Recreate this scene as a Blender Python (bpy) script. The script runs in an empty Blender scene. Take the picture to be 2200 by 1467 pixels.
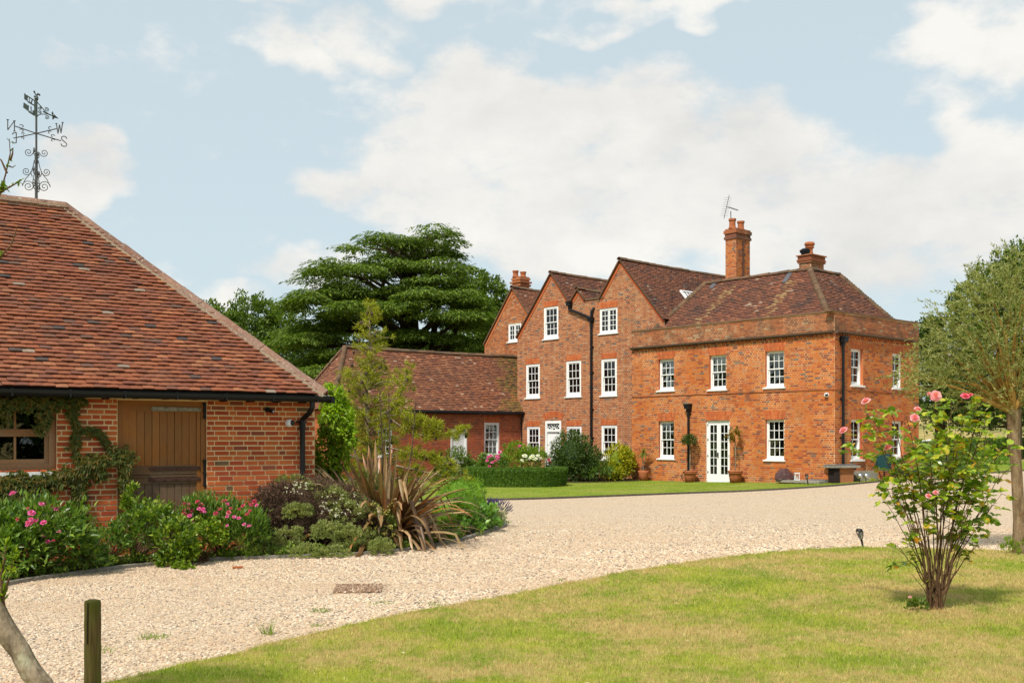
import bpy, math, random
import numpy as np
from mathutils import Vector, Matrix, Euler

random.seed(7); RNG = np.random.default_rng(7)
SC = bpy.context.scene; COL = SC.collection
rad = math.radians

# ------------------------------------------------------------------ camera
EYE = 1.7; FPX = 2250.0; CX = 1100.0; HY = 940.0      # eye height, focal length and horizon measured on the photograph
cam_d = bpy.data.cameras.new('camera'); cam = bpy.data.objects.new('camera', cam_d); COL.objects.link(cam)
cam.location = (0, 0, EYE); cam.rotation_euler = (rad(90), 0, 0)
cam_d.sensor_width = 36; cam_d.lens = FPX/2200*36; cam_d.shift_y = 206.5/2200
cam_d.clip_start = .1; cam_d.clip_end = 3000
SC.camera = cam

# ------------------------------------------------------------------ light
SUN_AZ = Vector((-.50, -.87)).normalized(); SUN_EL = rad(52)
sd = bpy.data.lights.new('sun', 'SUN'); sun = bpy.data.objects.new('sun', sd); COL.objects.link(sun)
sd.energy = 3.75; sd.angle = rad(5); sd.color = (1, .94, .85)
sv = Vector((SUN_AZ.x*math.cos(SUN_EL), SUN_AZ.y*math.cos(SUN_EL), math.sin(SUN_EL)))
sun.rotation_euler = sv.to_track_quat('Z', 'Y').to_euler(); sun.location = sv*50
SC.view_settings.view_transform = 'Standard'; SC.view_settings.look = 'None'
SC.view_settings.exposure = 0.36; SC.view_settings.gamma = 1; SC.view_settings.use_curve_mapping = False

W = bpy.data.worlds.new('World'); SC.world = W; W.use_nodes = True
def world():
    nt = W.node_tree; N = nt.nodes; L = nt.links; N.clear()
    def nd(t, **k):
        n = N.new(t)
        for a, b in k.items(): setattr(n, a, b)
        return n
    def math_(op, a, b=None, c=None, clamp=False):
        n = nd('ShaderNodeMath', operation=op); n.use_clamp = clamp
        for i, v in enumerate((a, b, c)):
            if v is None: continue
            if isinstance(v, (int, float)): n.inputs[i].default_value = v
            else: L.new(v, n.inputs[i])
        return n.outputs[0]
    sky = nd('ShaderNodeTexSky', sky_type='NISHITA'); sky.sun_disc = False
    sky.sun_elevation = SUN_EL; sky.sun_rotation = math.atan2(SUN_AZ.x, SUN_AZ.y)
    sky.air_density = 1.0; sky.dust_density = 1.6; sky.ozone_density = 1.2
    tc = nd('ShaderNodeTexCoord')
    st = nd('ShaderNodeVectorMath', operation='MULTIPLY'); st.inputs[1].default_value = (1, 1, 1.7); L.new(tc.outputs['Generated'], st.inputs[0])
    def noise(scale, det, rough, w):
        n = nd('ShaderNodeTexNoise'); n.noise_dimensions = '4D'; n.inputs['Scale'].default_value = scale
        n.inputs['Detail'].default_value = det; n.inputs['Roughness'].default_value = rough; n.inputs['W'].default_value = w
        L.new(st.outputs[0], n.inputs['Vector']); return n.outputs['Fac']
    wn = nd('ShaderNodeTexNoise'); wn.inputs['Scale'].default_value = 7; wn.inputs['Detail'].default_value = 3; L.new(st.outputs[0], wn.inputs['Vector'])
    w1 = nd('ShaderNodeVectorMath', operation='SUBTRACT'); L.new(wn.outputs['Color'], w1.inputs[0]); w1.inputs[1].default_value = (.5, .5, .5)
    w2 = nd('ShaderNodeVectorMath', operation='SCALE'); L.new(w1.outputs[0], w2.inputs[0]); w2.inputs['Scale'].default_value = .16
    w3 = nd('ShaderNodeVectorMath', operation='ADD'); L.new(tc.outputs['Generated'], w3.inputs[0]); L.new(w2.outputs[0], w3.inputs[1]); WC = w3.outputs[0]
    n1 = noise(5.5, 5, .55, 1.3); n2 = noise(15, 8, .62, 5.0); n3 = noise(6.0, 6, .55, 9.0)
    blobs = [(1130,330,480,200,1.0),(1480,400,520,200,1.0),(1000,240,300,110,.9),(1850,470,520,200,.95),(2150,360,300,150,1.0),(1350,230,260,120,.85),
             (1300,520,500,120,.7),(190,385,135,85,1.0),(640,590,210,50,.7),(450,640,90,35,.8),(480,0,200,42,.9),(980,15,115,62,.85),(640,105,150,62,.75),
             (1500,0,300,32,.8),(2150,110,170,130,.9),(850,75,150,50,.6),(700,330,110,60,.6),(1090,560,90,55,.7),(1700,560,400,70,.6)]
    acc = None
    for (px, py, rx, rz, w) in blobs:
        d = Vector(((px-CX)/FPX, 1, (HY-py)/FPX)); l = d.length; d.normalize()
        s = nd('ShaderNodeVectorMath', operation='SUBTRACT'); L.new(WC, s.inputs[0]); s.inputs[1].default_value = d
        m = nd('ShaderNodeVectorMath', operation='MULTIPLY'); L.new(s.outputs[0], m.inputs[0]); q = FPX*l
        m.inputs[1].default_value = (q/rx, q/rx, q/rz)
        ln = nd('ShaderNodeVectorMath', operation='LENGTH'); L.new(m.outputs[0], ln.inputs[0])
        f = math_('SUBTRACT', 1.0, math_('MULTIPLY', ln.outputs['Value'], ln.outputs['Value']))
        f = math_('MULTIPLY', math_('MAXIMUM', f, -.4), w)
        acc = f if acc is None else math_('MAXIMUM', acc, f)
    # noise breaks the edges of the cloud masses; between them it makes small clouds everywhere on the dome
    nn = math_('ADD', math_('MULTIPLY', math_('SUBTRACT', n1, .5), 2.0), math_('MULTIPLY', math_('SUBTRACT', n2, .5), 2.6))
    dens = math_('ADD', math_('MULTIPLY', acc, 1.0), nn)
    mr = nd('ShaderNodeMapRange', interpolation_type='SMOOTHSTEP'); L.new(dens, mr.inputs[0]); mr.inputs[1].default_value = -.12; mr.inputs[2].default_value = .78
    mask = mr.outputs[0]
    sep = nd('ShaderNodeSeparateXYZ'); L.new(tc.outputs['Generated'], sep.inputs[0])
    shade = nd('ShaderNodeMapRange'); L.new(math_('ADD', n3, math_('MULTIPLY', n2, .35)), shade.inputs[0]); shade.inputs[1].default_value = .50; shade.inputs[2].default_value = .80
    cm = nd('ShaderNodeMixRGB'); L.new(shade.outputs[0], cm.inputs[0]); cm.inputs[1].default_value = (.61, .60, .58, 1); cm.inputs[2].default_value = (.765, .745, .70, 1)
    # clear air: the physical sky, milky with summer haze
    sk = nd('ShaderNodeMixRGB', blend_type='MULTIPLY'); sk.inputs[0].default_value = 1; L.new(sky.outputs[0], sk.inputs[1]); sk.inputs[2].default_value = (SKY_S, SKY_S, SKY_S, 1)
    hz = nd('ShaderNodeMixRGB'); hz.inputs[0].default_value = .74; L.new(sk.outputs[0], hz.inputs[1]); hz.inputs[2].default_value = (.575, .67, .695, 1)
    mx = nd('ShaderNodeMixRGB'); L.new(math_('MULTIPLY', mask, .93), mx.inputs[0]); L.new(hz.outputs[0], mx.inputs[1]); L.new(cm.outputs[0], mx.inputs[2])
    bg = nd('ShaderNodeBackground'); L.new(mx.outputs[0], bg.inputs['Color']); bg.inputs['Strength'].default_value = 1.0
    out = nd('ShaderNodeOutputWorld'); L.new(bg.outputs[0], out.inputs['Surface'])
SKY_S = .09
world()

# ------------------------------------------------------------------ node helpers
def ramp(cols):
    return cols
class MT:
    def __init__(s, name):
        s.m = bpy.data.materials.new(name); s.m.use_nodes = True; s.nt = s.m.node_tree; s.N = s.nt.nodes; s.L = s.nt.links
        s.N.clear(); s.out = s.N.new('ShaderNodeOutputMaterial'); s.co = s.N.new('ShaderNodeTexCoord').outputs['Object']
        s.pos = s.N.new('ShaderNodeNewGeometry')
        s.wp = s.pos.outputs['Position']
    def nd(s, t, **k):
        n = s.N.new(t)
        for a, b in k.items(): setattr(n, a, b)
        return n
    def put(s, sock, v):
        if isinstance(v, (int, float)): sock.default_value = v
        elif isinstance(v, (tuple, list)): sock.default_value = tuple(v)+((1,) if len(v) == 3 and len(sock.default_value) == 4 else ())
        else: s.L.new(v, sock)
    def math(s, op, a, b=0, clamp=False):
        n = s.nd('ShaderNodeMath', operation=op); n.use_clamp = clamp; s.put(n.inputs[0], a); s.put(n.inputs[1], b); return n.outputs[0]
    def noise(s, scale, det=4, rough=.55, vec=None, sc=(1, 1, 1)):
        n = s.nd('ShaderNodeTexNoise'); n.inputs['Scale'].default_value = scale; n.inputs['Detail'].default_value = det; n.inputs['Roughness'].default_value = rough
        v = vec or s.wp
        if sc != (1, 1, 1):
            m = s.nd('ShaderNodeVectorMath', operation='MULTIPLY'); s.L.new(v, m.inputs[0]); m.inputs[1].default_value = sc; v = m.outputs[0]
        s.L.new(v, n.inputs['Vector']); return n.outputs['Fac']
    def vor(s, scale, feat='F1', vec=None, rnd=1.0):
        n = s.nd('ShaderNodeTexVoronoi', feature=feat); n.inputs['Scale'].default_value = scale; n.inputs['Randomness'].default_value = rnd
        s.L.new(vec or s.wp, n.inputs['Vector']); return n
    def rng(s, v, a, b, c=0., d=1.):
        n = s.nd('ShaderNodeMapRange'); s.put(n.inputs[0], v)
        for i, q in enumerate((a, b, c, d)): n.inputs[i+1].default_value = q
        return n.outputs[0]
    def ramp(s, v, stops, interp='LINEAR'):
        n = s.nd('ShaderNodeValToRGB'); cr = n.color_ramp; cr.interpolation = interp
        while len(cr.elements) < len(stops): cr.elements.new(.5)
        for e, (p, c) in zip(cr.elements, stops): e.position = p; e.color = tuple(c)+(1,)
        s.put(n.inputs[0], v); return n.outputs[0]
    def mix(s, f, a, b, mode='MIX'):
        n = s.nd('ShaderNodeMixRGB', blend_type=mode); s.put(n.inputs[0], f); s.put(n.inputs[1], a); s.put(n.inputs[2], b); return n.outputs[0]
    def rnd(s, k=1.0):
        """random value per loose piece and per object"""
        oi = s.nd('ShaderNodeObjectInfo')
        a = s.math('ADD', s.pos.outputs['Random Per Island'], s.math('MULTIPLY', oi.outputs['Random'], 7.31))
        if k != 1.0: a = s.math('MULTIPLY', a, k)
        return s.math('FRACT', a)
    def bump(s, h, st=.3, dist=.01):
        n = s.nd('ShaderNodeBump'); n.inputs['Strength'].default_value = st; n.inputs['Distance'].default_value = dist; s.L.new(h, n.inputs['Height']); return n.outputs[0]
    def bsdf(s, col, rough=.8, spec=.3, nrm=None, metal=0., trans=0., tcol=None):
        b = s.nd('ShaderNodeBsdfPrincipled'); s.put(b.inputs['Base Color'], col); s.put(b.inputs['Roughness'], rough)
        b.inputs['Specular IOR Level'].default_value = spec; b.inputs['Metallic'].default_value = metal
        if nrm is not None: s.L.new(nrm, b.inputs['Normal'])
        o = b.outputs[0]
        if trans:
            t = s.nd('ShaderNodeBsdfTranslucent'); s.put(t.inputs[0], tcol if tcol is not None else col)
            m = s.nd('ShaderNodeMixShader'); m.inputs[0].default_value = trans; s.L.new(o, m.inputs[1]); s.L.new(t.outputs[0], m.inputs[2]); o = m.outputs[0]
        s.L.new(o, s.out.inputs[0]); return s.m

def plain(name, col, rough=.7, spec=.3, var=.12, sc=20, bmp=.15, metal=0.):
    t = MT(name); n = t.noise(sc, 4, .6); c = t.mix(t.rng(n, .3, .7), tuple(x*(1-var) for x in col), tuple(min(1, x*(1+var)) for x in col))
    return t.bsdf(c, rough, spec, t.bump(n, bmp, .004) if bmp else None, metal)

def pieces_mat(name, stops, dirt=.25, dsc=9, bmp=.35, rough=.85, big=None, lichen=None, bsc=90):
    """fired clay: one colour per piece, mottled inside the piece"""
    t = MT(name); r = t.rnd(); c = t.ramp(r, stops, 'CONSTANT')
    r2 = t.rnd(3.7); c = t.mix(t.rng(r2, 0, 1, 0, .22), c, (.34, .12, .04), 'MIX')
    n = t.noise(dsc, 5, .65); c = t.mix(t.rng(n, .35, .75, 0, dirt), c, (.10, .065, .045))
    f = t.noise(bsc, 3, .6); c = t.mix(.22, c, t.ramp(f, [(.3, (.25,)*3), (.7, (.85,)*3)]), 'OVERLAY')
    if 'brick' in name: sk_ = t.noise(1.6, 5, .65, None, (2.2, 2.2, .30)); c = t.mix(t.rng(sk_, .52, .70, 0, .26), c, (.13, .07, .04))
    if big:
        for (lo, hi, amt, colr, sc_) in big:
            b = t.noise(sc_, 5, .6); c = t.mix(t.rng(b, lo, hi, 0, amt), c, colr)
    if lichen:
        v = t.noise(lichen[0], 6, .7); c = t.mix(t.rng(v, lichen[1], lichen[1]+.05, 0, .8), c, lichen[2])
    return t.bsdf(c, rough, .25, t.bump(f, bmp, .006))

M = {}
M['brick_barn'] = pieces_mat('barn_brick', [(0, (.50, .105, .026)), (.25, (.42, .07, .020)), (.45, (.54, .13, .034)), (.62, (.36, .055, .020)), (.80, (.46, .09, .024)), (.91, (.25, .06, .032)), (.965, (.13, .085, .045))], .10, 7)
M['brick_house'] = pieces_mat('house_brick', [(0, (.54, .145, .026)), (.22, (.46, .10, .022)), (.42, (.56, .175, .034)), (.58, (.33, .065, .024)), (.70, (.52, .13, .026)), (.79, (.20, .055, .035)), (.88, (.44, .18, .08)), (.97, (.15, .11, .095))], .16, 1.1,
    big=[(.56, .72, .38, (.30, .13, .045), 1.6)])
M['brick_gable'] = pieces_mat('gable_brick', [(0, (.41, .125, .042)), (.22, (.34, .088, .032)), (.42, (.45, .165, .065)), (.60, (.26, .07, .034)), (.74, (.39, .112, .04)), (.86, (.16, .06, .045)), (.92, (.44, .23, .13)), (.97, (.085, .075, .085))], .16, 1.1,
    big=[(.55, .72, .4, (.24, .15, .08), .9)])
M['brick_wing'] = pieces_mat('wing_brick', [(0, (.40, .085, .032)), (.25, (.34, .065, .027)), (.45, (.44, .11, .045)), (.65, (.27, .05, .025)), (.82, (.37, .09, .035)), (.93, (.17, .06, .05))], .2, 1.2)
M['brick_rubbed'] = pieces_mat('rubbed_brick', [(0, (.50, .13, .04)), (.3, (.46, .11, .035)), (.6, (.54, .16, .055)), (.85, (.42, .09, .03))], .08, 3)
M['brick_dark'] = pieces_mat('weathered_brick', [(0, (.38, .12, .045)), (.25, (.28, .08, .035)), (.45, (.42, .15, .06)), (.65, (.21, .075, .045)), (.85, (.34, .12, .05)), (.95, (.38, .26, .15))], .45, 1.4,
    big=[(.5, .66, .75, (.075, .06, .042), 1.3), (.60, .7, .5, (.44, .33, .22), 2.4)])
def mortar(name, a, b, patch=0):
    t = MT(name); n = t.noise(.75, 5, .65) if patch else t.noise(60, 4, .7); c = t.mix(t.rng(n, .42 if patch else .3, .62 if patch else .7), a, b); d = t.noise(1.3, 4, .6)
    c = t.mix(t.rng(d, .5, .75, 0, .4), c, tuple(x*.45 for x in a)); return t.bsdf(c, .95, .1, t.bump(n, .5, .004))
M['mortar_barn'] = mortar('barn_mortar', (.68, .48, .25), (.78, .60, .35))
M['mortar_house'] = mortar('house_mortar', (.44, .21, .085), (.70, .50, .28), .40)
M['mortar_gable'] = mortar('gable_mortar', (.46, .33, .19), (.62, .48, .31))
M['mortar_wing'] = mortar('wing_mortar', (.36, .20, .11), (.50, .33, .20))
TILE = [(0, (.205, .062, .031)), (.2, (.235, .073, .035)), (.38, (.175, .053, .030)), (.54, (.26, .087, .042)), (.66, (.20, .065, .037)), (.76, (.145, .05, .034)), (.86, (.31, .12, .058)), (.925, (.11, .055, .042)), (.955, (.055, .045, .045)), (.99, (.26, .20, .15))]
M['tile_barn'] = pieces_mat('barn_roof_tile', TILE, .45, 3, .6, .8, lichen=(38, .665, (.36, .31, .24)), bsc=35)
M['tile_house'] = pieces_mat('house_roof_tile', [(0, (.15, .060, .038)), (.25, (.115, .048, .036)), (.45, (.20, .076, .045)), (.6, (.085, .043, .036)), (.74, (.165, .064, .042)), (.88, (.28, .115, .065)), (.945, (.055, .040, .038)), (.985, (.34, .27, .21))], .35, 1.1, .5, .85,
    big=[(.54, .68, .6, (.05, .038, .035), .8)])
M['tile_wing'] = pieces_mat('wing_roof_tile', [(0, (.19, .072, .04)), (.2, (.15, .058, .034)), (.4, (.235, .09, .048)), (.58, (.12, .05, .034)), (.72, (.20, .08, .044)), (.88, (.31, .14, .075)), (.975, (.40, .28, .20))], .45, 1.0, .5, .85)
M['tile_moss'] = pieces_mat('mossy_roof_tile', [(0, (.13, .09, .03)), (.25, (.20, .11, .035)), (.45, (.08, .055, .025)), (.65, (.28, .12, .04)), (.82, (.17, .13, .03))], .4, 2, .5, .9)
M['tile_lichen'] = pieces_mat('lichened_roof_tile', [(0, (.25, .15, .07)), (.3, (.17, .08, .045)), (.55, (.31, .21, .10)), (.78, (.15, .062, .04))], .3, 4, .5, .9)
M['ridge'] = pieces_mat('ridge_tile_clay', [(0, (.22, .125, .09)), (.3, (.18, .10, .075)), (.6, (.25, .15, .11)), (.85, (.16, .09, .065))], .55, 5, .5, .9, lichen=(26, .57, (.42, .37, .30)))
M['ridge_dark'] = pieces_mat('mossy_ridge_tile', [(0, (.115, .08, .048)), (.3, (.085, .06, .038)), (.6, (.145, .095, .055)), (.85, (.07, .05, .03))], .5, 4, .5, .9, lichen=(20, .62, (.30, .27, .12)))
M['cement'] = plain('roof_cement', (.30, .25, .17), .95, .1, .35, 25, .6)
M['underlay'] = plain('roof_underlay', (.03, .02, .018), .95, .1)
M['black_iron'] = plain('black_painted_iron', (.007, .0075, .009), .42, .3, .2, 30, .05)
M['dark_iron'] = plain('weathervane_iron', (.06, .065, .06), .55, .5, .4, 30, .2)
M['copper_green'] = plain('weathered_copper', (.045, .06, .05), .6, .4, .4, 25, .2)
M['white_paint'] = plain('white_paint', (.80, .80, .78), .38, .4, .03, 8, .04)
M['sill_stone'] = plain('painted_sill', (.74, .74, .71), .5, .3, .07, 15, .1)
M['cover_iron'] = plain('dusty_rusty_iron', (.24, .145, .09), .9, .2, .35, 30, .4)
M['steel'] = plain('brushed_steel', (.6, .6, .6), .25, .5, .05, 40, .05, 1.)
M['grey_metal'] = plain('grey_metal', (.30, .30, .30), .4, .5, .1, 30, .05, .6)
M['terracotta'] = plain('terracotta', (.36, .115, .045), .8, .25, .25, 12, .2)
M['stone'] = plain('grey_garden_stone', (.27, .245, .20), .9, .2, .35, 14, .5)
M['slate'] = plain('slate_slab', (.13, .13, .135), .6, .3, .25, 18, .3)
M['green_plastic'] = plain('green_plastic', (.012, .06, .062), .4, .4, .15, 20, .05)
M['soil'] = plain('garden_soil', (.045, .03, .018), .95, .1, .5, 20, .8)
M['unlit'] = plain('unlit_black', (.014, .012, .010), .9, .05, .2, 5, 0)  # near-black, standing in for unlit space behind glass and planks
M['curtain'] = plain('curtain_cloth', (.46, .42, .36), .9, .1, .1, 20, .1)
M['blue_curtain'] = plain('blue_curtain_cloth', (.05, .11, .30), .9, .1, .1, 20, .1)
M['blind'] = plain('window_blind', (.62, .58, .50), .9, .1, .05, 20, .05)
M['maroon'] = plain('maroon_cover_cloth', (.075, .035, .034), .6, .3, .2, 6, .3)
M['board'] = plain('edging_board', (.10, .085, .065), .9, .15, .35, 12, .4)
M['kerb'] = plain('kerb_stone', (.22, .20, .165), .9, .15, .35, 12, .5)
M['bark'] = plain('bark', (.13, .10, .065), .95, .1, .45, 25, .8)
M['white_plastic'] = plain('white_plastic', (.75, .75, .75), .3, .4, .03, 20, 0)
M['black_gloss'] = plain('black_lens', (.008, .008, .01), .08, .6, .05, 10, 0)
M['rust'] = plain('rusty_iron', (.085, .042, .028), .7, .2, .35, 30, .4)
M['dry'] = plain('dry_stem', (.38, .25, .11), .9, .1, .2, 30, .2)

def glass():
    t = MT('window_glass'); fr = t.nd('ShaderNodeFresnel'); fr.inputs[0].default_value = 1.52
    tr = t.nd('ShaderNodeBsdfTransparent'); tr.inputs[0].default_value = (.90, .93, .92, 1)
    gl = t.nd('ShaderNodeBsdfGlossy'); gl.inputs['Roughness'].default_value = .015
    n = t.noise(3.0, 2, .5); t.L.new(t.bump(n, .06, .02), gl.inputs['Normal'])
    m = t.nd('ShaderNodeMixShader'); t.L.new(t.rng(fr.outputs[0], 0, 1, .02, 1.0), m.inputs[0]); t.L.new(tr.outputs[0], m.inputs[1]); t.L.new(gl.outputs[0], m.inputs[2])
    t.L.new(m.outputs[0], t.out.inputs[0]); return t.m
M['glass'] = glass()
def wood(name, a, b, g, sc=(14, 14, .9)):
    t = MT(name); n = t.noise(6, 6, .65, None, sc); c = t.mix(t.rng(n, .3, .7), a, b)
    w = t.noise(1.6, 4, .6); r = t.rnd(); c = t.mix(t.math('MULTIPLY', t.rng(w, .42, .66), .5), c, g)
    c = t.mix(t.rng(r, 0, 1, 0, .28), c, (.06, .035, .02)); return t.bsdf(c, .68, .3, t.bump(n, .45, .004))
M['door_wood'] = wood('stained_door_wood', (.29, .095, .015), (.42, .155, .026), (.26, .14, .055))
M['door_worn'] = wood('weathered_door_wood', (.13, .062, .026), (.20, .105, .045), (.19, .14, .095))
M['frame_wood'] = wood('window_frame_wood', (.30, .135, .05), (.42, .20, .08), (.36, .25, .17), (6, 6, 6))
def post_wood():
    t = MT('mossy_post_wood'); n = t.noise(7, 6, .65, None, (10, 10, .8)); c = t.mix(t.rng(n, .3, .7), (.055, .035, .014), (.19, .13, .05))
    g = t.noise(5, 5, .6, None, (1.5, 1.5, .6)); c = t.mix(t.rng(g, .42, .62, 0, .75), c, (.10, .11, .018)); return t.bsdf(c, .9, .15, t.bump(n, .9, .01))
M['post_wood'] = post_wood()
def trunk_mat(name, a, b, l, vs=30):
    t = MT(name); n = t.noise(14, 6, .7, None, (1, 1, .35)); c = t.mix(t.rng(n, .35, .65), a, b)
    g = t.noise(9, 5, .7); c = t.mix(t.rng(g, .55, .68, 0, .8), c, l); v = t.vor(vs, 'F1', None); h = t.math('ADD', n, t.math('MULTIPLY', v.outputs['Distance'], .4))
    return t.bsdf(c, .95, .12, t.bump(h, .9, .012))
M['trunk_olive'] = trunk_mat('olive_bark', (.12, .09, .06), (.36, .28, .19), (.40, .38, .26))
M['trunk_willow'] = trunk_mat('willow_bark', (.13, .085, .045), (.30, .21, .125), (.16, .06, .03))
M['trunk_dark'] = trunk_mat('dark_bark', (.05, .035, .022), (.11, .08, .05), (.12, .13, .07))
M['twig'] = plain('brown_twig', (.11, .062, .03), .85, .2, .35, 30, .3)
M['twig_gold'] = plain('golden_twig', (.28, .16, .035), .8, .2, .3, 30, .2)

def leaf(name, stops, trans=.35, rough=.5, spec=.35, tip=None):
    t = MT(name); r = t.rnd(); c = t.ramp(r, [(p, (min(.85, q[0]*1.5), min(.85, q[1]*1.38), q[2]*.85)) if 'lea' in name or 'need' in name or 'grass' in name else (p, q) for p, q in stops]); tc = t.mix(1.0, c, (1.35, 1.5, .55), 'MULTIPLY')
    return t.bsdf(c, rough, spec, None, 0, trans, tc)
def three(a, b, c): return [(0, a), (.5, b), (1, c)]
M['lf_cedar'] = leaf('cedar_needles', three((.036, .070, .014), (.072, .125, .020), (.14, .205, .032)), .3, .6)
M['lf_oak'] = leaf('oak_leaves', three((.034, .068, .013), (.068, .118, .02), (.125, .185, .034)), .3)
M['lf_dark'] = leaf('dark_evergreen_leaves', three((.024, .050, .014), (.042, .080, .02), (.07, .115, .026)), .25)
M['lf_willow'] = leaf('silver_willow_leaves', three((.09, .115, .06), (.17, .20, .11), (.34, .37, .28)), .45, .45)
M['lf_pine'] = leaf('golden_pine_needles', three((.10, .13, .012), (.19, .22, .018), (.32, .33, .035)), .35, .55)
M['lf_climber'] = leaf('bright_climber_leaves', three((.085, .165, .016), (.16, .27, .024), (.29, .40, .045)), .45)
M['lf_creeper'] = leaf('creeper_leaves', three((.035, .055, .012), (.06, .085, .016), (.14, .09, .025)), .3)
M['lf_rose'] = leaf('rose_leaves', [(0, (.06, .12, .016)), (.35, (.14, .23, .03)), (.7, (.25, .34, .055)), (.9, (.38, .38, .06)), (1, (.38, .18, .03))], .4, .30, .6)
M['lf_peony'] = leaf('peony_leaves', three((.035, .085, .018), (.075, .15, .025), (.15, .24, .045)), .3, .4, .5)
M['lf_mid'] = leaf('mixed_green_leaves', three((.05, .11, .016), (.09, .16, .022), (.19, .26, .035)), .3, .4, .5)
M['lf_lime'] = leaf('lime_green_leaves', three((.06, .125, .014), (.11, .19, .02), (.21, .28, .03)), .35, .45)
M['lf_box'] = leaf('box_leaves', three((.06, .14, .012), (.10, .21, .018), (.17, .30, .03)), .3, .45)
M['lf_hedge'] = leaf('hedge_leaves', three((.030, .075, .010), (.05, .11, .014), (.085, .16, .02)), .25, .5)
M['lf_hebe'] = leaf('grey_hebe_leaves', three((.10, .135, .06), (.17, .21, .095), (.29, .33, .16)), .25, .6)
M['lf_brown'] = leaf('dead_hebe_twigs', three((.075, .042, .030), (.12, .066, .045), (.18, .11, .07)), .1, .9)
M['lf_aucuba'] = leaf('golden_laurel_leaves', three((.10, .15, .012), (.25, .27, .02), (.42, .39, .035)), .3, .4)
M['lf_bergenia'] = leaf('bergenia_leaves', three((.06, .15, .03), (.10, .22, .05), (.16, .30, .08)), .3, .35, .5)
M['lf_lavender'] = leaf('lavender_leaves', three((.10, .14, .06), (.15, .19, .09), (.2, .24, .12)), .2)
M['fl_lavender'] = leaf('lavender_flowers', three((.05, .04, .09), (.08, .06, .14), (.13, .11, .2)), .2)
M['fl_pink'] = leaf('pink_petals', three((.78, .24, .33), (.82, .33, .41), (.84, .48, .52)), .35, .5)
M['fl_hot'] = leaf('magenta_petals', three((.55, .04, .20), (.70, .10, .33), (.78, .25, .50)), .3, .5)
M['fl_red'] = leaf('crimson_petals', three((.38, .02, .06), (.52, .05, .12), (.62, .16, .18)), .3, .5)
M['fl_white'] = leaf('white_petals', three((.70, .68, .55), (.78, .76, .66), (.8, .8, .75)), .3, .5)
M['fl_yellow'] = leaf('yellow_flowers', three((.45, .40, .06), (.55, .50, .12), (.6, .55, .2)), .3, .5)
def flax():
    t = MT('flax_blades'); r = t.rnd(); c = t.ramp(r, [(0, (.09, .048, .024)), (.25, (.18, .095, .036)), (.45, (.31, .19, .07)), (.6, (.16, .11, .028)), (.75, (.42, .28, .13)), (.88, (.38, .14, .025)), (1, (.55, .42, .24))])
    n = t.noise(30, 3, .6); c = t.mix(t.rng(n, .4, .7, 0, .3), c, (.06, .03, .015)); return t.bsdf(c, .42, .4, None, 0, .15)
M['flax'] = flax()
M['orange_edge'] = leaf('orange_flax_edges', three((.32, .12, .015), (.40, .17, .02), (.50, .07, .02)), .2)

def grass_base(name, greens, straw, bare, s1, s2):
    t = MT(name); a = t.noise(s1, 5, .62); b = t.noise(s2, 5, .7); f = t.noise(70, 4, .8)
    f2 = t.noise(7, 5, .75); b = t.math('ADD', b, t.math('MULTIPLY', t.math('SUBTRACT', f2, .5), .5)); c = t.mix(t.rng(a, .38, .62), greens[0], greens[1]); c = t.mix(t.rng(b, .44, .60, 0, straw), c, (.46, .34, .13))
    c = t.mix(.5, c, t.ramp(f, [(.3, (.15,)*3), (.7, (.85,)*3)]), 'OVERLAY')
    d = t.noise(2.6, 4, .7); c = t.mix(t.rng(d, .62, .7, 0, bare), c, (.22, .15, .07))
    return t.bsdf(c, .9, .12, t.bump(f, .8, .02))
M['lawn_near'] = grass_base('near_lawn', ((.19, .25, .018), (.32, .33, .04)), .85, .35, 1.1, .62)
M['lawn_far'] = grass_base('far_lawn', ((.13, .195, .014), (.20, .255, .025)), .25, 0, 1.2, .35)
M['meadow'] = grass_base('rough_meadow', ((.15, .16, .035), (.24, .22, .07)), .8, .1, .2, .1)
def blade_mat():
    t = MT('grass_blades'); a = t.noise(1.1, 6, .7); b = t.noise(.62, 6, .72); oi = t.nd('ShaderNodeObjectInfo')
    r = t.math('FRACT', t.math('ADD', oi.outputs['Random'], t.pos.outputs['Random Per Island']))
    f = t.noise(7, 5, .75); a = t.math('ADD', a, t.math('MULTIPLY', t.math('SUBTRACT', f, .5), .75)); b = t.math('ADD', b, t.math('MULTIPLY', t.math('SUBTRACT', f, .5), .55))
    c = t.mix(t.rng(a, .36, .64), (.27, .40, .018), (.52, .55, .05)); c = t.mix(t.rng(b, .42, .57, .06, .92), c, (.74, .53, .23)); d = t.noise(3.3, 5, .75); c = t.mix(t.rng(d, .60, .70, 0, .55), c, (.36, .20, .08))
    c = t.mix(t.rng(r, .74, .92, 0, .85), c, (.66, .52, .24)); c = t.mix(t.rng(r, .30, 0, 0, .75), c, (.07, .11, .015)); h = t.noise(26, 4, .7); c = t.mix(.85, c, t.ramp(h, [(.32, (.22,)*3), (.52, (.55,)*3), (.70, (.86,)*3)]), 'OVERLAY')
    return t.bsdf(c, .55, .3, None, 0, .5)
M['blade'] = blade_mat()
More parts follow.
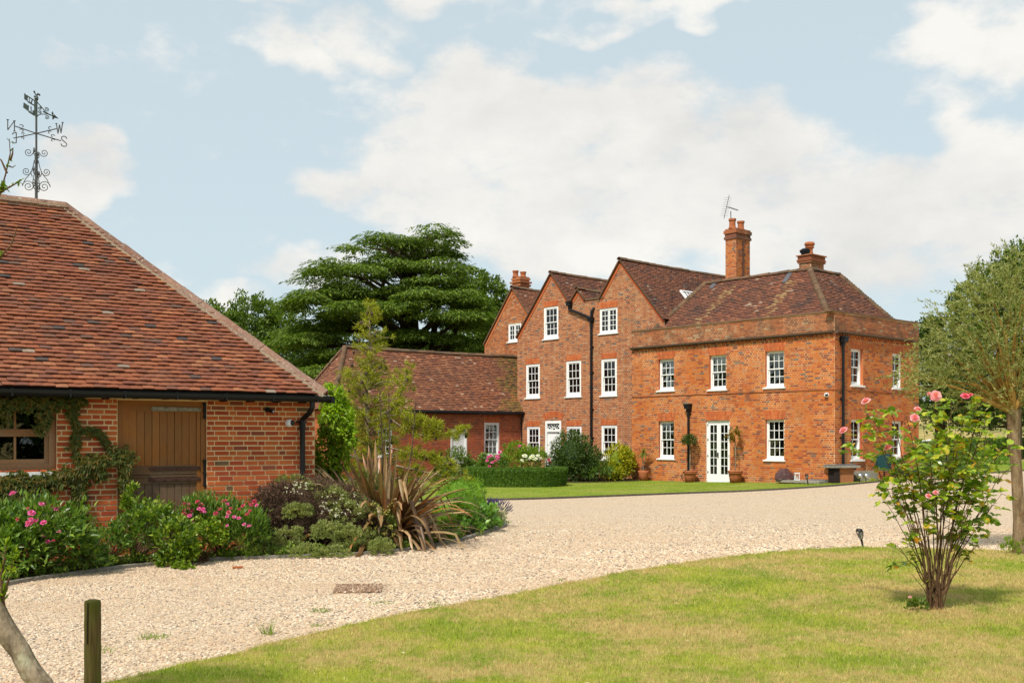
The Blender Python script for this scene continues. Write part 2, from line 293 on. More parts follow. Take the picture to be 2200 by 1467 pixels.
def gravel():
    t = MT('gravel'); v = t.vor(42, 'F1'); c = t.ramp(v.outputs['Color'], [(0, (.30, .24, .18)), (.25, (.62, .50, .37)), (.5, (.78, .66, .51)), (.75, (.52, .38, .26)), (1, (.84, .76, .63))])
    sep = t.nd('ShaderNodeSeparateColor'); t.L.new(v.outputs['Color'], sep.inputs[0])
    c = t.ramp(sep.outputs[0], [(0, (.12, .11, .11)), (.10, (.36, .26, .18)), (.28, (.58, .45, .31)), (.55, (.74, .62, .46)), (.8, (.47, .35, .23)), (1, (.80, .72, .58))])
    dd = v.outputs['Distance']; c = t.mix(t.rng(dd, .35, .62, 0, .55), c, (.28, .20, .13))
    l = t.noise(.6, 5, .65, None, (.5, 1.3, 1)); c = t.mix(t.rng(l, .40, .62, 0, .5), c, (.52, .38, .25))
    h = t.math('SUBTRACT', 1.0, dd); return t.bsdf(c, .85, .2, t.bump(h, .9, .012))
M['gravel'] = gravel()
def pebble():
    t = MT('pebble'); oi = t.nd('ShaderNodeObjectInfo')
    c = t.ramp(oi.outputs['Random'], [(0, (.08, .08, .09)), (.10, (.22, .17, .14)), (.20, (.52, .36, .23)), (.36, (.66, .53, .37)), (.58, (.78, .68, .52)), (.76, (.50, .34, .21)), (.9, (.74, .54, .38)), (1, (.20, .17, .16))])
    n = t.noise(60, 3, .6); c = t.mix(t.rng(n, .4, .7, 0, .25), c, (.40, .27, .16)); l = t.noise(.6, 5, .65, None, (.5, 1.3, 1)); c = t.mix(t.rng(l, .40, .62, 0, .55), c, (.46, .33, .21)); return t.bsdf(c, .8, .25)
M['pebble'] = pebble()
# ------------------------------------------------------------------ objects
def props(o, label=None, cat=None, group=None, kind=None):
    if label: o['label'] = label
    if cat: o['category'] = cat
    if group: o['group'] = group
    if kind: o['kind'] = kind
    return o
def thing(name, label, cat, loc=(0, 0, 0), group=None):
    o = bpy.data.objects.new(name, None); COL.objects.link(o); o.location = loc; o.empty_display_size = .3
    return props(o, label, cat, group)
def attach(o, parent):
    if parent is not None:
        o.parent = parent
        w = parent_world(parent); o.matrix_parent_inverse = w.inverted()
def parent_world(p):
    m = p.matrix_basis.copy()
    if p.parent is not None: m = parent_world(p.parent) @ p.matrix_parent_inverse @ m
    return m
def link_mesh(name, me, parent=None, loc=None):
    o = bpy.data.objects.new(name, me); COL.objects.link(o)
    if loc is not None: o.location = loc
    attach(o, parent); return o

class G:
    """collects geometry in world coordinates, then becomes ONE mesh object"""
    def __init__(s): s.V = []; s.n = 0; s.L = []; s.T = []; s.MI = []
    def add(s, V, F, mi=0):
        V = np.asarray(V, float).reshape(-1, 3); F = np.asarray(F, np.int64)
        if F.size == 0: return s
        s.V.append(V); s.L.append((F+s.n).ravel()); s.T.append(np.full(len(F), F.shape[1])); s.MI.append(np.full(len(F), mi)); s.n += len(V); return s
    def mats(s, TV, TF, MS, mi=0):
        """template copied by 4x4 matrices"""
        TV = np.asarray(TV, float); MS = np.asarray(MS, float)
        if len(MS) == 0: return s
        h = np.c_[TV, np.ones(len(TV))]; V = np.einsum('nij,vj->nvi', MS, h)[..., :3].reshape(-1, 3)
        for Fk in TF:
            Fk = np.asarray(Fk); F = (Fk[None]+(np.arange(len(MS))*len(TV))[:, None, None]).reshape(-1, Fk.shape[1])
            s.L.append((F+s.n).ravel()); s.T.append(np.full(len(F), Fk.shape[1])); s.MI.append(np.full(len(F), mi))
        s.V.append(V); s.n += len(V); return s
    def box(s, f, a0, a1, r0, r1, d0, d1, mi=0):
        """box in the axes of a frame (along, up, out)"""
        P = [f.p(a, r, d) for a in (a0, a1) for r in (r0, r1) for d in (d0, d1)]
        return s.add(P, [(0, 1, 3, 2), (4, 6, 7, 5), (0, 4, 5, 1), (2, 3, 7, 6), (0, 2, 6, 4), (1, 5, 7, 3)], mi)
    def tube(s, pts, r, seg=6, mi=0, cap=True):
        pts = [Vector(p) for p in pts]; n = len(pts)
        if not hasattr(r, '__len__'): r = [r]*n
        V = []; up = None
        for i, p in enumerate(pts):
            t = (pts[min(i+1, n-1)]-pts[max(i-1, 0)]).normalized()
            if up is None: up = t.orthogonal().normalized()
            up = (up-t*up.dot(t));
            up = up.normalized() if up.length > 1e-6 else t.orthogonal().normalized()
            b = t.cross(up)
            for k in range(seg):
                a = 2*math.pi*k/seg; V.append(p+(up*math.cos(a)+b*math.sin(a))*r[i])
        F = [(i*seg+k, i*seg+(k+1) % seg, (i+1)*seg+(k+1) % seg, (i+1)*seg+k) for i in range(n-1) for k in range(seg)]
        m = s.n; s.add([tuple(v) for v in V], F, mi)
        if cap:
            for base in (0, (n-1)*seg):
                s.L.append(np.arange(seg)+m+base); s.T.append(np.array([seg])); s.MI.append(np.array([mi]))
        return s
    def lathe(s, c, prof, seg=16, mi=0, sx=1, sy=1):
        V = [(c[0]+r*sx*math.cos(2*math.pi*k/seg), c[1]+r*sy*math.sin(2*math.pi*k/seg), c[2]+z) for r, z in prof for k in range(seg)]
        F = [(i*seg+k, i*seg+(k+1) % seg, (i+1)*seg+(k+1) % seg, (i+1)*seg+k) for i in range(len(prof)-1) for k in range(seg)]
        return s.add(V, F, mi)
    def poly(s, pts, mi=0): return s.add(pts, [tuple(range(len(pts)))], mi)
    def build(s, name, mats, parent=None, smooth=False, kind=None, label=None, cat=None, group=None):
        if not isinstance(mats, (list, tuple)): mats = [mats]
        V = np.concatenate(s.V); L = np.concatenate(s.L).astype(np.int32); T = np.concatenate(s.T).astype(np.int32); MI = np.concatenate(s.MI).astype(np.int32)
        loc = None
        if parent is None and kind != 'structure':
            loc = np.array([(V[:, 0].min()+V[:, 0].max())/2, (V[:, 1].min()+V[:, 1].max())/2, V[:, 2].min()]); V = V-loc
        me = bpy.data.meshes.new(name); me.vertices.add(len(V)); me.vertices.foreach_set('co', V.astype(np.float32).ravel())
        me.loops.add(len(L)); me.loops.foreach_set('vertex_index', L)
        me.polygons.add(len(T)); st = np.zeros(len(T), np.int32); st[1:] = np.cumsum(T)[:-1]
        me.polygons.foreach_set('loop_start', st); me.polygons.foreach_set('loop_total', T)
        me.polygons.foreach_set('material_index', MI)
        for m in mats: me.materials.append(m)
        me.update(calc_edges=True)
        me.polygons.foreach_set('use_smooth', np.full(len(T), bool(smooth)))
        return props(link_mesh(name, me, parent, loc), label, cat, group, kind)

class Fr:
    """local axes: A along, R up (or up the slope), N outwards"""
    def __init__(s, o, A, R=(0, 0, 1), N=None):
        s.o = np.array(o if len(o) == 3 else (o[0], o[1], 0.), float); s.A = np.array(A if len(A) == 3 else (A[0], A[1], 0.), float); s.A /= np.linalg.norm(s.A)
        s.R = np.array(R, float); s.R /= np.linalg.norm(s.R); s.N = np.cross(s.A, s.R) if N is None else np.array(N, float)
    def p(s, a, r, d=0.): return tuple(s.o+s.A*a+s.R*r+s.N*d)
    def mat(s):
        m = np.eye(4); m[:3, 0] = s.A; m[:3, 1] = s.R; m[:3, 2] = s.N; m[:3, 3] = s.o; return m
    def px(s, px, py=None, d=0.):
        """where a point of the photograph falls on this wall (measured once, then plain metres)"""
        q = (px-CX)/FPX; ox, oy = s.o[0]+s.N[0]*d, s.o[1]+s.N[1]*d
        a = (q*oy-ox)/(s.A[0]-q*s.A[1]); 
        if py is None: return a
        return a, EYE+(HY-py)*(oy+a*s.A[1])/FPX
    def hole(s, x0, x1, yt, yb):
        a0 = s.px(x0); a1 = s.px(x1); xm = (x0+x1)/2; return (a0, a1, s.px(xm, yb)[1], s.px(xm, yt)[1])
def P(px, d, z=None, py=None):
    return (px-CX)/FPX*d, d, (z if z is not None else EYE+(HY-py)*d/FPX)

def spans(poly, z, holes=()):
    xs = []
    for (a, b), (c, d) in zip(poly, poly[1:]+poly[:1]):
        if (b <= z < d) or (d <= z < b): xs.append(a+(z-b)/(d-b)*(c-a))
    xs.sort(); out = [(xs[i], xs[i+1]) for i in range(0, len(xs)-1, 2)]
    for (a0, a1, z0, z1) in holes:
        if z0 < z < z1:
            nw = []
            for (l, r) in out:
                if a1 <= l or a0 >= r: nw.append((l, r)); continue
                if a0 > l: nw.append((l, a0))
                if a1 < r: nw.append((a1, r))
            out = nw
    return out
def slab(g, f, poly, holes=(), d=0., mi=0):
    zs = sorted(set([p[1] for p in poly]+[h[2] for h in holes]+[h[3] for h in holes])); e = 1e-5
    for z0, z1 in zip(zs, zs[1:]):
        if z1-z0 < 1e-4: continue
        lo, hi = spans(poly, z0+e, holes), spans(poly, z1-e, holes)
        for (a, b), (c, dd) in zip(lo, hi): g.add([f.p(a, z0, d), f.p(b, z0, d), f.p(dd, z1, d), f.p(c, z1, d)], [(0, 1, 2, 3)], mi)
def reveal(g, f, h, dep, mi=0):
    a0, a1, z0, z1 = h
    for q in (((a0, z0), (a0, z1)), ((a1, z0), (a1, z1)), ((a0, z1), (a1, z1)), ((a0, z0), (a1, z0))):
        g.add([f.p(*q[0], 0), f.p(*q[1], 0), f.p(*q[1], -dep), f.p(*q[0], -dep)], [(0, 1, 2, 3)], mi)

def trs(t, s, rz=0., rx=0., ry=0.):
    return np.array(Matrix.Translation(t) @ Euler((rx, ry, rz)).to_matrix().to_4x4() @ Matrix.Diagonal((*s, 1)))
# brick: a frustum-edged block, face outwards
BV = [(-.5, -.5, 0), (.5, -.5, 0), (.5, .5, 0), (-.5, .5, 0), (-.49, -.455, 1), (.49, -.455, 1), (.49, .455, 1), (-.49, .455, 1)]
BF = [[(4, 5, 6, 7), (0, 1, 5, 4), (1, 2, 6, 5), (2, 3, 7, 6), (3, 0, 4, 7), (0, 3, 2, 1)]]
# roof tile: thickness shows at the lower (y=0) end, slightly bowed
TV_ = [(-.5, 0, .021), (0, -.02, .025), (.5, 0, .021), (-.5, 0, .039), (0, -.02, .043), (.5, 0, .039), (-.5, 1, -.002), (.5, 1, -.002), (-.5, 1, .012), (0, 1, .015), (.5, 1, .012)]
TF_ = [[(0, 1, 4, 3), (1, 2, 5, 4), (3, 4, 9, 8), (4, 5, 10, 9), (0, 3, 8, 6), (2, 7, 10, 5)]]
def tmpl_mesh(name, V, Fs, mats):
    me = bpy.data.meshes.new(name); me.from_pydata([tuple(v) for v in V], [], [tuple(f) for F in Fs for f in F])
    for m in mats: me.materials.append(m)
    me.polygons.foreach_set('use_smooth', np.zeros(len(me.polygons), bool)); me.update(); return me
def in_view(P_):
    y = P_[:, 1]; px = CX+FPX*P_[:, 0]/np.maximum(y, .1); py = HY-FPX*(P_[:, 2]-EYE)/np.maximum(y, .1)
    return (y > .5) & (px > -10) & (px < 2210) & (py > -10) & (py < 1480)
def pieces(name, rest, parent, TV, TF, MS, mats, mi=None, singles=300, hidden=None):
    """the pieces that show largest become parts of their own, the rest one joined part of kind stuff"""
    MS = np.asarray(MS); mi = np.zeros(len(MS), int) if mi is None else np.asarray(mi)
    c = MS[:, :3, 3]; sc = np.linalg.norm(MS[:, :3, 0], axis=1); key = c[:, 1]/np.maximum(sc, .02)
    key = np.where(in_view(c), key, 1e9)
    if hidden is not None: key = np.where(hidden(c), 1e8, key)
    order = np.argsort(key); one = order[:singles]; one = one[key[one] < 1e7]; other = np.setdiff1d(order, one)
    tm = {}
    for i in one:
        k = int(mi[i])
        if k not in tm: tm[k] = tmpl_mesh(name, TV, TF, [mats[k]])
        o = bpy.data.objects.new(name, tm[k]); COL.objects.link(o); o.matrix_basis = Matrix(MS[i].tolist()); attach(o, parent)
    if len(other):
        g = G()
        for k in range(len(mats)): g.mats(TV, TF, MS[other][mi[other] == k], k)
        g.build(rest, mats, parent, kind='stuff')

def bricks(f, poly, holes=(), z0=0., gauge=.075, L=.225, pat='SHS', d=0.0, proud=.006, seed=1, joint=.010):
    """rows of bricks laid in bond inside an outline, cut at its edges"""
    r = random.Random(seed); out = []; F = f.mat(); zt = max(p[1] for p in poly); row = 0; z = z0
    while z < zt:
        zc = z+gauge/2
        for (a0, a1) in spans(poly, zc, holes):
            a = math.floor(a0/L)*L-L*(1+(row % 2)*.27)+(row*37 % 5)*.0; k = row
            while a < a1:
                w = L if pat[k % len(pat)] == 'S' else L*.5
                k += 1
                l, rr = max(a, a0), min(a+w, a1)
                if rr-l > .035:
                    wob = r.uniform(-.0015, .0015)
                    out.append(F @ trs(((l+rr)/2, zc+wob, d-.004), (rr-l-joint, gauge-joint*1.05, proud+.004+r.uniform(-.0015, .002)), r.uniform(-.004, .004)))
                a += w
        z += gauge; row += 1
    return out
def tiles(f, poly, gauge=.10, w=.165, seed=1, jit=1.0, r0=0., holes=()):
    r = random.Random(seed); out = []; F = f.mat(); top = max(p[1] for p in poly); row = 0; z = r0
    while z < top-.02:
        for (a0, a1) in spans(poly, min(z+gauge*.5, top-.001), holes):
            a = math.floor(a0/w)*w-w*(.5 if row % 2 else 0)-w
            while a < a1:
                l, rr = max(a, a0), min(a+w, a1)
                if rr-l > .03:
                    out.append(F @ trs(((l+rr)/2, z+r.uniform(-.006, .006)*jit, .006+r.uniform(-.002, .004)*jit), (rr-l-.004, gauge*1.28, 1+r.uniform(-.15, .3)*jit), r.uniform(-.012, .012)*jit, 0, r.uniform(-.02, .02)*jit))
                a += w+r.uniform(-.002, .002)
        z += gauge; row += 1
    return out
def slope(o, A, out_n, pitch):
    """frame of a roof slope: origin on the eave, R up the slope"""
    n = np.array((out_n[0], out_n[1], 0.)); n /= np.linalg.norm(n); R = -n*math.cos(pitch)+np.array((0, 0, 1.))*math.sin(pitch)
    return Fr(o, (-n[1], n[0], 0.), R)
# half-round ridge tile, unit long, unit radius
def ridge_tmpl(seg=6, spread=math.pi*.94, th=.14):
    V = []
    for x, k in ((0, 1.0), (1, 1.08)):
        for rr in (1*k, (1-th)*k):
            for i in range(seg+1):
                a = math.pi/2-spread/2+spread*i/seg; V.append((x, rr*math.cos(a), rr*math.sin(a)))
    n = seg+1; F = []
    for i in range(seg):
        F += [(i, i+1, 2*n+i+1, 2*n+i), (n+i, 3*n+i, 3*n+i+1, n+i+1), (i, n+i, n+i+1, i+1), (2*n+i, 2*n+i+1, 3*n+i+1, 3*n+i)]
    F += [(0, 2*n, 3*n, n), (n-1, 2*n-1, 4*n-1, 3*n-1)]
    return V, [F]
RV, RF = ridge_tmpl()
def ridge_line(p0, p1, L=.42, r=.11, seed=1, lap=.0, drop=.03, tilt=0., sag=0.):
    p0, p1 = Vector(p0), Vector(p1); d = p1-p0; n = max(1, round(d.length/L)); x = d.normalized(); y = Vector((0, 0, 1)).cross(x).normalized(); z = x.cross(y)
    R = Matrix((x, y, z)).transposed().to_4x4(); rr = random.Random(seed); out = []
    for i in range(n):
        t = i/n; c = p0+d*t-z*drop+Vector((0, 0, -sag*4*t*(1-t)+rr.uniform(-.006, .006)))
        out.append(np.array(Matrix.Translation(c) @ R @ Euler((rr.uniform(-.04, .04), -tilt+rr.uniform(-.01, .01), rr.uniform(-.015, .015))).to_matrix().to_4x4() @ Matrix.Diagonal((d.length/n*(1-.012+lap), r*rr.uniform(.96, 1.05), r*rr.uniform(.96, 1.05), 1))))
    return out

# ------------------------------------------------------------------ windows
PR_ = np.random.default_rng(77)
def rect_frame(g, f, a0, a1, z0, z1, w, d0, d1, mi=0, wb=None, wt=None):
    wb = w if wb is None else wb; wt = w if wt is None else wt
    g.box(f, a0, a0+w, z0, z1, d0, d1, mi); g.box(f, a1-w, a1, z0, z1, d0, d1, mi)
    g.box(f, a0+w, a1-w, z0, z0+wb, d0, d1, mi); g.box(f, a0+w, a1-w, z1-wt, z1, d0, d1, mi)
def cloth(f, a0, a1, z0, z1, d, mat, name, parent, folds=4, amp=.02):
    n = folds*4; V = []; 
    for i in range(n+1):
        a = a0+(a1-a0)*i/n; o = d+amp*math.sin(i*math.pi/2)
        V += [f.p(a, z0, o), f.p(a, z1, o), f.p(a, z0, o-.006), f.p(a, z1, o-.006)]
    F = []
    for i in range(n):
        b = i*4; F += [(b, b+4, b+5, b+1), (b+2, b+3, b+7, b+6)]
    F += [(0, 1, 3, 2), (n*4, n*4+2, n*4+3, n*4+1)]
    G().add(V, F).build(name, mat, parent)
def window(parent, f, h, rows=4, cols=3, style='sash', rec=.10, fw=.055, sill=True, sw=.09, blind=0., curt=None, cc=None, name='window', mat=None, label=None, bar=.022, st=.038, rail=0.):
    mat = mat or M['white_paint']; a0, a1, z0, z1 = h; g = G(); D = -rec
    rect_frame(g, f, a0, a1, z0, z1, fw, D-.09, D+.0, 0, fw*1.2)
    lights = []
    if style == 'sash':
        ia0, ia1, iz0, iz1 = a0+fw, a1-fw, z0+fw*1.2, z1-fw; zm = (iz0+iz1)/2; s = st
        if rail: g.box(f, ia0, ia1, zm-rail, zm+rail, D-.085, D-.005)
        rect_frame(g, f, ia0, ia1, zm-.02, iz1, s, D-.055, D-.018); rect_frame(g, f, ia0, ia1, iz0, zm+.02, s, D-.088 if not rail else D-.056, D-.056 if not rail else D-.019, 0, .065, .04)
        lights = [(ia0+s, ia1-s, zm+.018, iz1-s, D-.036, cols, rows//2), (ia0+s, ia1-s, iz0+.065, zm-.02, D-.072 if not rail else D-.036, cols, rows//2)]
    elif style == 'casement':
        ia0, ia1, iz0, iz1 = a0+fw, a1-fw, z0+fw*1.2, z1-fw; am = (ia0+ia1)/2; s = .045
        for l, r in ((ia0, am-.012), (am+.012, ia1)):
            rect_frame(g, f, l, r, iz0, iz1, s, D-.06, D-.012); lights.append((l+s, r-s, iz0+s, iz1-s, D-.036, cols, rows))
    w = g.build(name, mat, parent, label=label)
    gb = G(); thick = bar
    for (l, r, b, t, d, nc, nr) in lights:
        for i in range(1, nc): x = l+(r-l)*i/nc; gb.box(f, x-thick/2, x+thick/2, b, t, d-.014, d+.014)
        for j in range(1, nr): y = b+(t-b)*j/nr; gb.box(f, l, r, y-thick/2, y+thick/2, d-.0125, d+.0125)
        for i in range(nc):
            for j in range(nr):
                pa, pb = l+(r-l)*i/nc, l+(r-l)*(i+1)/nc; pc, pd = b+(t-b)*j/nr, b+(t-b)*(j+1)/nr
                gp_ = G().box(f, pa+.001, pb-.001, pc+.001, pd-.001, d-.003, d+.002); o4 = PR_.uniform(-.0035, .0035, 4); gp_.V[0] = gp_.V[0]+np.outer(np.repeat(o4, 2), f.N); gp_.build('pane', M['glass'], w)
    if rail:
        for i in range(0, len(gb.V)): q = G(); q.V = [gb.V[i]]; q.n = 8; q.L = [gb.L[i]-8*i]; q.T = [gb.T[i]]; q.MI = [gb.MI[i]]; q.build('glazing_bar', mat, w)
    else: gb.build('glazing_bars', mat, w)
    if sill:
        s = G(); s.box(f, a0-sw*.8, a1+sw*.8, z0-.055, z0-.002, -rec, .055); s.box(f, a0+.002, a1-.002, z0-.002, z0+.02, -rec, .01); s.build('sill', M['sill_stone'], w)
    # added near-black box: unlit interior put into the colour, stops light leaks
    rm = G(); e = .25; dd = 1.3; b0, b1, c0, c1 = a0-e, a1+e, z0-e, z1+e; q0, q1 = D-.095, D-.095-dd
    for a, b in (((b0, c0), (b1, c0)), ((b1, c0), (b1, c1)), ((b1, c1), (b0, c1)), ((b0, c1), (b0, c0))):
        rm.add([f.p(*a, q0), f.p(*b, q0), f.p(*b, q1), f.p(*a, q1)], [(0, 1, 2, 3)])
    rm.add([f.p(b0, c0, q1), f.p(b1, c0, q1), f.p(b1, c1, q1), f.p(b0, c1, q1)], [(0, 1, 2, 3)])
    rm.build('dark_recess', M['unlit'], w)
    if blind: G().box(f, a0+fw, a1-fw, z1-fw-(z1-z0)*blind, z1-fw, D-.16, D-.145).build('blind', M['blind'], w)
    if curt:
        W_ = a1-a0
        for k, sd_ in enumerate(curt):
            if sd_ <= 0: continue
            l, r = (a0+fw*.5, a0+W_*sd_) if k == 0 else (a1-W_*sd_, a1-fw*.5)
            cloth(f, l, r, z0+.02, z1-.02, D-.22, cc or M['curtain'], 'curtain', w, 3)
    return w
def arch(parent, f, a0, a1, z, h=.30, splay=.10, n=None, d=.009, rise=0.):
    """flat or slightly cambered arch of rubbed bricks, each a wedge"""
    n = n or max(6, int((a1-a0+splay)/.075)); g = G(); j = .004
    for i in range(n):
        t0, t1 = i/n, (i+1)/n
        b0, b1 = a0+(a1-a0)*t0+j, a0+(a1-a0)*t1-j; u0, u1 = a0-splay+(a1-a0+2*splay)*t0+j, a0-splay+(a1-a0+2*splay)*t1-j
        k = lambda t: rise*4*t*(1-t)
        for s0, s1 in ((0, .49), (.51, 1)) if h > .2 else ((0, 1),):
            L_ = lambda p, q, s: p+(q-p)*s
            z00, z01, z10, z11 = z+h*s0+k(t0), z+h*s1+k(t0), z+h*s0+k(t1), z+h*s1+k(t1)
            pts = [f.p(L_(b0, u0, s0), z00, d), f.p(L_(b1, u1, s0), z10, d), f.p(L_(b1, u1, s1), z11, d), f.p(L_(b0, u0, s1), z01, d)]
            bk = [f.p(L_(b0, u0, s0), z00, -.02), f.p(L_(b1, u1, s0), z10, -.02), f.p(L_(b1, u1, s1), z11, -.02), f.p(L_(b0, u0, s1), z01, -.02)]
            g.add(pts+bk, [(0, 1, 2, 3), (0, 4, 5, 1), (1, 5, 6, 2), (2, 6, 7, 3), (3, 7, 4, 0)])
    g.build('brick_arch', M['brick_rubbed'], parent, kind='stuff')

# ------------------------------------------------------------------ foliage
LEAF4 = np.array([(0, 0, 0), (.5, .42, .10), (0, 1, 0), (-.5, .42, .10)])       # one folded leaf, y along it
LEAF6 = np.array([(0, 0, 0), (.42, .25, .08), (.42, .65, .07), (0, 1, -.05), (-.42, .65, .07), (-.42, .25, .08), (0, .5, -.02)])
def nrm(a): return a/np.maximum(np.linalg.norm(a, axis=-1, keepdims=True), 1e-9)
def leaves(g, Pn, D, U, L, Wd, mi=0, rng=RNG, detail=0):
    """Pn base points, D leaf axis, U rough upper side"""
    n = len(Pn)
    if n == 0: return
    D = nrm(D); X = nrm(np.cross(D, U)+1e-6); Z = np.cross(X, D)
    L = np.broadcast_to(L, n)*rng.uniform(.7, 1.25, n); Wd = np.broadcast_to(Wd, n)*rng.uniform(.75, 1.2, n)
    T = LEAF6 if detail else LEAF4
    V = (Pn[:, None]+X[:, None]*(T[None, :, 0:1]*Wd[:, None, None])+D[:, None]*(T[None, :, 1:2]*L[:, None, None])+Z[:, None]*(T[None, :, 2:3]*L[:, None, None]))
    k = len(T); b = (np.arange(n)*k)[:, None]
    if detail:
        F = np.array([(0, 1, 6), (1, 2, 6), (2, 3, 6), (3, 4, 6), (4, 5, 6), (5, 0, 6)]); F = (F[None]+b[:, :, None]).reshape(-1, 3)
    else: F = np.array([[0, 1, 2, 3]])+b
    g.add(V.reshape(-1, 3), F, mi)
def rvec(n, rng=RNG): return nrm(rng.normal(size=(n, 3)))
def cloud(g, c, R, n, L, Wd, mi=0, rng=RNG, clump=30, droop=0., shell=.45, up=.35, csize=.22, zmin=None, low=-.55):
    """foliage mass: clumps on the skin of an ellipsoid, leaves through each clump"""
    c = np.array(c, float); R = np.array(R, float); k = max(3, n//clump)
    d = rvec(k*2, rng); d = d[d[:, 2] > low][:k]; k = len(d)
    rr = 1-shell*rng.random((k, 1))**1.6; cc = c+d*R*rr*rng.uniform(.88, 1.08, (k, 1))
    idx = rng.integers(0, k, n); o = rvec(n, rng)*rng.random((n, 1))**.45; p = cc[idx]+o*R*csize*rng.uniform(.6, 1.3, (k, 1))[idx]
    out = nrm((p-c)/R)*.7+rvec(n, rng)*.75+np.array((0, 0, up-droop))
    U = rvec(n, rng)*.5+np.array((0, 0, 1.0))+nrm((p-c)/R)*.5
    if zmin is not None: p[:, 2] = np.maximum(p[:, 2], zmin)
    leaves(g, p, out, U, L, Wd, mi, rng); return cc
def blob(g, c, R, mi=0, seg=10, rings=6, wob=.12, seed=0):
    """bumpy closed mass (the dense inside of a clipped bush)"""
    r = np.random.default_rng(seed); V = []; F = []
    for i in range(rings+1):
        th = math.pi*i/rings
        for k in range(seg):
            a = 2*math.pi*k/seg; q = 1+r.uniform(-wob, wob); V.append((c[0]+R[0]*math.sin(th)*math.cos(a)*q, c[1]+R[1]*math.sin(th)*math.sin(a)*q, c[2]+R[2]*math.cos(th)*q))
    for i in range(rings):
        for k in range(seg): F.append((i*seg+k, (i+1)*seg+k, (i+1)*seg+(k+1) % seg, i*seg+(k+1) % seg))
    g.add(V, F, mi)
def flower_tmpl(k=3, n=5, r=1.0):
    V = []; F = []
    for j in range(k):
        op = .25+.75*j/max(1, k-1); 
        for i in range(n):
            a = 2*math.pi*(i+.5*j)/n+.3*j; b = len(V)
            for (u, v) in ((-.12, 0), (.12, 0), (-.55, .55), (0, .62), (.55, .55), (-.36, 1), (0, 1.08), (.36, 1)):
                rr = r*op*(.15+.85*v); z = r*(.75*v*(1.25-op)+.12*math.sin(v*2)); th = a+u*1.25
                V.append((rr*math.cos(th), rr*math.sin(th), z-(.12*r*v*v if op > .8 else 0)))
            F += [(b, b+1, b+3), (b, b+3, b+2), (b+1, b+4, b+3), (b+2, b+3, b+6), (b+2, b+6, b+5), (b+3, b+4, b+7), (b+3, b+7, b+6)]
    return np.array(V), [np.array(F)]
FV, FF = flower_tmpl(); FV2, FF2 = flower_tmpl(4, 6)
def flowers(parent, pts, r, mat, name='flower', face=(0, -.5, .8), tm=None, rng=RNG):
    tm = tm or (FV, FF); me = tmpl_mesh(name, tm[0], tm[1], [mat])
    for p in pts:
        d = Vector(face)+Vector(rng.uniform(-.5, .5, 3)); q = d.to_track_quat('Z', 'Y'); s = r*rng.uniform(.8, 1.2)
        o = bpy.data.objects.new(name, me); COL.objects.link(o)
        o.matrix_basis = Matrix.Translation(p) @ q.to_matrix().to_4x4() @ Matrix.Rotation(rng.uniform(0, 6), 4, 'Z') @ Matrix.Diagonal((s, s, s, 1)); attach(o, parent)
def stems(g, base, tips, r=.006, mi=0, rng=RNG, bend=.25, seg=4):
    for t in tips:
        b = Vector(base)+Vector((rng.uniform(-.05, .05), rng.uniform(-.05, .05), 0)); t = Vector(t); m = b.lerp(t, .5)+Vector((0, 0, (t-b).length*bend*.4))-Vector(((t.x-b.x), (t.y-b.y), 0))*.15
        pts = [b*(1-u)**2+m*2*u*(1-u)+t*u*u for u in (0, .25, .5, .75, 1)]
        g.tube(pts, [r*(1-.6*u) for u in (0, .25, .5, .75, 1)], seg, mi, False)
def bush(name, label, cat, blobs, n, L, Wd, mat, fl=(), rng=None, clump=26, stem=True, up=.35, csize=.24, group=None, shell=.45, stem_mat=None, core=None, low=-.45, part='foliage'):
    rng = rng or np.random.default_rng(abs(hash(label)) % 9999 if False else sum(map(ord, label)))
    b0 = blobs[0]; zb = gz(b0[0], b0[1]); t = thing(name, label, cat, (b0[0], b0[1], zb), group); g = G(); tot = sum(b[3]*b[4]+b[3]*b[5] for b in blobs); cs = []
    for b in blobs: cs.append(cloud(g, b[:3], b[3:6], int(n*(b[3]*b[4]+b[3]*b[5])/tot), L, Wd, 0, rng, clump, 0, shell, up, csize, gz(b[0], b[1])+.01, low))
    g.build(part, mat, t)
    if core:
        k = G()
        for i, b in enumerate(blobs): blob(k, b[:3], (b[3]*core, b[4]*core, b[5]*core), 0, 10, 6, .12, i)
        k.build('inner_growth', mat, t)
    if stem:
        s = G(); cc = np.concatenate(cs); idx = rng.choice(len(cc), min(len(cc), 24), False); stems(s, (b0[0], b0[1], zb), cc[idx], .009, 0, rng); s.build('stems', stem_mat or M['twig'], t)
    for (pts, r, m) in fl: flowers(t, pts, r, m, 'flower', rng=rng)
    return t

# ------------------------------------------------------------------ the lie of the land
def sst(a, b, x): t = np.clip((x-a)/(b-a), 0, 1); return t*t*(3-2*t)
def gz(x, y):
    x = np.asarray(x, float); y = np.asarray(y, float); r = x-6.6
    q = .5*(r+np.sqrt(r*r+1.2)); v = .040*np.minimum(q, 16)*sst(19, 31, y)+sst(46, 120, y)*sst(12, 26, x)*3.2
    return float(v) if v.ndim == 0 else v
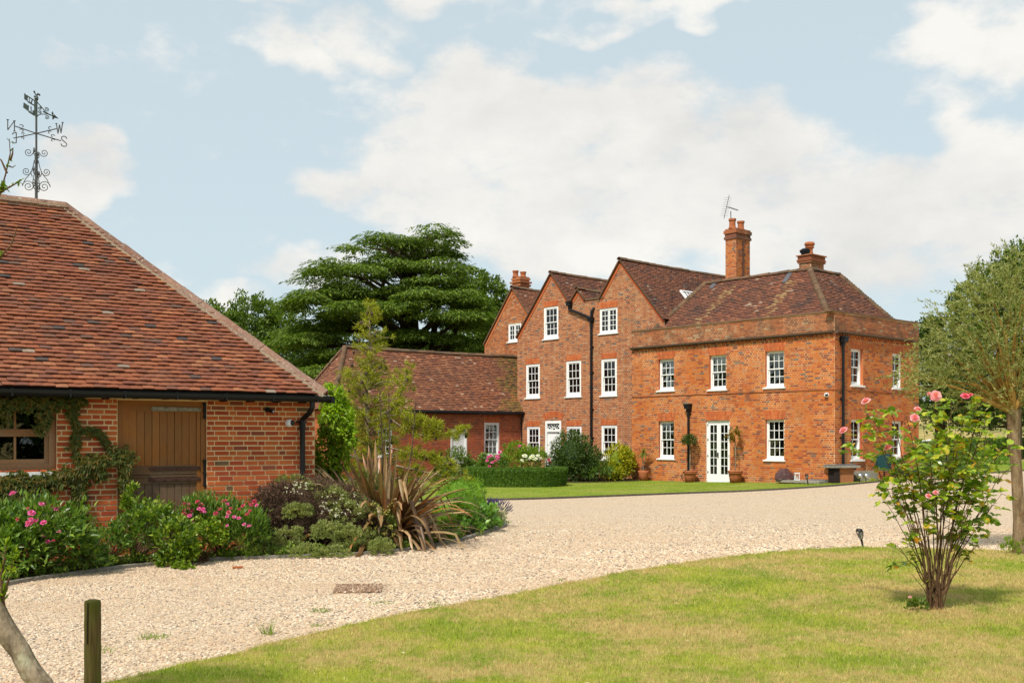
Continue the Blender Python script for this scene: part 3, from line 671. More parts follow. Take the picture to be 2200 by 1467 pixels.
# ================================================================== GROUND
def gp(px, py, z=0.): d = (EYE-z)*FPX/(py-HY); return ((px-CX)/FPX*d, d)
def resample(pts, n):
    pts = np.array(pts, float); s = np.r_[0, np.cumsum(np.linalg.norm(np.diff(pts, axis=0), axis=1))]; t = np.linspace(0, s[-1], n)
    # smooth curve through the measured points
    k = np.stack([np.interp(t, s, pts[:, i]) for i in range(2)], 1)
    for _ in range(3): k[1:-1] = .25*k[:-2]+.5*k[1:-1]+.25*k[2:]
    return k
def ruled(c1, c2, m, z, name, mat, **kw):
    n = len(c1); t = np.linspace(0, 1, m)[:, None, None]; Q = c1[None]*(1-t)+c2[None]*t; Z = gz(Q[..., 0], Q[..., 1])+z
    V = np.concatenate([Q, Z[..., None]], 2).reshape(-1, 3); i, j = np.meshgrid(np.arange(m-1), np.arange(n-1), indexing='ij'); a = (i*n+j).ravel()
    return G().add(V, np.stack([a, a+1, a+n+1, a+n], 1)).build(name, mat, **kw)
# base sheet to the horizon
xs = np.r_[np.linspace(-900, -60, 12), np.linspace(-50, 60, 56), np.linspace(70, 900, 12)]; ys = np.r_[np.linspace(-300, -10, 6), np.linspace(-5, 130, 68), np.linspace(150, 1500, 12)]
X, Y = np.meshgrid(xs, ys); Z = gz(X, Y)-.012; n = len(xs); i, j = np.meshgrid(np.arange(len(ys)-1), np.arange(n-1), indexing='ij'); a = (i*n+j).ravel()
G().add(np.stack([X, Y, Z], 2).reshape(-1, 3), np.stack([a, a+1, a+n+1, a+n], 1)).build('ground', M['meadow'], kind='structure')

NEAR = resample([(-6.5, 2.0), (-4.2, 5.5), gp(260, 1467), gp(560, 1390), gp(850, 1322), gp(1100, 1282), gp(1300, 1238), gp(1500, 1205), gp(1700, 1183), gp(1850, 1176), gp(1960, 1179), gp(2200, 1187), (10.5, 15.2), (16, 15.5), (26, 17)], 90)
NEAR[4:80] += np.random.default_rng(2).normal(0, .022, (76, 2))
BED = [gp(-160, 1290), gp(60, 1248), gp(250, 1222), gp(420, 1205), gp(560, 1200), gp(800, 1191), gp(900, 1179), gp(985, 1163), gp(1085, 1131), gp(1078, 1112), gp(1035, 1095), gp(990, 1088)]
FARL = [gp(1010, 1076), gp(1150, 1073), gp(1300, 1067.5), gp(1500, 1060), gp(1650, 1053, .07), gp(1800, 1044.5, .15), gp(1972, 1027, .30), gp(2200, 1012, .48), (24, 41), (34, 44)]
FAR = resample([(-12, 10.0)]+BED+[(-2.6, 27.6)]+FARL, 160)
ruled(resample(NEAR, 160), FAR, 70, 0., 'gravel_drive', M['gravel'], kind='structure')
back = resample([(-9, -6), (0, -7), (10, -6), (26, -2)], 90)
ruled(NEAR, back, 40, .018, 'near_lawn', M['lawn_near'], kind='structure')
fl = resample([(-4.5, 27.0), (-2.6, 27.9)]+FARL, 90); hl = resample([(-12, 48), (-4, 50), (4.6, 41.9), (9, 37), (10.9, 34.6), (15.4, 38.6), (24, 48), (34, 56)], 90)
ruled(fl, hl, 30, .022, 'far_lawn', M['lawn_far'], kind='structure')
def edging(c, w, z0, z1, name, mat):
    g = G(); c = np.array(c); t = np.gradient(c, axis=0); nn = np.stack([-t[:, 1], t[:, 0]], 1); nn /= np.linalg.norm(nn, axis=1)[:, None]
    z = gz(c[:, 0], c[:, 1]); A_, B_ = c-nn*w/2, c+nn*w/2
    V = np.concatenate([np.c_[A_, z+z0], np.c_[A_, z+z1], np.c_[B_, z+z1], np.c_[B_, z+z0]]); n = len(c); k = np.arange(n-1)
    for a, b in ((0, 1), (1, 2), (2, 3)): g.add(V, np.stack([a*n+k, a*n+k+1, b*n+k+1, b*n+k], 1))
    return g
o = edging(fl, .03, -.02, .055, '', None).build('lawn_edging', M['board'], kind='structure')
kerbc = resample(BED, 90); o = edging(kerbc, .09, -.03, .045, '', None).build('bed_kerb', M['kerb'], kind='structure')
# soil of the planted bed in front of the barn
inner = resample([(-9.5, 12.1), (-6.8, 13.97), (-3.1, 16.55), (-3.6, 19.5), (-3.4, 22), (-2.6, 23.5)], 90)
ruled(kerbc, inner, 8, .02, 'bed_soil', M['soil'], kind='structure')
ruled(resample([(-7.4, 41.6), (-2.5, 40.6), (.3, 41.0), (1.7, 38.6), (3.6, 39.3), (4.9, 40.4)], 40), resample([(-7.2, 42.2), (-3, 45.3), (.4, 47.6), (2, 46.3), (4.1, 44.2), (5.2, 42.8)], 40), 6, .03, 'border_soil', M['soil'], kind='structure')

# ================================================================== MAIN HOUSE
U = np.array((-.664, .747)); U /= np.linalg.norm(U); Vd = np.array((-U[1]*-1, -U[0])); Vd = np.array((U[1], -U[0]))
F1 = Fr((4.775, 41.7, 0), -U); L1 = 9.02; C = np.array(F1.p(L1, 0)[:2]); F2 = Fr((*C, 0), Vd); L2 = 5.74
house = thing('country_house', 'large red brick country house with three gables, tiled roofs and white sash windows', 'house', (6.5, 42, 0))
def wall(parent, f, poly, holes, bm, mm, name='wall', rev=.12, d=0., back=True, **kw):
    g = G(); slab(g, f, poly, holes, d)
    for h in holes: reveal(g, f, h, rev, 1)
    g.build(name, [mm, bm], parent)
H1 = {k: F1.hole(*v) for k, v in dict(UL=(1414.5, 1448, 771, 838.5), UM=(1523.6, 1559.7, 761.8, 836.5), UR=(1643.9, 1684.3, 753, 831.5), LL=(1414.8, 1448, 904.3, 984.5), LR=(1644.2, 1684.5, 900.5, 987.5), D=(1516.5, 1567.7, 901.8, 1037.5)).items()}
H2 = {k: F2.hole(*v) for k, v in dict(UL=(1828.8, 1854, 749.5, 828), UR=(1917.4, 1940.5, 759, 834), LL=(1828.8, 1853, 900.5, 987.5), LR=(1916.5, 1940.7, 904, 983.5)).items()}
hl1, hl2 = list(H1.values()), list(H2.values()); ZB, ZC, ZP = -.1, 5.03, 5.95
wall(house, F1, [(0, ZB), (L1, ZB), (L1, ZP), (0, ZP)], hl1, M['brick_rubbed'], M['mortar_house'])
wall(house, F2, [(0, ZB), (L2, ZB), (L2, ZP), (0, ZP)], hl2, M['brick_rubbed'], M['mortar_house'])
VENT1 = [F1.hole(1574.6, 1584.6, 743.5, 750.4), F1.hole(1602, 1611, 886.6, 894)]; VENT2 = [F2.hole(1882, 1886.5, 737, 744.5), F2.hole(1893.5, 1898, 738.5, 745.5)]
b1 = bricks(F1, [(.0, 0), (L1, 0), (L1, ZC), (.0, ZC)], hl1+VENT1, 0, .075, .225, 'SHSSH', seed=3, joint=.014); b2 = bricks(F2, [(0, .1), (L2, .1), (L2, ZC), (0, ZC)], hl2+VENT2, 0, .075, .225, 'SSH', seed=4, joint=.014)
pieces('brick', 'brickwork', house, BV, BF, b1+b2, [M['brick_house']])
p1 = bricks(F1, [(0, 5.27), (L1, 5.27), (L1, 5.90), (0, 5.90)], (), 5.27, .075, .225, 'SHS', seed=5); p2 = bricks(F2, [(0, 5.27), (L2, 5.27), (L2, 5.90), (0, 5.90)], (), 5.27, .075, .225, 'SSH', seed=6)
g = G(); g.mats(BV, BF, p1, 0); g.mats(BV, BF, p2, 0)
for f, L in ((F1, L1), (F2, L2)):                                    # dentils under the cornice
    dn = []
    for row, (zz, w, dd) in enumerate(((5.05, .105, .03), (5.125, .105, .05))):
        for k in range(int(L/.17)): dn.append(f.mat() @ trs((.06+k*.17+(row*.085), zz+.032, 0), (w, .066, dd)))
    g.mats(BV, BF, dn, 1)
g.build('parapet_brickwork', [M['brick_dark'], M['brick_house']], house, kind='stuff')
g = G()
for f, L, e0, e1 in ((F1, L1, .0, .14), (F2, L2, .0, .08)):
    g.box(f, -e0, L+(.0 if f is F1 else .0), 5.175, 5.215, -.02, .10); g.box(f, -.0, L, 5.2155, 5.275, -.02, .15)
g.build('cornice', M['ridge_dark'], house)
g = G(); g.box(F1, -.02, L1+.035, 5.90, 5.955, -.26, .035); g.box(F2, -.26, L2+.03, 5.901, 5.956, -.26, .034); g.build('parapet_coping', M['ridge_dark'], house)
g = G(); g.box(F1, .0, L1, 3.30, 3.335, -.01, .030); g.box(F2, 0., L2, 3.30, 3.335, -.01, .030); g.build('string_course', M['brick_dark'], house)
g = G()
for f, vs in ((F1, VENT1), (F2, VENT2)):
    for v_ in vs: g.box(f, v_[0], v_[1], v_[2], v_[3], -.03, .004)
g.build('air_bricks', M['brick_dark'], house)
# hidden sides of the block, carried round plainly
def pt(w, k, z): q = C+U*w+Vd*k; return (q[0], q[1], z)
g = G(); g.add([pt(9.0, 0, ZB), pt(9.0, 5.74, ZB), pt(9.0, 5.74, 5.9), pt(9.0, 0, 5.9)], [(0, 1, 2, 3)]); g.add([pt(9.0, 5.74, ZB), pt(0, 5.74, ZB), pt(0, 5.74, 5.9), pt(9.0, 5.74, 5.9)], [(0, 1, 2, 3)])
g.add([pt(.2, .2, 5.6), pt(8.8, .2, 5.6), pt(8.8, 5.5, 5.6), pt(.2, 5.5, 5.6)], [(0, 1, 2, 3)]); g.build('rear_wall', M['brick_house'], house)

kw = dict(rows=4, cols=3)
window(house, F1, H1['UL'], **kw, cc=M['blue_curtain'], curt=(0, .2)); window(house, F1, H1['UM'], **kw, blind=.42, curt=(.3, 0)); window(house, F1, H1['UR'], **kw, blind=.2)
window(house, F1, H1['LL'], **kw, curt=(.3, 0)); window(house, F1, H1['LR'], **kw, curt=(.22, 0))
window(house, F2, H2['UL'], rows=4, cols=2, curt=(.25, .25)); window(house, F2, H2['UR'], rows=4, cols=2, curt=(.3, .3)); window(house, F2, H2['LL'], rows=4, cols=2, curt=(.25, .3)); window(house, F2, H2['LR'], rows=4, cols=2, curt=(.3, 0))
for k in ('UL', 'UM', 'UR', 'LL', 'LR'): h = H1[k]; arch(house, F1, h[0], h[1], h[3], .29, .10)
h = H1['D']; arch(house, F1, h[0], h[1], h[3], .32, .14)
for h in hl2: arch(house, F2, h[0], h[1], h[3], .28, .08)

def glazed_door(f, h):
    a0, a1, z0, z1 = h; g = G(); D = -.04; rect_frame(g, f, a0, a1, z0, z1, .06, D-.1, D, 0, .03, .08)
    d = g.build('french_door', M['white_paint'], house, label='white glazed double door, twelve panes in each narrow leaf'); am = (a0+a1)/2
    for l, r in ((a0+.06, am-.002), (am+.002, a1-.06)):
        g = G(); s = .085; rect_frame(g, f, l, r, z0+.03, z1-.08, s, D-.075, D-.03, 0, .30, .11); lf = g.build('door_leaf', M['white_paint'], house if False else d)
        il, ir, b, t = l+s, r-s, z0+.33, z1-.19; bars = G(); bars.box(f, (il+ir)/2-.011, (il+ir)/2+.011, b, t, D-.065, D-.04)
        for j in range(1, 6): y = b+(t-b)*j/6; bars.box(f, il, ir, y-.011, y+.011, D-.064, D-.041)
        bars.build('glazing_bars', M['white_paint'], d)
        for i in range(2):
            for j in range(6): G().box(f, il+(ir-il)*i/2+.004, il+(ir-il)*(i+1)/2-.004, b+(t-b)*j/6+.004, b+(t-b)*(j+1)/6-.004, D-.055, D-.05).build('pane', M['glass'], d)
    G().box(f, am-.035, am-.01, z0+.95, z0+1.12, D-.03, D+.03).build('door_handle', M['black_iron'], d)
    g = G()
    for z in (z0+.35, z0+.95, z0+1.55, z0+2.1):
        for x in (a0+.052, a1-.062): g.box(f, x, x+.012, z, z+.09, D-.02, D+.012)
    g.build('hinges', M['black_iron'], d)
    rm = G(); rm.add([f.p(a0-.3, z0, -1.4), f.p(a1+.3, z0, -1.4), f.p(a1+.3, z1+.2, -1.4), f.p(a0-.3, z1+.2, -1.4)], [(0, 1, 2, 3)])
    for (p, q) in (((a0-.3, z0), (a0-.3, z1+.2)), ((a1+.3, z0), (a1+.3, z1+.2)), ((a0-.3, z0), (a1+.3, z0)), ((a0-.3, z1+.2), (a1+.3, z1+.2))): rm.add([f.p(*p, -.15), f.p(*q, -.15), f.p(*q, -1.4), f.p(*p, -1.4)], [(0, 1, 2, 3)])
    rm.build('dark_recess', M['unlit'], d); cloth(f, a0+.06, a0+.28, z0+.02, z1-.05, -.25, M['curtain'], 'curtain', d)  # near-black box gives the unlit interior by its colour
glazed_door(F1, H1['D'])
a0, a1, z0, z1 = H1['D']; G().box(F1, a0-.1, a1+.1, -.02, z0, -.02, .32).build('door_step', M['stone'], house)

# ---- roof of the block
R45 = math.pi/4
SF = slope(pt(8.6, .38, 5.66), None, -Vd, R45); PF = [(0, 0), (8.22, 0), (6.01, 3.125), (1.22, 3.125)]
SS = slope(pt(.38, .38, 5.66), None, -U, R45); PS = [(0, 0), (4.95, 0), (4.17, 3.125), (2.21, 3.125)]
g = G(); slab(g, SF, PF); slab(g, SS, PS)
for q in ([(7.38, 2.59, 7.87), (8.6, .38, 5.66), (8.6, 5.3, 5.66)], [(7.38, 2.59, 7.87), (8.6, 5.3, 5.66), (.38, 5.3, 5.66), (2.59, 4.55, 7.87), (2.59, 2.59, 7.87)]): g.poly([pt(*p) for p in q])
g.build('roof', M['underlay'], house, label='dark weathered hipped tile roof behind the parapet')
t1 = tiles(SF, PF, .10, .165, 1, .8); t2 = tiles(SS, PS, .10, .165, 2, .8)
def streak(ms, f):
    out = []
    for m in ms:
        l = np.array(m)[:3, 3]-f.o; a, r = l@f.A, l@f.R; w = 8.6-a
        s = any(abs(a-(x0-r*sl)) < .20+.05*math.sin(r*9) and r < top for x0, sl, top in ((2.05, -.28, 2.75), (5.32, -.10, 2.5)))
        out.append(1 if s else 0)
    return out
pieces('roof_tile', 'roof_tiles', house, TV_, TF_, t1+t2, [M['tile_house'], M['tile_lichen']], streak(t1, SF)+[0]*len(t2), singles=0)
g = G(); g.mats(RV, RF, ridge_line(pt(7.38, 2.59, 7.90), pt(2.59, 2.59, 7.90), .45, .11, 1)+ridge_line(pt(2.59, 2.59, 7.90), pt(2.59, 4.55, 7.90), .45, .11, 2))
g.mats(RV, RF, ridge_line(pt(.38, .38, 5.72), pt(2.59, 2.59, 7.92), .125, .105, 3, .25, .05, .16)+ridge_line(pt(.38, 5.28, 5.72), pt(2.59, 4.55, 7.92), .12, .12, 4, .25, .05, .16)+ridge_line(pt(8.6, .38, 5.72), pt(7.38, 2.59, 7.92), .12, .12, 5, .25, .05, .16))
g.build('ridge_tiles', M['ridge_dark'], house, kind='stuff')
g = G()
for x, r in ((1.62, 2.75), (5.12, 2.5)): g.box(SF, x, x+.20, r, 3.1, .02, .055)
g.build('lead_flashing', plain('lead', (.09, .09, .10), .5, .4), house)

# ---- the gabled range
F3 = Fr((.245, 47.97, 0), -U); L3 = 8.72
vx, vz = F3.px(1225.5, 652); mx_, mz_ = F3.px(1242.4, 623.5); q1 = F3.px(1257.7, 645); q2 = F3.px(1289, 644); AP2 = (2.27, 8.94); AP1 = (6.38, 9.0); FT = (8.72, 6.36)
POLY3 = [(0, ZB), (L3, ZB), FT, AP1, q2, q1, (mx_, mz_), (vx, vz), AP2, (0, 6.26)]
H3 = {k: F3.hole(*v) for k, v in dict(A=(1168.3, 1199.5, 658, 727.5), B=(1288.3, 1326.5, 661.5, 715.5), C=(1130, 1159.4, 782, 854.5), D=(1216.3, 1248.3, 774.6, 851.5), E=(1291.6, 1325, 770.3, 849.5), F=(1132, 1160, 915.8, 986), G=(1217.3, 1249.3, 915, 985.5), H=(1292, 1325.6, 913, 986.5), DOOR=(1171.8, 1205.8, 903.7, 1016)).items()}
hl3 = list(H3.values()); wall(house, F3, POLY3, hl3, M['brick_rubbed'], M['mortar_gable'])
g = G(); g.mats(BV, BF, bricks(F3, POLY3, hl3, 0, .074, .225, 'SHSH', seed=8, joint=.013)); g.build('gable_brickwork', M['brick_gable'], house, kind='stuff')
F4 = Fr((-1.355, 51.7, 0), -U); POLY4 = [(0, ZB), (4.3, ZB), (4.3, 6.22), (2.107, 8.83), (0, 6.25)]; H4 = F4.hole(1092, 1119.5, 695, 733.5)
wall(house, F4, POLY4, [H4], M['brick_rubbed'], M['mortar_house']); g = G(); g.mats(BV, BF, bricks(F4, POLY4, [H4], 0, .074, .225, 'SH', seed=9)); g.build('far_gable_brickwork', M['brick_gable'], house, kind='stuff')
fl3 = dict(rec=.015, fw=.095, rows=4, cols=3)
window(house, F3, H3['A'], **fl3, blind=.18, curt=(.3, 0)); window(house, F3, H3['B'], rec=.015, fw=.06, rows=4, cols=2, style='casement', curt=(.3, .35))
window(house, F3, H3['C'], **fl3, curt=(.3, .2)); window(house, F3, H3['D'], **fl3, curt=(.35, .2)); window(house, F3, H3['E'], **fl3, blind=.26, curt=(.28, 0)); window(house, F3, H3['F'], **fl3, curt=(.25, 0)); window(house, F3, H3['G'], **fl3); window(house, F3, H3['H'], **fl3, blind=.2)
window(house, F4, H4, rec=.015, fw=.06, rows=3, cols=2, style='casement', blind=.15)
for k in 'ABCDEFGH': h = H3[k]; arch(house, F3, h[0], h[1], h[3], .24 if k != 'B' else .28, .02, d=.011)
h = H3['DOOR']; arch(house, F3, h[0]-.06, h[1]+.06, h[3]+.0, .26, .14, rise=.16, d=.012)
# front door with a fanlight
a0, a1, z0, z1 = h; g = G(); zt = F3.px(1189, 925)[1]; rect_frame(g, F3, a0, a1, z0, z1, .11, -.12, .015, 0, .03, .12); g.box(F3, a0+.11, a1-.11, zt-.05, zt+.05, -.12, .012)
fd = g.build('front_door', M['white_paint'], house, label='white front door under a fanlight')
g = G(); g.box(F3, a0+.11, a1-.11, z0+.03, zt-.05, -.10, -.055)
for (c0, c1) in ((.06, .40), (.50, .80)):
    for (s0, s1) in ((.18, .46), (.54, .82)):
        w_, h_ = a1-a0-.22, zt-.08-z0; g.box(F3, a0+.11+w_*s0, a0+.11+w_*s1, z0+h_*c0, z0+h_*c1, -.054, -.045)
g.build('door_leaf', M['white_paint'], fd); G().box(F3, a0+.11, a1-.11, zt+.05, z1-.12, -.07, -.062).build('pane', M['glass'], fd)
G().box(F3, a0+.05, a1-.05, zt, z1-.05, -.5, -.45).build('dark_recess', M['unlit'], fd)  # near-black panel: darkness behind the fanlight put into the colour
g = G(); cx_, rr = (a0+a1)/2, (a1-a0-.22)/2-.02
for k in range(7): t = math.pi*k/6; g.tube([F3.p(cx_+.09*math.cos(t), zt+.06+.05*math.sin(t), -.05), F3.p(cx_+rr*math.cos(t), zt+.06+(z1-zt-.2)*math.sin(t), -.05)], .014, 5)
for q in (1., .3): g.tube([F3.p(cx_+rr*q*math.cos(math.pi*k/12), zt+.06+(z1-zt-.2)*q*math.sin(math.pi*k/12), -.05) for k in range(13)], .013, 5)
g.build('fanlight_bars', M['white_paint'], fd)

def gable_roof(F, al, zl, aa, za, ar, zr, length, mat, seed, left=True, gauge=.095, zback=None):
    pr = math.atan2(za-zr, ar-aa); ln = math.hypot(za-zr, ar-aa); s = slope(F.p(ar, zr+.02, .10), None, F.A[:2], pr); g = G(); P_ = [(0, 0), (length, 0), (length, ln), (0, ln)]; slab(g, s, P_)
    pl = math.atan2(za-zl, aa-al); ll = math.hypot(za-zl, aa-al); s2 = slope(F.p(al, zl+.02, -(length-.1)), None, -F.A[:2], pl); P2 = [(0, 0), (length, 0), (length, ll), (0, ll)]; slab(g, s2, P2)
    g.add([F.p(al, zl, -(length-.1)), F.p(ar, zr, -(length-.1)), F.p(aa, za, -(length-.1))], [(0, 1, 2)])
    g.build('roof', M['underlay'], house); g = G(); g.mats(TV_, TF_, tiles(s, P_, gauge, .165, seed, .8)); g.mats(TV_, TF_, tiles(s2, P2, gauge, .165, seed+50, 1.2)) if left else None
    g.build('roof_tiles', mat, house, kind='stuff')
    g = G(); g.mats(RV, RF, ridge_line(F.p(aa, za+.06, .12), F.p(aa, za+.06, -(length-.1)), .45, .115, seed, sag=.05)); g.build('ridge_tiles', M['ridge_dark'], house, kind='stuff')
    g = G()                                                            # verge: a lip of tile and cement, orange brick below it
    for (x0, z0_, x1, z1_) in ((al, zl, aa, za), (ar, zr, aa, za)):
        t_ = np.array((x1-x0, z1_-z0_)); l_ = np.hypot(*t_); t_ /= l_; nn_ = np.array((-t_[1], t_[0])) * (1 if x0 < x1 else -1)
        for (lo, hi, d1, mi) in ((.00, .045, .10, 0), (-.13, -.002, .022, 1)):
            q = [(x0+nn_[0]*lo, z0_+nn_[1]*lo), (x1+nn_[0]*lo, z1_+nn_[1]*lo), (x1+nn_[0]*hi, z1_+nn_[1]*hi), (x0+nn_[0]*hi, z0_+nn_[1]*hi)]
            fr = [F.p(*p, d1) for p in q]; bk = [F.p(*p, -.02) for p in q]; g.add(fr+bk, [(0, 1, 2, 3), (0, 4, 5, 1), (2, 6, 7, 3), (1, 5, 6, 2), (3, 7, 4, 0)], mi)
    g.build('verge', [M['ridge_dark'], M['brick_rubbed']], house)
gable_roof(F3, *q2, *AP1, *FT, 8.5, M['tile_house'], 11)
gable_roof(F3, 0, 6.26, *AP2, vx, vz, 6.0, M['tile_house'], 13)
gable_roof(F3, vx, vz, mx_, mz_, *q1, 2.2, M['tile_house'], 15)
gable_roof(F4, 0, 6.25, 2.107, 8.83, 4.3, 6.22, 4.5, M['tile_wing'], 17)
g = G(); g.box(F3, q1[0], q2[0]+.2, q1[1]-.02, q1[1]+.05, -3., .05); g.build('parapet_coping', M['ridge_dark'], house)
# a roof light in the long slope
pr = math.atan2(AP1[1]-FT[1], FT[0]-AP1[0]); S1 = slope(F3.p(FT[0], FT[1]+.02, .10), None, F3.A[:2], pr)
g = G(); rect_frame(g, S1, 2.55, 3.45, 1.15, 1.95, .06, .02, .10); rl = g.build('roof_light', M['white_paint'], house); G().box(S1, 2.61, 3.39, 1.21, 1.89, .05, .06).build('pane', M['white_plastic'], rl)
[G().box(S1, x, x+.02, 1.2, 1.9, .055, .085).build('glazing_bar', M['black_iron'], rl) for x in (2.8, 3.0, 3.2)]

# ---- chimneys
def chimney(cx, cy, lu, lv, z0, z1, bands, mat, label, pots=(), seed=1, cap=None):
    o = np.array((cx, cy)); fr = Fr((*o, 0), Vd); fl = Fr((*(o+U*lu), 0), -U); g = G(); g.box(fr, 0, lv, z0, z1, -lu, 0)
    ch = g.build('chimney', M['mortar_gable'], house, label=label); g = G()
    g.mats(BV, BF, bricks(fr, [(0, z0), (lv, z0), (lv, z1), (0, z1)], (), z0, .075, .225, 'SH', seed=seed)); g.mats(BV, BF, bricks(fl, [(0, z0), (lu, z0), (lu, z1), (0, z1)], (), z0, .075, .225, 'SH', seed=seed+1)); g.build('brickwork', mat, ch, kind='stuff')
    g = G(); 
    for zb_, zt_, e in bands:
        fb = Fr((*(o-Vd*e-U*e), 0), Vd)
        g.box(fb, 0, lv+2*e, zb_+.006, zt_-.006, -(lu+2*e), 0)
    g.build('corbelled_cap', M['brick_dark'], ch)
    for (s, t, r, h, kind) in pots:
        c = o+Vd*lv*s+U*lu*t; g = G()
        if kind == 'pot': prof = [(0, 0), (r*1.12, 0), (r*1.1, .06), (r*.92, .09), (r*.88, h-.1), (r*1.08, h-.08), (r*1.08, h), (r*.8, h), (r*.78, h-.3)]
        elif kind == 'ball': prof = [(0, 0), (r*.9, 0), (r*.72, h*.35), (r*.75, h*.5), (r*1.02, h*.55), (r*1.05, h*.62), (r*.8, h*.65), (r*1.15, h*.75), (r*1.2, h*.84), (r*.95, h*.95), (0, h)]
        else: prof = [(0, 0), (r*.9, 0), (r*.9, h*.3), (r*1.15, h*.34), (r*1.2, h*.6), (r*1.0, h*.66), (r*1.25, h*.7), (r*.6, h), (0, h)]
        g.lathe((c[0], c[1], bands[-1][1] if False else z1+.0), prof, 14); g.build('chimney_pot', M['black_iron'] if kind == 'cowl' else M['terracotta'], ch, smooth=False)
    return ch
z = lambda py, d: EYE+(HY-py)*d/FPX
chimney(9.41, 44.0, .54, .98, 6.6, z(489, 44), [(z(512, 44), z(506, 44), .05), (z(506, 44), z(500, 44), .02), (z(500, 44), z(492.5, 44), .06), (z(492.5, 44), z(489, 44), .02)], M['brick_house'], 'tall brick chimney stack with two pots', [(.12, .5, .15, .42, 'pot'), (.72, .5, .15, .40, 'pot')], 21)
fr_ = Fr((9.41, 44.0, 0), Vd); g = G(); g.tube([fr_.p(.46, 7.2, .03), fr_.p(.46, z(516, 44), .03)], .035, 6); g.build('flue_cable', M['rust'], house)
chimney(11.56, 40.5, .53, .90, 7.2, z(545, 40.5), [(z(580, 40.5), z(578, 40.5), .03), (z(563, 40.5), z(559, 40.5), .05), (z(559, 40.5), z(555, 40.5), .07), (z(555, 40.5), z(548, 40.5), .04), (z(548, 40.5), z(545, 40.5), .09)], M['brick_dark'], 'short square chimney stack above the hipped roof', [(.05, .55, .17, .24, 'cowl'), (.45, .6, .17, .56, 'ball')], 23)
chimney((1118-CX)/FPX*53.5, 53.5, .62, .62, 7.6, z(590, 53), [(z(611, 53), z(606, 53), .06), (z(604, 53), z(600, 53), .10), (z(597, 53), z(592, 53), .04), (z(592, 53), z(589.5, 53), .0)], M['brick_house'], 'squat corbelled chimney stack behind the left gable', [(.14, .75, .15, .34, 'pot'), (.72, .45, .15, .30, 'pot')], 25)

# ---- rainwater pipes
def hopper(g, f, a, z_, w=.13, h=.30, d=.02):
    w *= .8
    for (b, t, k) in ((0, .35, .6), (.35, .75, 1.), (.75, 1, 1.15)): g.box(f, a-w*k, a+w*k, z_+h*b, z_+h*t-.003, d, d+.20*k)
def pipe(f, pts, r=.045, hop=(), name='drainpipe', parent=None, brackets=()):
    g = G(); g.tube([f.p(a, z_, d) for a, z_, d in pts], r, 8)
    for h in hop: hopper(g, f, *h)
    for a, z_ in brackets: g.tube([f.p(a, z_-.03, .07), f.p(a, z_+.03, .07)], r*1.35, 8); g.box(f, a-.09, a+.09, z_-.012, z_+.012, .0, .03)
    return g.build(name, M['black_iron'], parent or house)
a_, z_ = F2.px(1806.5, 743); _, zb = F2.px(1806.5, 1006); pipe(F2, [(a_, z_, .09), (a_, zb+.08, .09), (a_+.03, zb, .09), (a_+.75, zb-.02, .09)], .05, [(a_, z_, .14, .32)], brackets=[(a_, F2.px(1806, 857)[1]), (a_, 1.7)])
a_, z_ = F1.px(1482, 884); pipe(F1, [(a_, z_, .09), (a_, .35, .09)], .042, [(a_, z_-.02, .14, .32)], brackets=[(a_, z_-.1)])
a_, zt_ = F3.px(1273.5, 692); zb = F3.px(1273.5, 965)[1]; h1 = F3.px(1227, 664)
pipe(F3, [(a_, zt_, .10), (a_, zb, .10)], .052, [(a_, zt_-.05, .13, .24)], brackets=[(a_, F3.px(1273, y)[1]) for y in (745, 800, 880, 940)])
pipe(F3, [(h1[0], h1[1]+.1, .10), (h1[0], h1[1]-.02, .10), (a_-.1, zt_+.2, .10), (a_, zt_+.1, .10)], .055, [(h1[0], h1[1]+.02, .13, .30)])
pipe(F3, [(a_, zt_+.15, .10), (a_+.03, F3.px(1275, 668)[1], .10), (a_+.1, F3.px(1277, 661)[1], .02)], .055)
# satellite dish and aerial
g = G(); dc = Vector(F3.p(q2[0]+.02, q2[1]+.55, -2.3))
for k in range(4): pass
prof = [(0, 0), (.22, .015), (.42, .06), (.58, .13)]; V = [];
for r_, h_ in prof:
    for k in range(20): t = 2*math.pi*k/20; V.append(tuple(dc+Vector((r_*math.cos(t), -.25-h_*-1, r_*math.sin(t)))))
g.add(V, [(i*20+k, i*20+(k+1) % 20, (i+1)*20+(k+1) % 20, (i+1)*20+k) for i in range(3) for k in range(20)]); g.tube([dc+Vector((0, -.2, 0)), dc+Vector((0, .1, -.8))], .03)
g.build('satellite_dish', M['black_iron'], None, True, label='round black satellite dish in the valley between the gables', cat='satellite dish')
ae = thing('tv_aerial', 'thin metal television aerial on the tall brick chimney stack', 'aerial', (9.45, 44.3, z(489, 44)))
g = G(); m0 = Vector((*((np.array((9.41, 44.0))+Vd*.05+U*.3)), z(489, 44)+.3)); m1 = Vector(P(1570, 44.2, py=454)); g.tube([m0, m1], .022, 6); g.build('mast', M['grey_metal'], ae)
g = G(); b0, b1 = Vector(P(1561, 44.3, py=444.5)), Vector(P(1585, 43.6, py=452.5)); g.tube([b0, b1], .018, 5); ax = (b1-b0).normalized(); sd_ = ax.cross(Vector((0, 0, 1))).normalized(); upv = sd_.cross(ax)
for k in range(9): c = b0.lerp(b1, .12+.1*k); g.tube([c-sd_*.10+upv*.02, c+sd_*.10+upv*.02], .007, 4)
g.build('boom', M['grey_metal'], ae)
g = G(); 
for k in range(9): y = .62-.155*k; c = b0+upv*y*.6; g.tube([c-sd_*.24-ax*.1, c+sd_*.24+ax*.05], .006, 4)
g.tube([b0-upv*.5, b0+upv*.5], .014, 5); g.build('reflector', M['grey_metal'], ae)

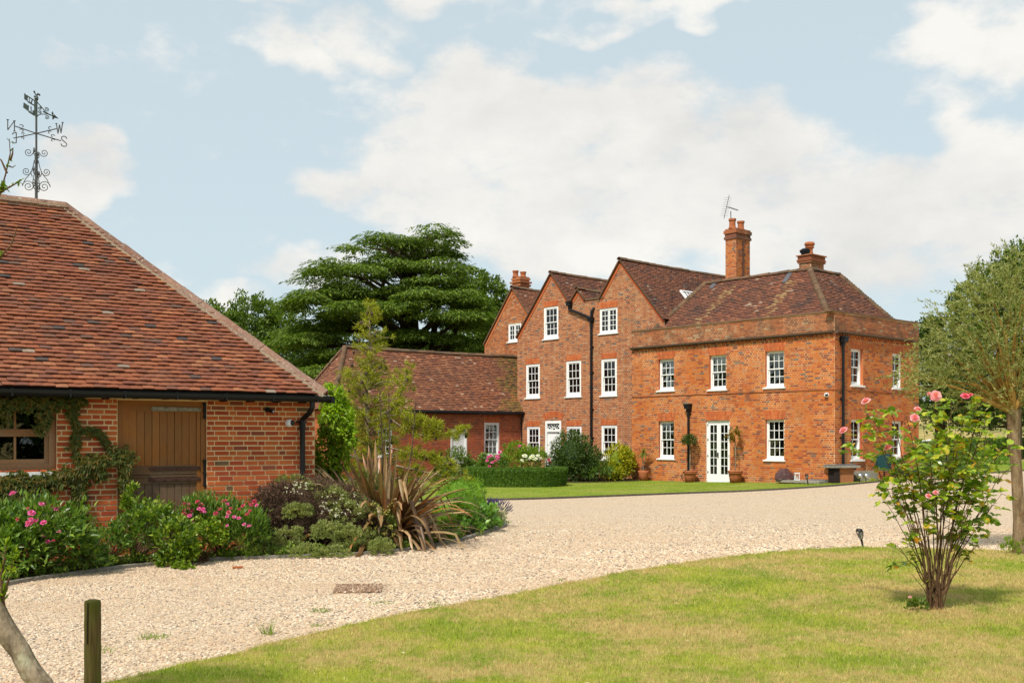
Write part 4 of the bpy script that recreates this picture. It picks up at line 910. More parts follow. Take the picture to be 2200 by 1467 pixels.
# ================================================================== WING
dW = np.array((.81, .586)); dW /= np.linalg.norm(dW); nW = np.array((dW[1], -dW[0])); oW = np.array((-7.23, 42.04))
wing = thing('brick_wing', 'long single storey brick wing with a steep tiled roof left of the gables', 'outbuilding', (-3, 45, 0))
F5 = Fr((*(oW+dW*.25-nW*.2), 0), dW); L5 = 9.6
H5 = {k: F5.hole(*v) for k, v in dict(W=(1040.5, 1073, 907.5, 981), D=(967.8, 1003, 922, 1016), X=(812, 843, 914, 980)).items()}; hl5 = list(H5.values())
P5 = [(0, -.1), (L5, -.1), (L5, 2.84), (0, 2.84)]; g = G(); slab(g, F5, P5, hl5)
for h in hl5: reveal(g, F5, h, .12, 1)
g.build('wall', [M['mortar_wing'], M['brick_rubbed']], wing)
g = G(); g.mats(BV, BF, bricks(F5, P5, hl5, 0, .073, .225, 'SHS', seed=31)); g.build('brickwork', M['brick_wing'], wing, kind='stuff')
g = G(); c0, c1 = np.array(F5.p(0, 0)[:2]), np.array(F5.p(0, 0, -3.6)[:2]); c2 = np.array(F5.p(L5+1, 0, -3.6)[:2])
g.add([(*c0, -.1), (*c1, -.1), (*c1, 2.84), (*c0, 2.84)], [(0, 1, 2, 3)]); g.add([(*c1, -.1), (*c2, -.1), (*c2, 2.84), (*c1, 2.84)], [(0, 1, 2, 3)]); g.build('rear_wall', M['brick_wing'], wing)
window(wing, F5, H5['W'], rec=.03, fw=.075, rows=4, cols=3, blind=.15, sill=True, sw=.02); window(wing, F5, H5['X'], rec=.03, fw=.075, rows=4, cols=3, sw=.02)
for k in 'WX': h = H5[k]; arch(wing, F5, h[0], h[1], h[3], .29, .05)
a0, a1, z0, z1 = H5['D']; g = G(); rect_frame(g, F5, a0, a1, z0, z1, .08, -.1, .01, 0, .02); wd = g.build('plank_door', M['white_paint'], wing, label='small white plank door')
for k in range(5): w_ = (a1-a0-.16)/5; G().box(F5, a0+.08+w_*k+.003, a0+.08+w_*(k+1)-.003, z0+.02, z1-.08, -.07, -.035-.002*(k % 2)).build('plank', M['white_paint'], wd)
S5 = slope((*oW, 2.86), None, nW, math.atan2(2.65, 1.99)); PW = [(0, 0), (9.75, 0), (10.9, 3.31), (1.58, 3.31)]
oH = oW-nW*3.98; S6 = slope((*oH, 2.86), None, -dW, math.atan2(2.65, 1.58)); PH = [(0, 0), (3.98, 0), (1.99, 3.085)]
g = G(); slab(g, S5, PW); slab(g, S6, PH); apx = np.array(S5.p(1.58, 3.31)); rgt = np.array(S5.p(10.9, 3.31)); g.add([tuple(apx), tuple(rgt), (*(np.array(S5.p(10.9, 0))[:2]-nW*3.98), 2.86), (*oH, 2.86)], [(0, 1, 2, 3)])
g.build('roof', M['underlay'], wing); tw = tiles(S5, PW, .098, .165, 41, .9); mi = []
for m in tw:
    l = m[:3, 3]-S5.o; a, r = l@S5.A, l@S5.R; mi.append(1 if (9.95-a+r*.33) < .9+.9*abs(math.sin(r*2.3+1))*(1 if (int(a*7+r*9) % 3) else .4) else 0)
pieces('roof_tile', 'roof_tiles', wing, TV_, TF_, tw+tiles(S6, PH, .095, .165, 42, 1.3), [M['tile_wing'], M['tile_moss']], mi+[0]*(len(tiles(S6, PH, .095, .165, 42, 1.3))), singles=0)
g = G(); g.mats(RV, RF, ridge_line(apx+(0, 0, .05), rgt+(0, 0, .05), .45, .12, 43, sag=.05)); g.mats(RV, RF, ridge_line((*oW, 2.92), apx+(0, 0, .05), .13, .105, 44, .25, .05, .15)); g.mats(RV, RF, ridge_line((*oH, 2.92), apx+(0, 0, .05), .13, .12, 45, .25, .05, .15))
g.build('ridge_tiles', M['ridge_dark'], wing, kind='stuff')
g = G(); g.tube([(*(oW+nW*.05-dW*.1), 2.80), (*(oW+nW*.05+dW*9.65), 2.80)], .065, 8); g.box(F5, 0, L5, 2.74, 2.84, .0, .18); g.build('gutter', M['black_iron'], wing)
a_ = F5.px(1122.3, d=.1); g = G(); g.tube([F5.p(a_, 2.8, .2), F5.p(a_, 2.6, .08), F5.p(a_, .1, .08)], .05, 8); g.build('drainpipe', M['black_iron'], wing)
# ================================================================== BARN
barn = thing('barn', 'low brick barn with a long sweep of mottled clay roof tiles at the left', 'barn', (-6, 15, 0))
eB = np.array((.821, .571)); eB /= np.linalg.norm(eB); nB = np.array((eB[1], -eB[0])); oB = np.array((-9.28, 12.24)); LB = 7.51
FB = Fr((*oB, 0), eB); hD = FB.hole(252.5, 443.5, 861, 1187); a1 = FB.px(121); zs, zt = FB.px(60, 1013)[1], FB.px(60, 849)[1]; hW = (a1-1.75, a1, zs, zt)
PB = [(-2, -.1), (LB, -.1), (LB, 2.31), (-2, 2.31)]; g = G(); slab(g, FB, PB, [hD, hW])
for h in (hD, hW): reveal(g, FB, h, .14, 1)
g.add([FB.p(LB, -.1), FB.p(LB, -.1, -6.1), FB.p(LB, 2.31, -6.1), FB.p(LB, 2.31)], [(0, 1, 2, 3)], 1); g.add([FB.p(-2, -.1, -6.1), FB.p(LB, -.1, -6.1), FB.p(LB, 2.31, -6.1), FB.p(-2, 2.31, -6.1)], [(0, 1, 2, 3)], 1); g.add([FB.p(-2, -.1), FB.p(-2, -.1, -6.1), FB.p(-2, 2.31, -6.1), FB.p(-2, 2.31)], [(0, 1, 2, 3)], 1)
g.build('wall', [M['mortar_barn'], M['brick_barn']], barn)
aD0, aD1 = hD[0], hD[1]
# flat joints: bricks differ left and right of the door, as two bricklayers left them
bL = bricks(FB, [(-2, 0), (aD0, 0), (aD0, 2.31), (-2, 2.31)], [hD, hW], 0, .075, .225, 'SSHS', seed=51, proud=.009, joint=.018)
bR = bricks(FB, [(aD1, 0), (LB, 0), (LB, 2.31), (aD1, 2.31)], [hD, hW], .004, .075, .225, 'SSSH', seed=52, proud=.007, joint=.015)
g = G(); FBe = Fr(FB.p(LB, 0), -nB); br = bL+bR
pieces('brick', 'brickwork', barn, BV, BF, br, [M['brick_barn']])
g = G(); g.mats(BV, BF, bricks(FBe, [(0, 0), (6.1, 0), (6.1, 2.31), (0, 2.31)], (), 0, .075, .225, 'SSH', seed=53, proud=.008)); g.build('end_wall_brickwork', M['brick_barn'], barn, kind='stuff')
# roof
PI_B = math.atan2(3.16, 3.28); LNB = math.hypot(3.16, 3.28); EZ = 2.36
SB = slope(FB.p(0, EZ, .22), None, nB, PI_B); PR = [(-2.6, 0), (7.63, 0), (4.45, LNB), (-2.6, LNB)]
eo = SB.p(7.63, 0); SE = slope(eo, None, eB, math.atan2(3.16, 3.18)); PE = [(0, 0), (6.56, 0), (3.28, math.hypot(3.16, 3.18))]
g = G(); slab(g, SB, PR); slab(g, SE, PE); q0 = SB.p(4.45, LNB); q1_ = SB.p(-2.6, LNB); bk0 = SE.p(6.56, 0); bk1 = tuple(np.array(bk0)-np.array((*eB, 0))*10.33)
g.add([q0, q1_, bk1, bk0], [(0, 1, 2, 3)]); g.build('roof', M['underlay'], barn)
tb = tiles(SB, PR, .0885, .165, 61, 1.0)
pieces('roof_tile', 'roof_tiles', barn, TV_, TF_, tb, [M['tile_barn']])
g = G(); g.mats(TV_, TF_, tiles(SE, PE, .0885, .165, 62, 1.0)); g.build('end_roof_tiles', M['tile_barn'], barn, kind='stuff')
# ridge and hip: big angular tiles bedded in cement
def vridge(n=1):
    V = []; 
    for x in (0, 1):
        for (y, z_) in ((-1, -.62), (-.12, .06), (.12, .06), (1, -.62), (-.93, -.76), (-.10, -.10), (.10, -.10), (.93, -.76)): V.append((x, y, z_+(.04 if x else 0)))
    F = [(0, 1, 9, 8), (1, 2, 10, 9), (2, 3, 11, 10), (4, 12, 13, 5), (6, 14, 15, 7), (0, 8, 12, 4), (3, 7, 15, 11), (0, 4, 5, 1), (1, 5, 6, 2), (2, 6, 7, 3), (8, 9, 13, 12), (9, 10, 14, 13), (10, 11, 15, 14)]
    return V, [F]
VV, VF = vridge(); up_ = np.array((0, 0, .055))
hip = ridge_line(np.array(eo)+up_*1.3, np.array(q0)+up_, .44, .165, 63, drop=.0); rdg = ridge_line(np.array(q1_)+up_, np.array(q0)+up_, .44, .165, 64, drop=.0)
pieces('ridge_tile', 'ridge_tiles', barn, VV, VF, hip+rdg, [M['ridge']])
g = G()
for a_, b_ in ((np.array(eo), np.array(q0)), (np.array(q1_), np.array(q0))):
    d_ = b_-a_; x_ = d_/np.linalg.norm(d_); y_ = np.cross((0, 0, 1), x_); y_ /= np.linalg.norm(y_); z2 = np.cross(x_, y_)
    f_ = Fr(a_, x_, y_, z2); g.box(f_, 0, np.linalg.norm(d_), -.145, .145, -.09, -.01)
g.build('cement_bedding', M['cement'], barn)
# eaves: dark boards, rafter feet, gutter
g = G(); g.box(FB, -2, LB+.1, 2.30, 2.36, .0, .20); g.build('eaves_board', M['black_iron'], barn)
g = G()
for k in range(16): a_ = LB-.25-k*.42; (g.box(FB, a_-.03, a_+.03, 2.235, 2.30, .004, .20) if not (aD0-.05 < a_ < aD1+.05) else g.box(FB, a_-.03, a_+.03, 2.25, 2.30, .004, .16))
g.build('rafter_feet', M['black_iron'], barn)
V = []; F = []; prof = [(-.06, .03), (-.056, -.012), (-.035, -.045), (0, -.058), (.035, -.045), (.056, -.012), (.06, .03), (.052, .03), (.03, -.035), (0, -.048), (-.03, -.035), (-.05, .03)]
for a_ in (-2.5, LB+.16):
    for (x, z_) in prof: V.append(FB.p(a_, 2.305+z_, .29+x))
n = len(prof); F = [(k, (k+1) % n, n+(k+1) % n, n+k) for k in range(n)]; g = G().add(V, F); g.poly(V[n:n+7]); g.box(FB, LB+.12, LB+.18, 2.24, 2.345, .19, .36)
for k in range(12): a_ = LB-.1-k*.72; g.box(FB, a_-.012, a_+.012, 2.245, 2.35, .226, .353)
g.build('gutter', M['black_iron'], barn)
ap = FB.px(650, d=.08); g = G(); ah = ap+.07
g.tube([FB.p(ah, 2.26, .29), FB.p(ah, 2.17, .29), FB.p(ah-.02, 2.08, .22), FB.p(ap, 1.99, .08), FB.p(ap, 1.88, .08), FB.p(ap, .0, .08)], .041, 10)
g.tube([FB.p(ap, 1.84, .08), FB.p(ap, 1.92, .08)], .049, 10); g.box(FB, ap-.08, ap+.08, 1.93, 1.96, 0, .05); g.build('drainpipe', M['black_iron'], barn)
# window
w = window(barn, FB, hW, rows=2, cols=4, style='sash', rec=.05, fw=.085, sill=False, mat=M['frame_wood'], bar=.030, st=.055, rail=.05, label='brown timber window half covered by creeper')
g = G(); g.box(FB, hW[0]-.03, hW[1]+.03, hW[2]-.07, hW[2]-.003, -.1, .05); g.build('sill', M['sill_stone'], w)
# stable door
a0, a1, z0, z1 = hD; D = -.05; g = G(); rect_frame(g, FB, a0, a1, z0, z1, .072, D-.08, D+.02, 0, .02, .06); door = g.build('stable_door', M['door_wood'], barn, label='brown two-part plank stable door with long strap hinges')
zz = lambda py: FB.px(348, py)[1]; l, r = a0+.075, a1-.03-.045; st = .10
zm0, zm1, zm2, zm3 = zz(1000), zz(1019.5), zz(1021.5), zz(1039)
g = G(); g.box(FB, l, l+st, z0+.02, z1-.062, D-.04, D+.004); g.box(FB, r-.055, r, z0+.02, z1-.062, D-.04, D+.004); g.box(FB, l+st, r-.055, zz(884), z1-.062, D-.04, D+.003); g.build('stiles', M['door_wood'], door)
g = G(); g.box(FB, l+st, r-.055, zm1+.004, zm0, D-.04, D+.006); g.box(FB, l+st, r-.055, zm3, zm1-.004, D-.04, D+.001); g.box(FB, l+st, r-.055, zm1-.035, zm1-.006, D-.03, D+.014); g.build('middle_rails', M['door_worn'], door)
n = 9; w_ = (r-.055-l-st)/n
for k in range(n):
    for (b, t, m_) in ((zm0, zz(884), 'door_wood'), (z0+.02, zm3, 'door_worn')):
        G().box(FB, l+st+w_*k+.0035, l+st+w_*(k+1)-.0035, b, t, D-.035, D-.010-.002*((k*7) % 3)).build('plank', M[m_], door)
G().box(FB, l, r, z0, z1-.06, D-.10, D-.045).build('door_backing', M['unlit'], door)
def strap(y0, y1, px0, mat):
    za, zb_ = zz(y1), zz(y0); s0 = FB.px(px0); g = G(); zc = (za+zb_)/2; e = .03
    V = [FB.p(s0, zc, D+.009), FB.p(s0+e, za, D+.009), FB.p(r+.01, za+.006, D+.009), FB.p(r+.01, zb_-.006, D+.009), FB.p(s0+e, zb_, D+.009)]; V2 = [tuple(np.array(v)+FB.N*.010) for v in V]
    g.add(V+V2, [(0, 1, 6, 5), (1, 2, 7, 6), (2, 3, 8, 7), (3, 4, 9, 8), (4, 0, 5, 9)]); g.poly(V2)
    for k in range(5): a_ = s0+.06+(r-s0-.08)*k/4; g.lathe((0, 0, 0), [(0, 0)], 3) if False else g.box(FB, a_-.009, a_+.009, zc-.009, zc+.009, D+.019, D+.026)
    g.build('strap_hinge', mat, door)
strap(873.5, 883, 324.6, M['steel_dull'] if 'steel_dull' in M else plain('dull_galvanised_iron', (.24, .22, .17), .6, .4, .5, 20, .3)); strap(1002, 1011, 321, M['rust']); strap(1025, 1034, 320.5, M['rust'])
g = G()
for y0, y1 in ((867, 896), (990, 1044)):
    aa_ = FB.px(440); g.tube([FB.p(aa_, zz(y1), D+.04), FB.p(aa_, zz(y0), D+.04)], .017, 8)
    for y in (y0, (y0+y1)/2, y1): g.tube([FB.p(aa_, zz(y)-.015, D+.045), FB.p(aa_, zz(y)+.015, D+.045)], .026, 8)
g.build('hinge_pins', M['black_iron'], door)
# cameras and lamp on the walls
def dome_cam(f, px, py, r, label, d=0.):
    a_, z_ = f.px(px, py); t = thing('security_camera', label, 'security camera', f.p(a_, z_, 0)); g = G(); V = []; F = []; seg = 16; R_ = [(1.0, 0), (1.0, .35), (.97, .9), (.8, 1.35), (.5, 1.6), (0, 1.7)]
    for (q, h) in R_:
        for k in range(seg): th = 2*math.pi*k/seg; V.append(f.p(a_+r*q*math.cos(th), z_+r*q*math.sin(th), r*h*.8+.004))
    g.add(V, [(i*seg+k, i*seg+(k+1) % seg, (i+1)*seg+(k+1) % seg, (i+1)*seg+k) for i in range(len(R_)-1) for k in range(seg)]); g.build('housing', M['white_plastic'], t, True)
    g = G(); c = Vector(f.p(a_+r*.42, z_+r*.05, r*1.1)); V = []
    for i in range(7):
        for k in range(12): th = math.pi*i/6; ph = 2*math.pi*k/12; V.append(tuple(c+Vector((math.sin(th)*math.cos(ph), math.sin(th)*math.sin(ph), math.cos(th)))*r*.66))
    g.add(V, [(i*12+k, (i+1)*12+k, (i+1)*12+(k+1) % 12, i*12+(k+1) % 12) for i in range(6) for k in range(12)]); g.build('lens', M['black_gloss'], t, True)
dome_cam(FB, 620, 909, .066, 'white dome security camera on the barn wall beside the drainpipe'); dome_cam(F1, 1777, 848.5, .08, 'small white camera on the house wall near its right corner')
a_, z_ = FB.px(573, 880); t = thing('spotlight', 'small black spotlight on the barn wall left of the dome camera', 'spotlight', FB.p(a_, z_, 0)); g = G(); g.tube([FB.p(a_, z_, .002), FB.p(a_, z_, .035)], .04, 10); g.tube([FB.p(a_, z_, .03), FB.p(a_+.02, z_-.03, .07)], .014, 6); g.build('bracket', M['black_iron'], t)
g = G(); g.tube([FB.p(a_-.01, z_-.0, .05), FB.p(a_+.06, z_-.03, .12)], [.022, .034], 10); g.build('lamp_head', M['black_iron'], t); G().tube([FB.p(a_+.06, z_-.03, .12), FB.p(a_+.068, z_-.033, .127)], .029, 10).build('lamp_glass', M['steel'], t)

# ------------------------------------------------------------------ weathervane
dv = 0.; aq = None
rp = np.array(q1_); rq = np.array(q0); q_ = (78-CX)/FPX; dx, dy = (rq-rp)[:2]; tt = (q_*rp[1]-rp[0])/(dx-q_*dy); vb = rp+(rq-rp)*tt; vx0, vy0 = vb[0], vb[1]
vz = lambda py: EYE+(HY-py)*vy0/FPX; ppm = FPX/vy0
wv = thing('weathervane', 'ornate iron weathervane with letters and scrolls on the barn ridge', 'weathervane', (vx0, vy0, vz(433)))
g = G(); g.tube([(vx0, vy0, vz(433)-.1), (vx0, vy0, vz(335))], .024, 8); g.tube([(vx0, vy0, vz(335)), (vx0, vy0, vz(250))], .017, 8); g.build('pole', M['dark_iron'], wv)
def spiral(c, r, turns, start, sgn, n=26): return [(c[0]+sgn*r*(1-.86*k/n)*math.cos(start+turns*2*math.pi*k/n), c[1]+r*(1-.86*k/n)*math.sin(start+turns*2*math.pi*k/n)) for k in range(n+1)]
def to3(pts, dirv): return [(vx0+dirv[0]*x, vy0+dirv[1]*x, z_) for x, z_ in pts]
ang = [rad(10), rad(100), rad(190), rad(280)]
for th in ang:
    dv_ = (math.cos(th), math.sin(th)); g = G(); s_ = 1/ppm
    top = spiral((13*s_+.02, vz(328)), 9*s_, 1.6, math.pi, 1); line = [(0.03, vz(330))]; 
    g.tube(to3([(.022, vz(352)), (.02, vz(335))]+top, dv_), .0065, 5)
    g.tube(to3([(.03, vz(345)), (.05, vz(358)), (11*s_, vz(372)), (22*s_, vz(386)), (28*s_, vz(400))]+spiral((16*s_, vz(401)), 12.5*s_, 1.9, 0, 1), dv_), .0065, 5)
    g.tube(to3([(8*s_, vz(380)), (11*s_, vz(372))]+spiral((20*s_, vz(369)), 9*s_, 1.7, math.pi, 1), dv_), .0065, 5); g.build('scroll', M['dark_iron'], wv)
def stroke(g, pts, o, dirv, r=.009):
    g.tube([(o[0]+dirv[0]*x, o[1]+dirv[1]*x, o[2]+z_) for x, z_ in pts], r, 5)
LET = {'N': [[(0, -.5), (0, .5)], [(0, .5), (.6, -.5)], [(.6, -.5), (.6, .5)], [(-.1, -.5), (.1, -.5)], [(-.1, .5), (.1, .5)], [(.5, .5), (.7, .5)]],
       'E': [[(0, -.5), (0, .5)], [(0, .5), (.5, .5)], [(0, 0), (.38, 0)], [(0, -.5), (.5, -.5)], [(.5, .5), (.5, .36)], [(.5, -.5), (.5, -.36)]],
       'W': [[(0, .5), (.22, -.5)], [(.22, -.5), (.42, .35)], [(.42, .35), (.62, -.5)], [(.62, -.5), (.84, .5)], [(-.1, .5), (.1, .5)], [(.74, .5), (.94, .5)]],
       'S': [[(.55, .3), (.48, .46), (.28, .52), (.08, .42), (.04, .22), (.2, .05), (.42, -.08), (.56, -.26), (.46, -.46), (.26, -.52), (.06, -.44), (0, -.28)]]}
zc = vz(287)
# arms: (letter, tip pixel, depth step, mirrored)
armN = Vector((-.80, -.50)).normalized()
for ch, d2, ln, mir in (('N', (-.86, -.51), .44, True), ('S', (.86, .51), .42, False), ('E', (-.86, .51), .36, True), ('W', (.86, -.51), .36, False)):
    d2 = Vector(d2).normalized(); 
    tipx = {'N': 31, 'S': 131, 'E': 35, 'W': 121}[ch]; tipy = {'N': 271, 'S': 303, 'E': 296, 'W': 277}[ch]
    # arm end measured on the photo; arms really fall and rise only by perspective and a slight lean
    ex = (tipx-78)/ppm; ty_ = vy0+(d2.y/abs(d2.x))*abs(ex)*.95; tip = Vector(((tipx-CX)/FPX*ty_, ty_, EYE+(HY-tipy)*ty_/FPX)); base = Vector((vx0, vy0, zc)); hd = Vector((tip.x-vx0, tip.y-vy0)).normalized()
    g = G(); g.tube([base, tip], .0085, 6)
    for sg in (1, -1):
        m_ = base.lerp(tip, .66); sp = [(math.cos(.3+k*.45)*.038*(1-.07*k), .036*sg+math.sin(.3+k*.45)*.03*(1-.07*k)*1) for k in range(11)]
        g.tube([(m_.x+hd.x*x, m_.y+hd.y*x, m_.z+z_) for x, z_ in sp], .0065, 5)
    g.build('compass_arm', M['dark_iron'], wv)
    g = G(); H_ = .165; rt = Vector((1, 0)) if True else hd
    dl = Vector((abs(hd.x), hd.y*(1 if hd.x > 0 else -1)))      # letters stand in the plane of their arm
    for st_ in LET[ch]:
        pts = [((-x if mir else x)*H_*1.0, y*H_) for x, y in st_]
        g.tube([(tip.x+dl.x*x, tip.y+dl.y*x, tip.z+y) for x, y in pts], .0085, 5)
    g.build('letter_'+ch.lower(), M['dark_iron'], wv)
# banner, arrow and finial
FVn = Fr((vx0, vy0, 0), (.88, .47)); k_ = 1/ppm/.88*1.0
def vp(px, py): return ((px-78)/ppm/.93, vz(py))
bn = [[(0, 0), (-7, -5), (-14, -8), (-18, -11), (-22, -17)], [(-22, -17), (-22, -3), (-17, 2), (-12, 5)]]
g = G()
def plate(pts, th=.006):
    f = [FVn.p(*vp(78+x, 219+y), th/2) for x, y in pts]; b = [FVn.p(*vp(78+x, 219+y), -th/2) for x, y in pts]; n = len(pts)
    g.poly(f); g.poly(b[::-1]); g.add(f+b, [(i, (i+1) % n, n+(i+1) % n, n+i) for i in range(n)])
plate([(-22, -15), (-17, -11), (-17, 1), (-22, -2)]); plate([(-17, -11), (-15.5, -10), (-15.5, 3), (-17, 1)]); plate([(-13.5, -9), (-12, -8), (-12, 5), (-13.5, 4)])
plate([(-17, -11.5), (0, -1), (0, 1.5), (-17, -8.5)]); plate([(-12, 5), (-8, -3), (-6.5, -2), (-9, 8)]); plate([(-15.5, 1), (0, 9), (0, 12), (-15.5, 4)]); plate([(-4, -1), (0, 0), (0, 33), (-4, 30)])
plate([(-23, 5), (-17, 9), (-17, 21), (-24, 16)]); plate([(-17, 9), (-13, 11), (-14, 24), (-17, 21)]); plate([(-10.5, 11), (-8.5, 12), (-8.5, 26), (-10.5, 25)]); plate([(-14, 21), (-4, 27), (-4, 31), (-14, 25)]); plate([(-7, 19), (-4, 20), (-4, 28), (-7, 26)])
g.build('banner', M['copper_green'], wv)
g = G(); tp = lambda x, y: FVn.p(*vp(78+x, 219+y))
g.tube([tp(1, 0), tp(6, 6), tp(12, 13), tp(17, 20), tp(22, 22)], .008, 5); g.tube([tp(1, 32), tp(5, 27), tp(10, 25), tp(18, 24), tp(22, 22)], .008, 5); g.tube([tp(12, 19), tp(22, 23), tp(34, 27)], .010, 6); g.tube([tp(31, 25), tp(34, 27), tp(41, 30)], [.028, .022, .002], 8)
for cx_, cy_, r_, s0, sg in ((19, 14, 4.6, 2.4, 1), (19.5, 29.5, 4.6, -2.4, 1), (6, 13, 3.6, 1.5, 1), (6, 21, 3.6, -1.5, 1)):
    g.tube([tp(cx_+sg*r_*(1-.8*k/16)*math.cos(s0-sg*1.5*2*math.pi*k/16*(1 if s0 > 0 else -1)), cy_-r_*(1-.8*k/16)*math.sin(s0-1.5*2*math.pi*k/16*(1 if s0 > 0 else -1))) for k in range(17)], .0065, 5)
for (x0, y0, x1, y1) in ((30, 24, 29.5, 16), (31, 27, 30.5, 34)): g.tube([tp(x0, y0), tp((x0+x1)/2, (y0+y1)/2), tp(x1, y1)], [.006, .018, .004], 6)
g.build('arrow', M['copper_green'], wv)
g = G(); g.tube([tp(0, 32), tp(0, -2)], .020, 8); g.tube([tp(0, -2), tp(0, -6), tp(1, -9), tp(0, -14)], [.018, .034, .026, .012], 8)
g.tube([tp(0, -12), tp(-2, -17), tp(-4, -21), tp(-3.5, -23)], [.010, .009, .016, .010], 6); g.tube([tp(0, -13), tp(3, -17), tp(6, -16), tp(7, -13)], [.010, .018, .016, .004], 6); g.tube([tp(0, -8), tp(-4, -11), tp(-3.5, -13)], [.01, .012, .004], 6); g.build('finial', M['copper_green'], wv)
# ================================================================== GRAVEL, GRASS
def inside(pts, poly):
    poly = np.asarray(poly); x, y = pts[:, 0], pts[:, 1]; c = np.zeros(len(pts), bool); j = len(poly)-1
    for i in range(len(poly)):
        xi, yi = poly[i]; xj, yj = poly[j]; m = (yi > y) != (yj > y); c ^= m & (x < (xj-xi)*(y-yi)/((yj-yi) if yj != yi else 1e-9)+xi); j = i
    return c
GPOLY = np.concatenate([NEAR, FAR[::-1]]); LPOLY = np.concatenate([NEAR, back[::-1]])
def samp(n, x0, x1, y0, y1, fn, poly, margin=0):
    q = np.stack([RNG.uniform(x0, x1, n), RNG.uniform(y0, y1, n)], 1); px = CX+FPX*q[:, 0]/q[:, 1]
    q = q[(px > -60-margin) & (px < 2260+margin) & (RNG.random(n) < fn(q[:, 1]))]; return q[inside(q, poly)]
pb = samp(330000, -9, 9.5, 6.4, 24, lambda y: np.clip((12.5/y)**2.0, .0, 1.0)*(1-sst(15, 24, y)), GPOLY)
dc_ = gp(775, 1265.5); on_ = (abs(pb[:, 0]-dc_[0]) < .30) & (abs(pb[:, 1]-dc_[1]) < .34); pb = pb[~on_ | (RNG.random(len(pb)) < .5)]
on_ = (abs(pb[:, 0]-dc_[0]) < .30) & (abs(pb[:, 1]-dc_[1]) < .34)
V = np.c_[pb, gz(pb[:, 0], pb[:, 1])+.001+.018*on_]; me = bpy.data.meshes.new('pebbles'); me.vertices.add(len(V)); me.vertices.foreach_set('co', V.astype(np.float32).ravel())
a_ = me.attributes.new('size', 'FLOAT_VECTOR', 'POINT'); s = (.0065+.0085*RNG.random((len(V), 1))**2.0)*np.clip(V[:, 1:2]/11, .95, 1.45); ed_ = np.min(np.linalg.norm(V[:, None, :2]-NEAR[None, 5:80:3], axis=2), axis=1)[:, None]; s = s*(1+.45*np.clip(1-ed_/1.6, 0, 1)); S_ = s*RNG.uniform(.65, 1.3, (len(V), 3))*np.array((1, 1, .62)); a_.data.foreach_set('vector', S_.astype(np.float32).ravel())
a_ = me.attributes.new('turn', 'FLOAT_VECTOR', 'POINT'); a_.data.foreach_set('vector', (RNG.uniform(-1, 1, (len(V), 3))*np.array((.4, .4, 3.1))).astype(np.float32).ravel())
ob = link_mesh('pebbles', me); props(ob, 'loose pale pebbles scattered over the near part of the drive', kind='stuff')
ng = bpy.data.node_groups.new('pebbles', 'GeometryNodeTree'); ng.interface.new_socket('Geometry', in_out='INPUT', socket_type='NodeSocketGeometry'); ng.interface.new_socket('Geometry', in_out='OUTPUT', socket_type='NodeSocketGeometry')
N_ = ng.nodes; gi = N_.new('NodeGroupInput'); go = N_.new('NodeGroupOutput'); ip = N_.new('GeometryNodeInstanceOnPoints'); ico = N_.new('GeometryNodeMeshIcoSphere'); ico.inputs['Radius'].default_value = 1; ico.inputs['Subdivisions'].default_value = 1
smt = N_.new('GeometryNodeSetMaterial'); smt.inputs['Material'].default_value = M['pebble']; ng.links.new(ico.outputs[0], smt.inputs['Geometry']); ng.links.new(smt.outputs[0], ip.inputs['Instance']); ng.links.new(gi.outputs[0], ip.inputs['Points'])
for nm, sock in (('size', 'Scale'), ('turn', 'Rotation')):
    na = N_.new('GeometryNodeInputNamedAttribute'); na.data_type = 'FLOAT_VECTOR'; na.inputs['Name'].default_value = nm; ng.links.new(na.outputs[0], ip.inputs[sock])
ng.links.new(ip.outputs[0], go.inputs[0]); md = ob.modifiers.new('stones', 'NODES'); md.node_group = ng

def blades(q, z, h, w, name, mat, lean=.5, **kw):
    n = len(q); a = RNG.uniform(0, 2*np.pi, n); dx = np.stack([np.cos(a), np.sin(a)], 1); h_ = h*RNG.uniform(.5, 1.3, n); zz_ = gz(q[:, 0], q[:, 1])+z
    b = RNG.uniform(0, 2*np.pi, n); ln = np.stack([np.cos(b), np.sin(b)], 1)*(h_*lean*RNG.random(n))[:, None]; ww = w*RNG.uniform(.7, 1.3, n)[:, None]*np.clip(q[:, 1:2]/10, .8, 2)
    A_ = np.c_[q-dx*ww/2, zz_]; B_ = np.c_[q+dx*ww/2, zz_]; T_ = np.c_[q+ln, zz_+h_]; V = np.stack([A_, B_, T_], 1).reshape(-1, 3)
    return G().add(V, np.arange(n*3).reshape(-1, 3)).build(name, mat, **kw)
q = samp(640000, -4.5, 9.5, 6.3, 17.2, lambda y: np.clip((9.5/y)**1.6, 0, 1), LPOLY)
blades(q, .010, .040, .0062, 'lawn_grass', M['blade'], 1.0, kind='stuff', label='short patchy grass of the near lawn')
# ragged taller fringe where the lawn meets the gravel
k = RNG.integers(5, 80, 9000); e = NEAR[k]+RNG.normal(0, .05, (9000, 2))+np.array((.03, -.05)); blades(e, .0, .05, .006, 'lawn_fringe', M['blade'], .9, kind='stuff')
qf = samp(60000, -4, 20, 27, 42, lambda y: np.ones_like(y), np.concatenate([fl, hl[::-1]])); blades(qf, .015, .03, .008, 'far_lawn_grass', leaf('far_grass', three((.12, .20, .02), (.18, .27, .03), (.27, .34, .06))), .8, kind='stuff')
